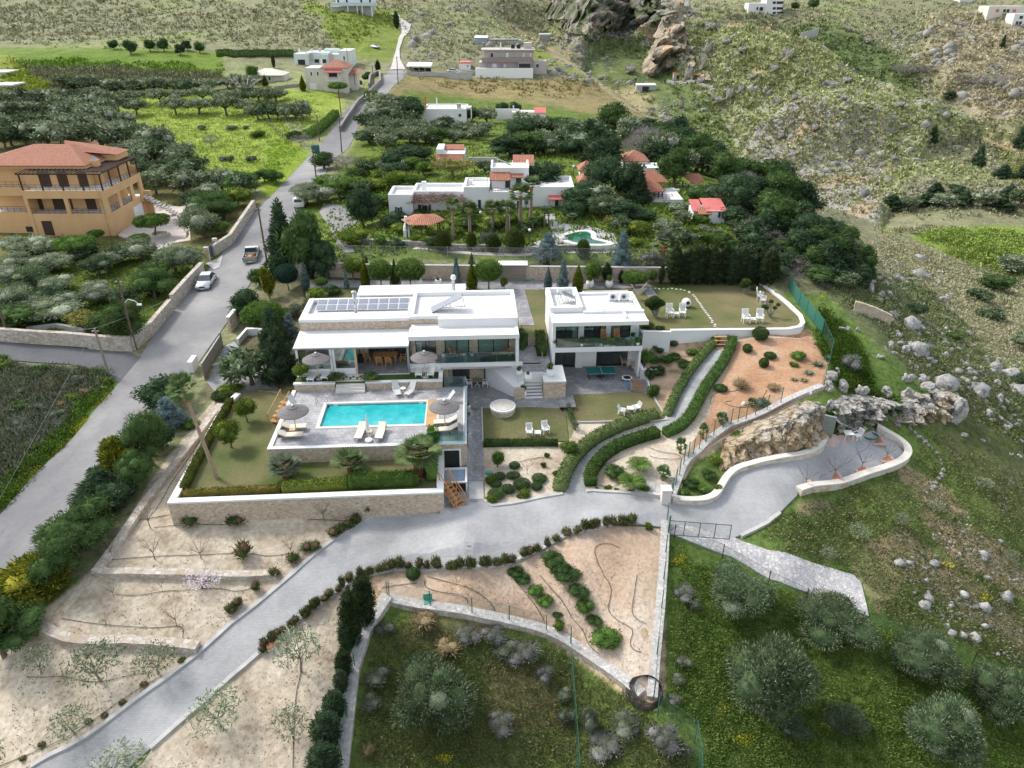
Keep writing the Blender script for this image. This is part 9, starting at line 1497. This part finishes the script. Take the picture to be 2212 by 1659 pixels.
def cable(a,b_,lb,sag=.6,r=.018):
 a=Vector(a);b_=Vector(b_);pts=[a.lerp(b_,t_/12)-Vector((0,0,sag*4*(t_/12)*(1-t_/12)))for t_ in RG(13)];mb=MB().tube(pts,r,4,cap=False);one(mb,'overhead_cable',[DARKM if 'dark' in lb else GREYM],lb,'cable')
cable(T2,P(410,622,2.5),'pale cable running from the grey pole up along the main road',.3);cable(T2,P(-30,711,5.5),'pale cable running left from the grey pole',.3);cable(T2,P(-5,1085,-2.5),'long pale stay cable slanting down over the scrub field',0.1);cable(T1,P(60,665,7.),'dark cable running left from the lamp pole',.4);cable(T3,T4,'dark cable along the main road between two poles',.8);cable(T4,T6,'dark cable along the far stretch of the road',1.);cable(T1,T3,'dark cable from the lamp pole to the pole by the conifers',.8)
PAINT=mn('silver_paint',((.5,.51,.52),(.56,.57,.58)),1,1,.25,metal=.4,spec=.6);PAINT2=mn('grey_beige_paint',((.3,.29,.28),(.34,.33,.32)),1,1,.3,metal=.5);CGL=mn('car_glass',((.03,.05,.06),(.05,.07,.085)),1,1,.06,spec=.9);TYRE=mn('tyre_rubber',((.015,.015,.015),(.025,.025,.025)),2,2,.9);REDL=mn('red_lamp',((.4,.01,.01),(.5,.02,.02)),1,1,.3)
def hull(mb,secs,mi=0):
 b=len(mb.v);m_=len(secs[0])
 for s_ in secs:mb.v+=s_
 for i in RG(len(secs)-1):
  for k in RG(m_):k2=(k+1)%m_;mb.f.append((b+i*m_+k,b+i*m_+k2,b+(i+1)*m_+k2,b+(i+1)*m_+k));mb.m.append(mi)
 mb.f+=[tuple(b+k for k in RG(m_))[::-1],tuple(b+(len(secs)-1)*m_+k for k in RG(m_))];mb.m+=[mi,mi]
def sec(y,w,z0,z1,r=.12):return[(-w+r,y,z0),(w-r,y,z0),(w,y,z0+r),(w,y,z1-r*1.4),(w-r,y,z1),(-w+r,y,z1),(-w,y,z1-r*1.4),(-w,y,z0+r)]
def wheels(e,ys,w=.78,r=.33):
 for y in ys:
  for x in(-w,w):mb=MB().tube([(x-.1,y,r),(x+.1,y,r)],r,16);o=mb.build('wheel',TYRE,e);mb=MB().tube([(x-.11,y,r),(x+.11,y,r)],r*.6,12);kid('rim',mb.mesh('rim',STEEL),o)
def saloon(p,rz,lb,paint=PAINT,small=False):
 e=em_('parked_car',p,rz,lb,'car');mb=MB();hull(mb,[sec(-2.25,.72,.25,.62),sec(-2.1,.84,.2,.72),(sec(-1.1,.88,.2,.88)),sec(.9,.89,.2,.92),sec(1.9,.86,.2,.9),sec(2.22,.76,.28,.8)]);kid('body',mb.mesh('body',paint,1),e)
 def trap(y0,y1,y2,y3,z0,z1,w0,w1):return[(-w0,y0,z0),(w0,y0,z0),(w0,y3,z0),(-w0,y3,z0),(-w1,y1,z1),(w1,y1,z1),(w1,y2,z1),(-w1,y2,z1)]
 mb=MB().add(trap(-1.0,-.2,1.0,1.75,.86,1.36,.8,.6),[(0,1,5,4),(1,2,6,5),(2,3,7,6),(3,0,4,7)]);g_=mb.build('windows',CGL,e);mb=MB().add(trap(-.25,-.22,1.0,1.03,1.34,1.40,.62,.58),[(0,1,5,4),(1,2,6,5),(2,3,7,6),(3,0,4,7),(4,5,6,7)]);kid('roof',mb.mesh('roof',paint),e)
 for x in(-.62,.62):B(e,'headlight',WPL,(x-.16,x+.16,-2.27,-2.15,.5,.63));B(e,'tail_light',REDL,(x-.16,x+.16,2.15,2.25,.6,.74));B(e,'mirror',paint,(x*1.55-.08,x*1.55+.08,-.75,-.6,.85,.97))
 B(e,'grille',BLACK,(-.3,.3,-2.29,-2.2,.42,.6));B(e,'number_plate',WPL,(-.26,.26,-2.31,-2.292,.3,.41));wheels(e,(-1.4,1.35));return e
a_=Vector(G(425,636));b_=Vector(G(458,594));mid=(a_+b_)/2;rd=(Vector(G(545,470))-Vector(G(470,560)));saloon((mid.x+.35,mid.y-.2,mid.z),atan2(rd.y,rd.x)-pi/2+.08,'silver coupe parked against the rubble wall on the main road')
def pickup(p,rz,lb):
 e=em_('pickup_truck',p,rz,lb,'pickup truck');mb=MB();hull(mb,[sec(-2.5,.8,.35,.8),sec(-2.3,.87,.3,.95),sec(-1.2,.89,.3,1.02),sec(.35,.89,.3,1.0)]);kid('body',mb.mesh('body',PAINT2,1),e)
 B(e,'cargo_bed',PAINT2,(-.89,.89,.4,2.45,.35,.55),(-.89,-.8,.4,2.45,.55,1.0),(.8,.89,.4,2.45,.55,1.0));B(e,'tailgate',PAINT2,(-.89,.89,2.4,2.5,.55,1.0));B(e,'bumper',GREYM,(-.85,.85,2.5,2.65,.3,.5));B(e,'bed_liner',BLACK,(-.8,.8,.4,2.4,.56,.58));
 mb=MB().add([(-.82,-1.0,.98),(.82,-1.0,.98),(.82,.35,.98),(-.82,.35,.98),(-.66,-.35,1.55),(.66,-.35,1.55),(.68,.28,1.55),(-.68,.28,1.55)],[(0,1,5,4),(1,2,6,5),(2,3,7,6),(3,0,4,7)]);mb.build('windows',CGL,e);B(e,'roof',PAINT,(-.68,.68,-.38,.3,1.54,1.62));B(e,'bonnet',PAINT,(-.7,.7,-2.2,-1.15,1.0,1.03))
 for x in(-.82,.82):B(e,'tail_light',REDL,(x-.06,x+.06,2.46,2.52,.75,.95))
 B(e,'number_plate',WPL,(-.22,.22,2.66,2.67,.38,.48));wheels(e,(-1.6,1.5),.8,.36)
 for i in RG(5):p_=(UF(-.5,.5),UF(.7,1.6));m_=[CREAMF,mn('orange_sack%d'%i,((.55,.22,.03),(.65,.3,.05)),3,2,.8)][i%2];one(MB().box(-.25,.25,-.2,.2,0,.25,0,Matrix.Translation((p[0],p[1],p[2]))@Matrix.Rotation(rz,4,'Z')@Matrix.Translation((p_[0],p_[1],.6))@Matrix.Rotation(UF(0,1),4,'Z')),'sack',[m_],['pale sack nearest the cab of the pickup','orange sack in the pickup bed, left','pale sack in the middle of the pickup bed','orange sack in the pickup bed, right','pale sack by the tailgate of the pickup'][i],'sack')
 return e
p=G(533,572);pickup((p[0],p[1]+2.4,p[2]+.05),atan2(rd.y,rd.x)-pi/2+pi+.15,'grey beige pickup truck driving up the main road, loaded with sacks')
def van(p,rz,lb,m=WPL):
 e=em_('parked_van',p,rz,lb,'van');mb=MB();hull(mb,[sec(-2.,.75,.3,.9),sec(-1.5,.85,.25,1.1),sec(-1.0,.86,.25,1.75,.2),sec(1.8,.86,.25,1.75,.2),sec(1.95,.8,.3,1.6,.2)]);kid('body',mb.mesh('body',m,1),e);B(e,'rear_window',CGL,(-.6,.6,1.93,1.99,1.1,1.55));B(e,'windscreen',CGL,(-.65,.65,-1.32,-1.25,1.15,1.6));B(e,'side_window',CGL,(-.89,.89,-.9,1.5,1.15,1.5));wheels(e,(-1.2,1.2),.78,.3)
van(G(*cV(392,120)),atan2(rd.y,rd.x)-pi/2+pi,'white van parked under the trees at the road end of the neighbouring drive');saloon(G(*cV(150,470)),atan2(rd.y,rd.x)-pi/2,'dark car half hidden by the tall dark conifers',mn('dark_paint',((.03,.03,.035),(.04,.04,.045)),1,1,.3,metal=.3))
saloon(G(981,157),1.4,'grey car parked beside the white outbuilding below the hill sheds');saloon(G(*zA(2090,665)),.8,'silver car alone in the grass above the far junction')
e=em_('waste_bin',G(*tt(1,0)(518,1322)),.3,'green wheeled waste bin beside the far stretch of road','bin');BG=mn('bin_green',((.03,.11,.09),(.045,.14,.11)),1,1,.5);B(e,'body',BG,(-.8,.8,-.5,.5,.2,1.2));mb=MB().tube([(-.82,0,1.2),(.82,0,1.2)],.5,14);mb.build('lid',BG,e);
for x in(-.6,.6):mb=MB().tube([(x-.05,-.4,.1),(x+.05,-.4,.1)],.1,8);mb.build('wheel',TYRE,e)
g0,g1=Vector(G(443,822)),Vector(G(480,748));dv=g1-g0;ln_=hypot(dv.x,dv.y);e=em_('sliding_gate',tuple(g0),atan2(dv.y,dv.x),'brown slatted sliding gate with white top between road and villa drive','gate');B(e,'boards',GWOOD,*[(i*ln_/7+.04,(i+1)*ln_/7-.02,-.04,.04,.1,1.75)for i in RG(7)]);B(e,'frame',GREYM,(0,ln_,-.05,.05,1.75,1.85),(0,ln_,-.05,.05,0,.1));B(e,'post',GREYM,(ln_,ln_+.12,-.1,.1,0,2.1));
sheet('villa_drive',[(448,828),(484,750),(505,738),(530,765),(560,790),(600,800),(600,850),(520,850),(478,862)],SLATE,.06,.8)
wl('garden_wall',XY([(515,745),(535,722),(560,722),(600,735)]),.3,.7,WT,'white low garden wall stepping up beside the villa drive','wall',base=-.6)
g0,g1=Vector(G(1443,1158)),Vector(G(1532,1160));e=em_('field_gate',tuple(g0),-.12,'open blue green metal frame gate beside the flagstone ramp','gate');ln_=4.4;BGM=mn('blue_green_metal',((.09,.14,.16),(.12,.18,.2)),1,1,.5);mb=MB()
for z in(.15,1.45):mb.tube([(0,0,z),(ln_,0,z)],.035,5)
for i in RG(5):mb.tube([(i*ln_/4,0,.15),(i*ln_/4,0,1.45)],.035,5)
mb.build('frame',BGM,e);mb=MB().tube([(0,0,-.1),(0,0,1.9)],.06,6);mb.build('post',GREENM,e);mb=MB().add([(0,0,.15),(ln_,0,.15),(ln_,0,1.45),(0,0,1.45)],[(0,1,2,3)]);mb.build('mesh_infill',NETW,e)
p=G(1436,1085);mb=MB().box(p[0]-.35,p[0]+.35,p[1]-.35,p[1]+.35,p[2]-.2,p[2]+1.3);mb.box(p[0]-.4,p[0]+.4,p[1]-.4,p[1]+.4,p[2]+1.3,p[2]+1.38);one(mb,'gate_pillar',[MT['pale_coping']],'pale square gate pillar where the plaza meets the driveway','pillar')
e=em_('metal_gate',G(452,563),atan2(rd.y,rd.x),'dark blue metal gate of the orange house drive','gate');B(e,'panel',mn('slate_blue_metal',((.07,.09,.12),(.1,.12,.15)),1,1,.5),(0,3.2,-.04,.04,.1,1.7));B(e,'post',BIGSTONE,(-.6,-.1,-.3,.3,-.3,2.0),(3.3,3.8,-.3,.3,-.3,2.0))
sheet('gate_ramp',[(445,570),(470,560),(482,552),(475,578),(462,584)],CONC,.12,.6);
def hose(px,lb,r=.02,oy=None,lift=.1,nm='irrigation_hose'):
 pts=[];q_=smo(px,2)
 for u,v in q_:g_=G(u,v);pts.append((g_[0],g_[1],g_[2]+lift))
 mb=MB().tube(pts,r,4,cap=False);return one(mb,nm,[BLACK],lb,'hose')
a0=tt(0,2);b0=tt(0,3);b1=tt(1,3);b2=tt(2,3);b3=tt(2,2)
def HP(cv,*p):return[cv(*q_)for q_ in p]
hose(HP(a0,(1740,480),(1600,700),(1480,860),(1380,1050),(1300,1150)),'black hose running along the dry stone wall towards the lawn corner');hose(HP(a0,(1210,1185),(1400,1150),(1600,1120),(1900,1110),(2212,1095))+HP(tt(1,2),(300,1075),(600,1080),(920,1090)),'black hose along the foot of the long lawn wall');hose(HP(a0,(1330,1250),(1500,1230),(1700,1215),(1900,1230),(2212,1190))+HP(tt(1,2),(250,1180),(560,1180),(780,1190)),'black hose linking the upper row of fruit trees');hose(HP(a0,(930,1530),(1340,1495),(1740,1485),(2110,1465),(2212,1480))+HP(tt(1,2),(120,1500),(310,1470)),'black hose linking the second row of fruit trees');hose(HP(b0,(1000,170),(1200,180),(1400,140),(1600,130),(1900,110),(2050,150),(2180,110)),'black hose through the blossom tree');hose(HP(b0,(540,375),(800,420),(1100,445),(1350,460),(1540,435),(1590,460),(1580,545)),'black hose across the middle sand garden');hose(HP(b0,(230,880),(400,885),(550,870),(720,920),(900,925),(1150,860),(1320,840)),'black hose under the young olives');hose(HP(b0,(0,1650),(400,1490),(700,1340),(950,1150),(1200,980),(1400,870)),'black hose beside the lower left kerb');hose(HP(b1,(400,700),(390,860),(350,1000),(330,1250),(325,1500),(320,1700)),'black hose down the lower sand strip')
hose(HP(b1,(1090,110),(1230,85),(1390,70)),'short black hose by the round bush');hose(HP(b1,(1490,15),(1700,70),(1850,110),(1960,180),(2050,260),(2070,340)),'black hose looping across the reddish garden, upper');hose(HP(b1,(1460,50),(1460,110),(1600,150),(1750,165),(1820,200),(1830,240)),'black hose looping across the reddish garden, inner');hose(HP(b2,(790,0),(860,100),(850,200),(820,300),(900,390),(1010,440),(1050,490),(1010,590),(1050,650),(1120,665)),'long wavy black hose on the reddish soil');hose(HP(b3,(790,1650),(740,1550),(705,1440),(750,1390),(850,1385),(920,1420)),'curved end of black hose on the reddish soil near the driveway');hose(HP(b2,(1080,0),(1050,200),(1030,320),(1070,380),(1160,420)),'straight black hose beside the straight wall');hose(HP(b2,(20,40),(120,160),(200,260),(260,360),(280,400)),'black hose along the left file of bushes');hose(HP(b2,(240,0),(330,110),(450,240),(520,380),(620,480),(650,590),(740,680),(880,800),(980,890)),'black hose along the right file of bushes')
hose(HP(b3,(700,830),(720,880),(850,900),(930,880),(900,830)),'black hose curl beside the round shrub inside the path bend');hose(HP(b3,(700,770),(850,680),(1000,620),(1060,600)),'black hose by the date palms');hose(HP(b3,(1190,560),(1300,600),(1430,610),(1470,650),(1400,660),(1250,650),(1190,630)),'black hose loop on the pinkish soil');hose(HP(b3,(1720,180),(1710,130),(1760,80),(1900,75),(1960,60)),'black hose arc beside the climbing path');hose(HP(b3,(2200,60),(2150,160),(2060,210),(1950,210),(1860,190),(1830,160),(1900,155)),'black hose loop round the white globe');hose(HP(b3,(60,680),(180,650),(290,640)),'short hose among the clipped balls');hose(HP(tt(3,2),(450,880),(440,820),(480,790),(700,690),(780,600),(850,570),(890,500),(885,470)),'grey hose winding over the plaza between the bare trees')
e=em_('coiled_pipe',G(1392,1505),0,'big coil of black irrigation pipe at the tip of the reddish garden','pipe coil')
for k in RG(6):r_=1.12-.05*k;zc=.15+.07*k;mb=MB().tube([(r_*cos(a)+.04*k,r_*.95*sin(a)+.15,zc+.25*sin(a))for a in[i*pi/16 for i in RG(33)]],.035,5,cap=False);mb.build('loop',BLACK,e)
p=G(*tt(3,2)(680,480));sidetable(p,'white plastic table by the cave door on the plaza',w=.8,h=.75);C_((p[0]+.9,p[1]+.1,p[2]),-1.2,'white plastic chair beside the table by the cave door');
cd_=G(*tt(3,2)(500,455));e=em_('cave_door',cd_,-.5,'grey green door set into the cliff at the back of the plaza','door');B(e,'leaf',mn('grey_green_door',((.2,.24,.2),(.26,.3,.26)),1,2,.6),(-.4,.4,-.05,.05,0,2.));B(e,'frame',GREYM,(-.5,-.4,-.1,.1,0,2.1),(.4,.5,-.1,.1,0,2.1),(-.4,.4,-.1,.1,2.,2.1))
p=G(*tt(3,2)(880,460));mb=MB().tube([(p[0]+.7*cos(a),p[1]+.6*sin(a),p[2]+.15)for a in[i*pi/10 for i in RG(21)]],.08,6,cap=False);one(mb,'hose_ring',[GREENM],'ring of dark green hose lying at the back of the plaza','hose')
sheet('pink_paving',[(1779,950),(1797,940),(1830,943),(1858,950),(1830,962),(1795,968),(1780,965)],MT['pink_paving'],.12,.6)
p=G(*b3(1250,890));e=em_('sunken_steps',p,-.25,'sunken rubble edged stone steps beside the gate pillar','steps');B(e,'edge',PB,(-1.6,1.6,1.0,1.3,-.3,.25),(-1.6,-1.3,-1,1.0,-.3,.22),(-1.6,1.8,-1.3,-1.0,-.3,.2));
for i in RG(3):B(e,'step',CONC,(-1.2+i*.55,-.65+i*.55,-.9,.95,-.3,.15-i*.03))
def cliff(top,bot,lb,sE,depth_=1.5,amp=.8,fs=1.,mat=None):
 n=len(top);amp*=.55;A_=smo(top,2);B__=smo(bot,2);m_=min(len(A_),len(B__));nu=m_*7;nv_=26;mb=MB();grid=[]
 for i in RG(nu+1):
  t_=i/nu*(m_-1);k=min(int(t_),m_-2);f_=t_-k;a=[A_[k][q_]*(1-f_)+A_[k+1][q_]*f_ for q_ in(0,1)];b_=[B__[k][q_]*(1-f_)+B__[k+1][q_]*f_ for q_ in(0,1)];g0=G(*b_);g1=PY(a[0],a[1],g0[1]+depth_)
  for j in RG(nv_+1):
   s_=j/nv_;x=g0[0]+(g1[0]-g0[0])*s_;z=g0[2]-.3+(g1[2]-g0[2]+.3)*s_;y=g0[1]+(g1[1]-g0[1])*s_**1.6;d=(float(fbm(NP([x*.45*fs+sE]),NP([z*.6*fs**.7+7]),6)[0])-.5)*amp*3.2*sin(pi*min(1,.25+s_*.75))+abs(float(fbm(NP([x*1.3*fs+sE]),NP([z*1.5*fs+7]),4)[0])-.5)*3.4*amp/.8-abs(float(fbm(NP([x*.6*fs+sE+4]),NP([z*.8*fs+3]),5)[0])-.5)*4.*amp/.8;mb.v.append((x+d*.3,y-d,z+d*.25));
  g2=mb.v[-1];mb.v.append((g2[0],g2[1]+2.2,g2[2]-.5))
 w_=nv_+2
 for i in RG(nu):
  for j in RG(w_-1):a=i*w_+j;mb.f.append((a,a+w_,a+w_+1,a+1));mb.m.append(0)
 return one(mb,'rock_cliff',[mat or ROCKO],lb,'cliff')
GROCK=mn('gorge_rock',[(.35,(.06,.07,.035)),(.47,(.12,.15,.06)),(.53,(.22,.21,.18)),(.6,(.36,.33,.28)),(.66,(.46,.31,.18))],.11,10,.9,1.,.6,1.,sc2=.7,amt2=.4)
cliff([(1545,1015),(1575,970),(1610,950),(1659,928),(1700,915),(1751,884),(1785,880)],[(1558,1040),(1580,1020),(1610,1004),(1659,990),(1710,984),(1760,968),(1785,950)],'ochre and grey cliff face under the curving rubble wall left of the cave door',3)
cliff([(1800,880),(1850,862),(1900,868),(1960,878),(2020,850),(2080,860)],[(1805,938),(1850,928),(1890,918),(1950,918),(2020,905),(2085,918)],'overhanging grey cliff with ochre hollows right of the cave door',11,1.2,1.5)
cliff([(1165,-40),(1230,-40),(1290,-40),(1330,-20)],[(1190,45),(1225,72),(1262,92),(1300,85)],'dark grey cliff of the gorge wall at the left, under the top edge',21,40,16,.09,GROCK)
cliff([(1295,-40),(1350,-40),(1420,-30),(1440,0)],[(1305,80),(1340,62),(1390,50),(1425,60)],'grey cliff of the gorge wall right of the grassy gully',31,40,14,.09,GROCK)
cliff([(1425,60),(1440,28),(1465,30),(1500,90),(1530,130)],[(1382,150),(1400,172),(1440,160),(1480,165),(1520,175)],'tall ochre and grey rock outcrop at the head of the rocky ridge',41,22,10,.14,mn('tan_rock',[(.36,(.12,.12,.07)),(.46,(.3,.27,.2)),(.54,(.5,.42,.32)),(.64,(.58,.38,.22))],.13,10,.9,1.,.6,1.,sc2=.7,amt2=.4))
finish_labels()
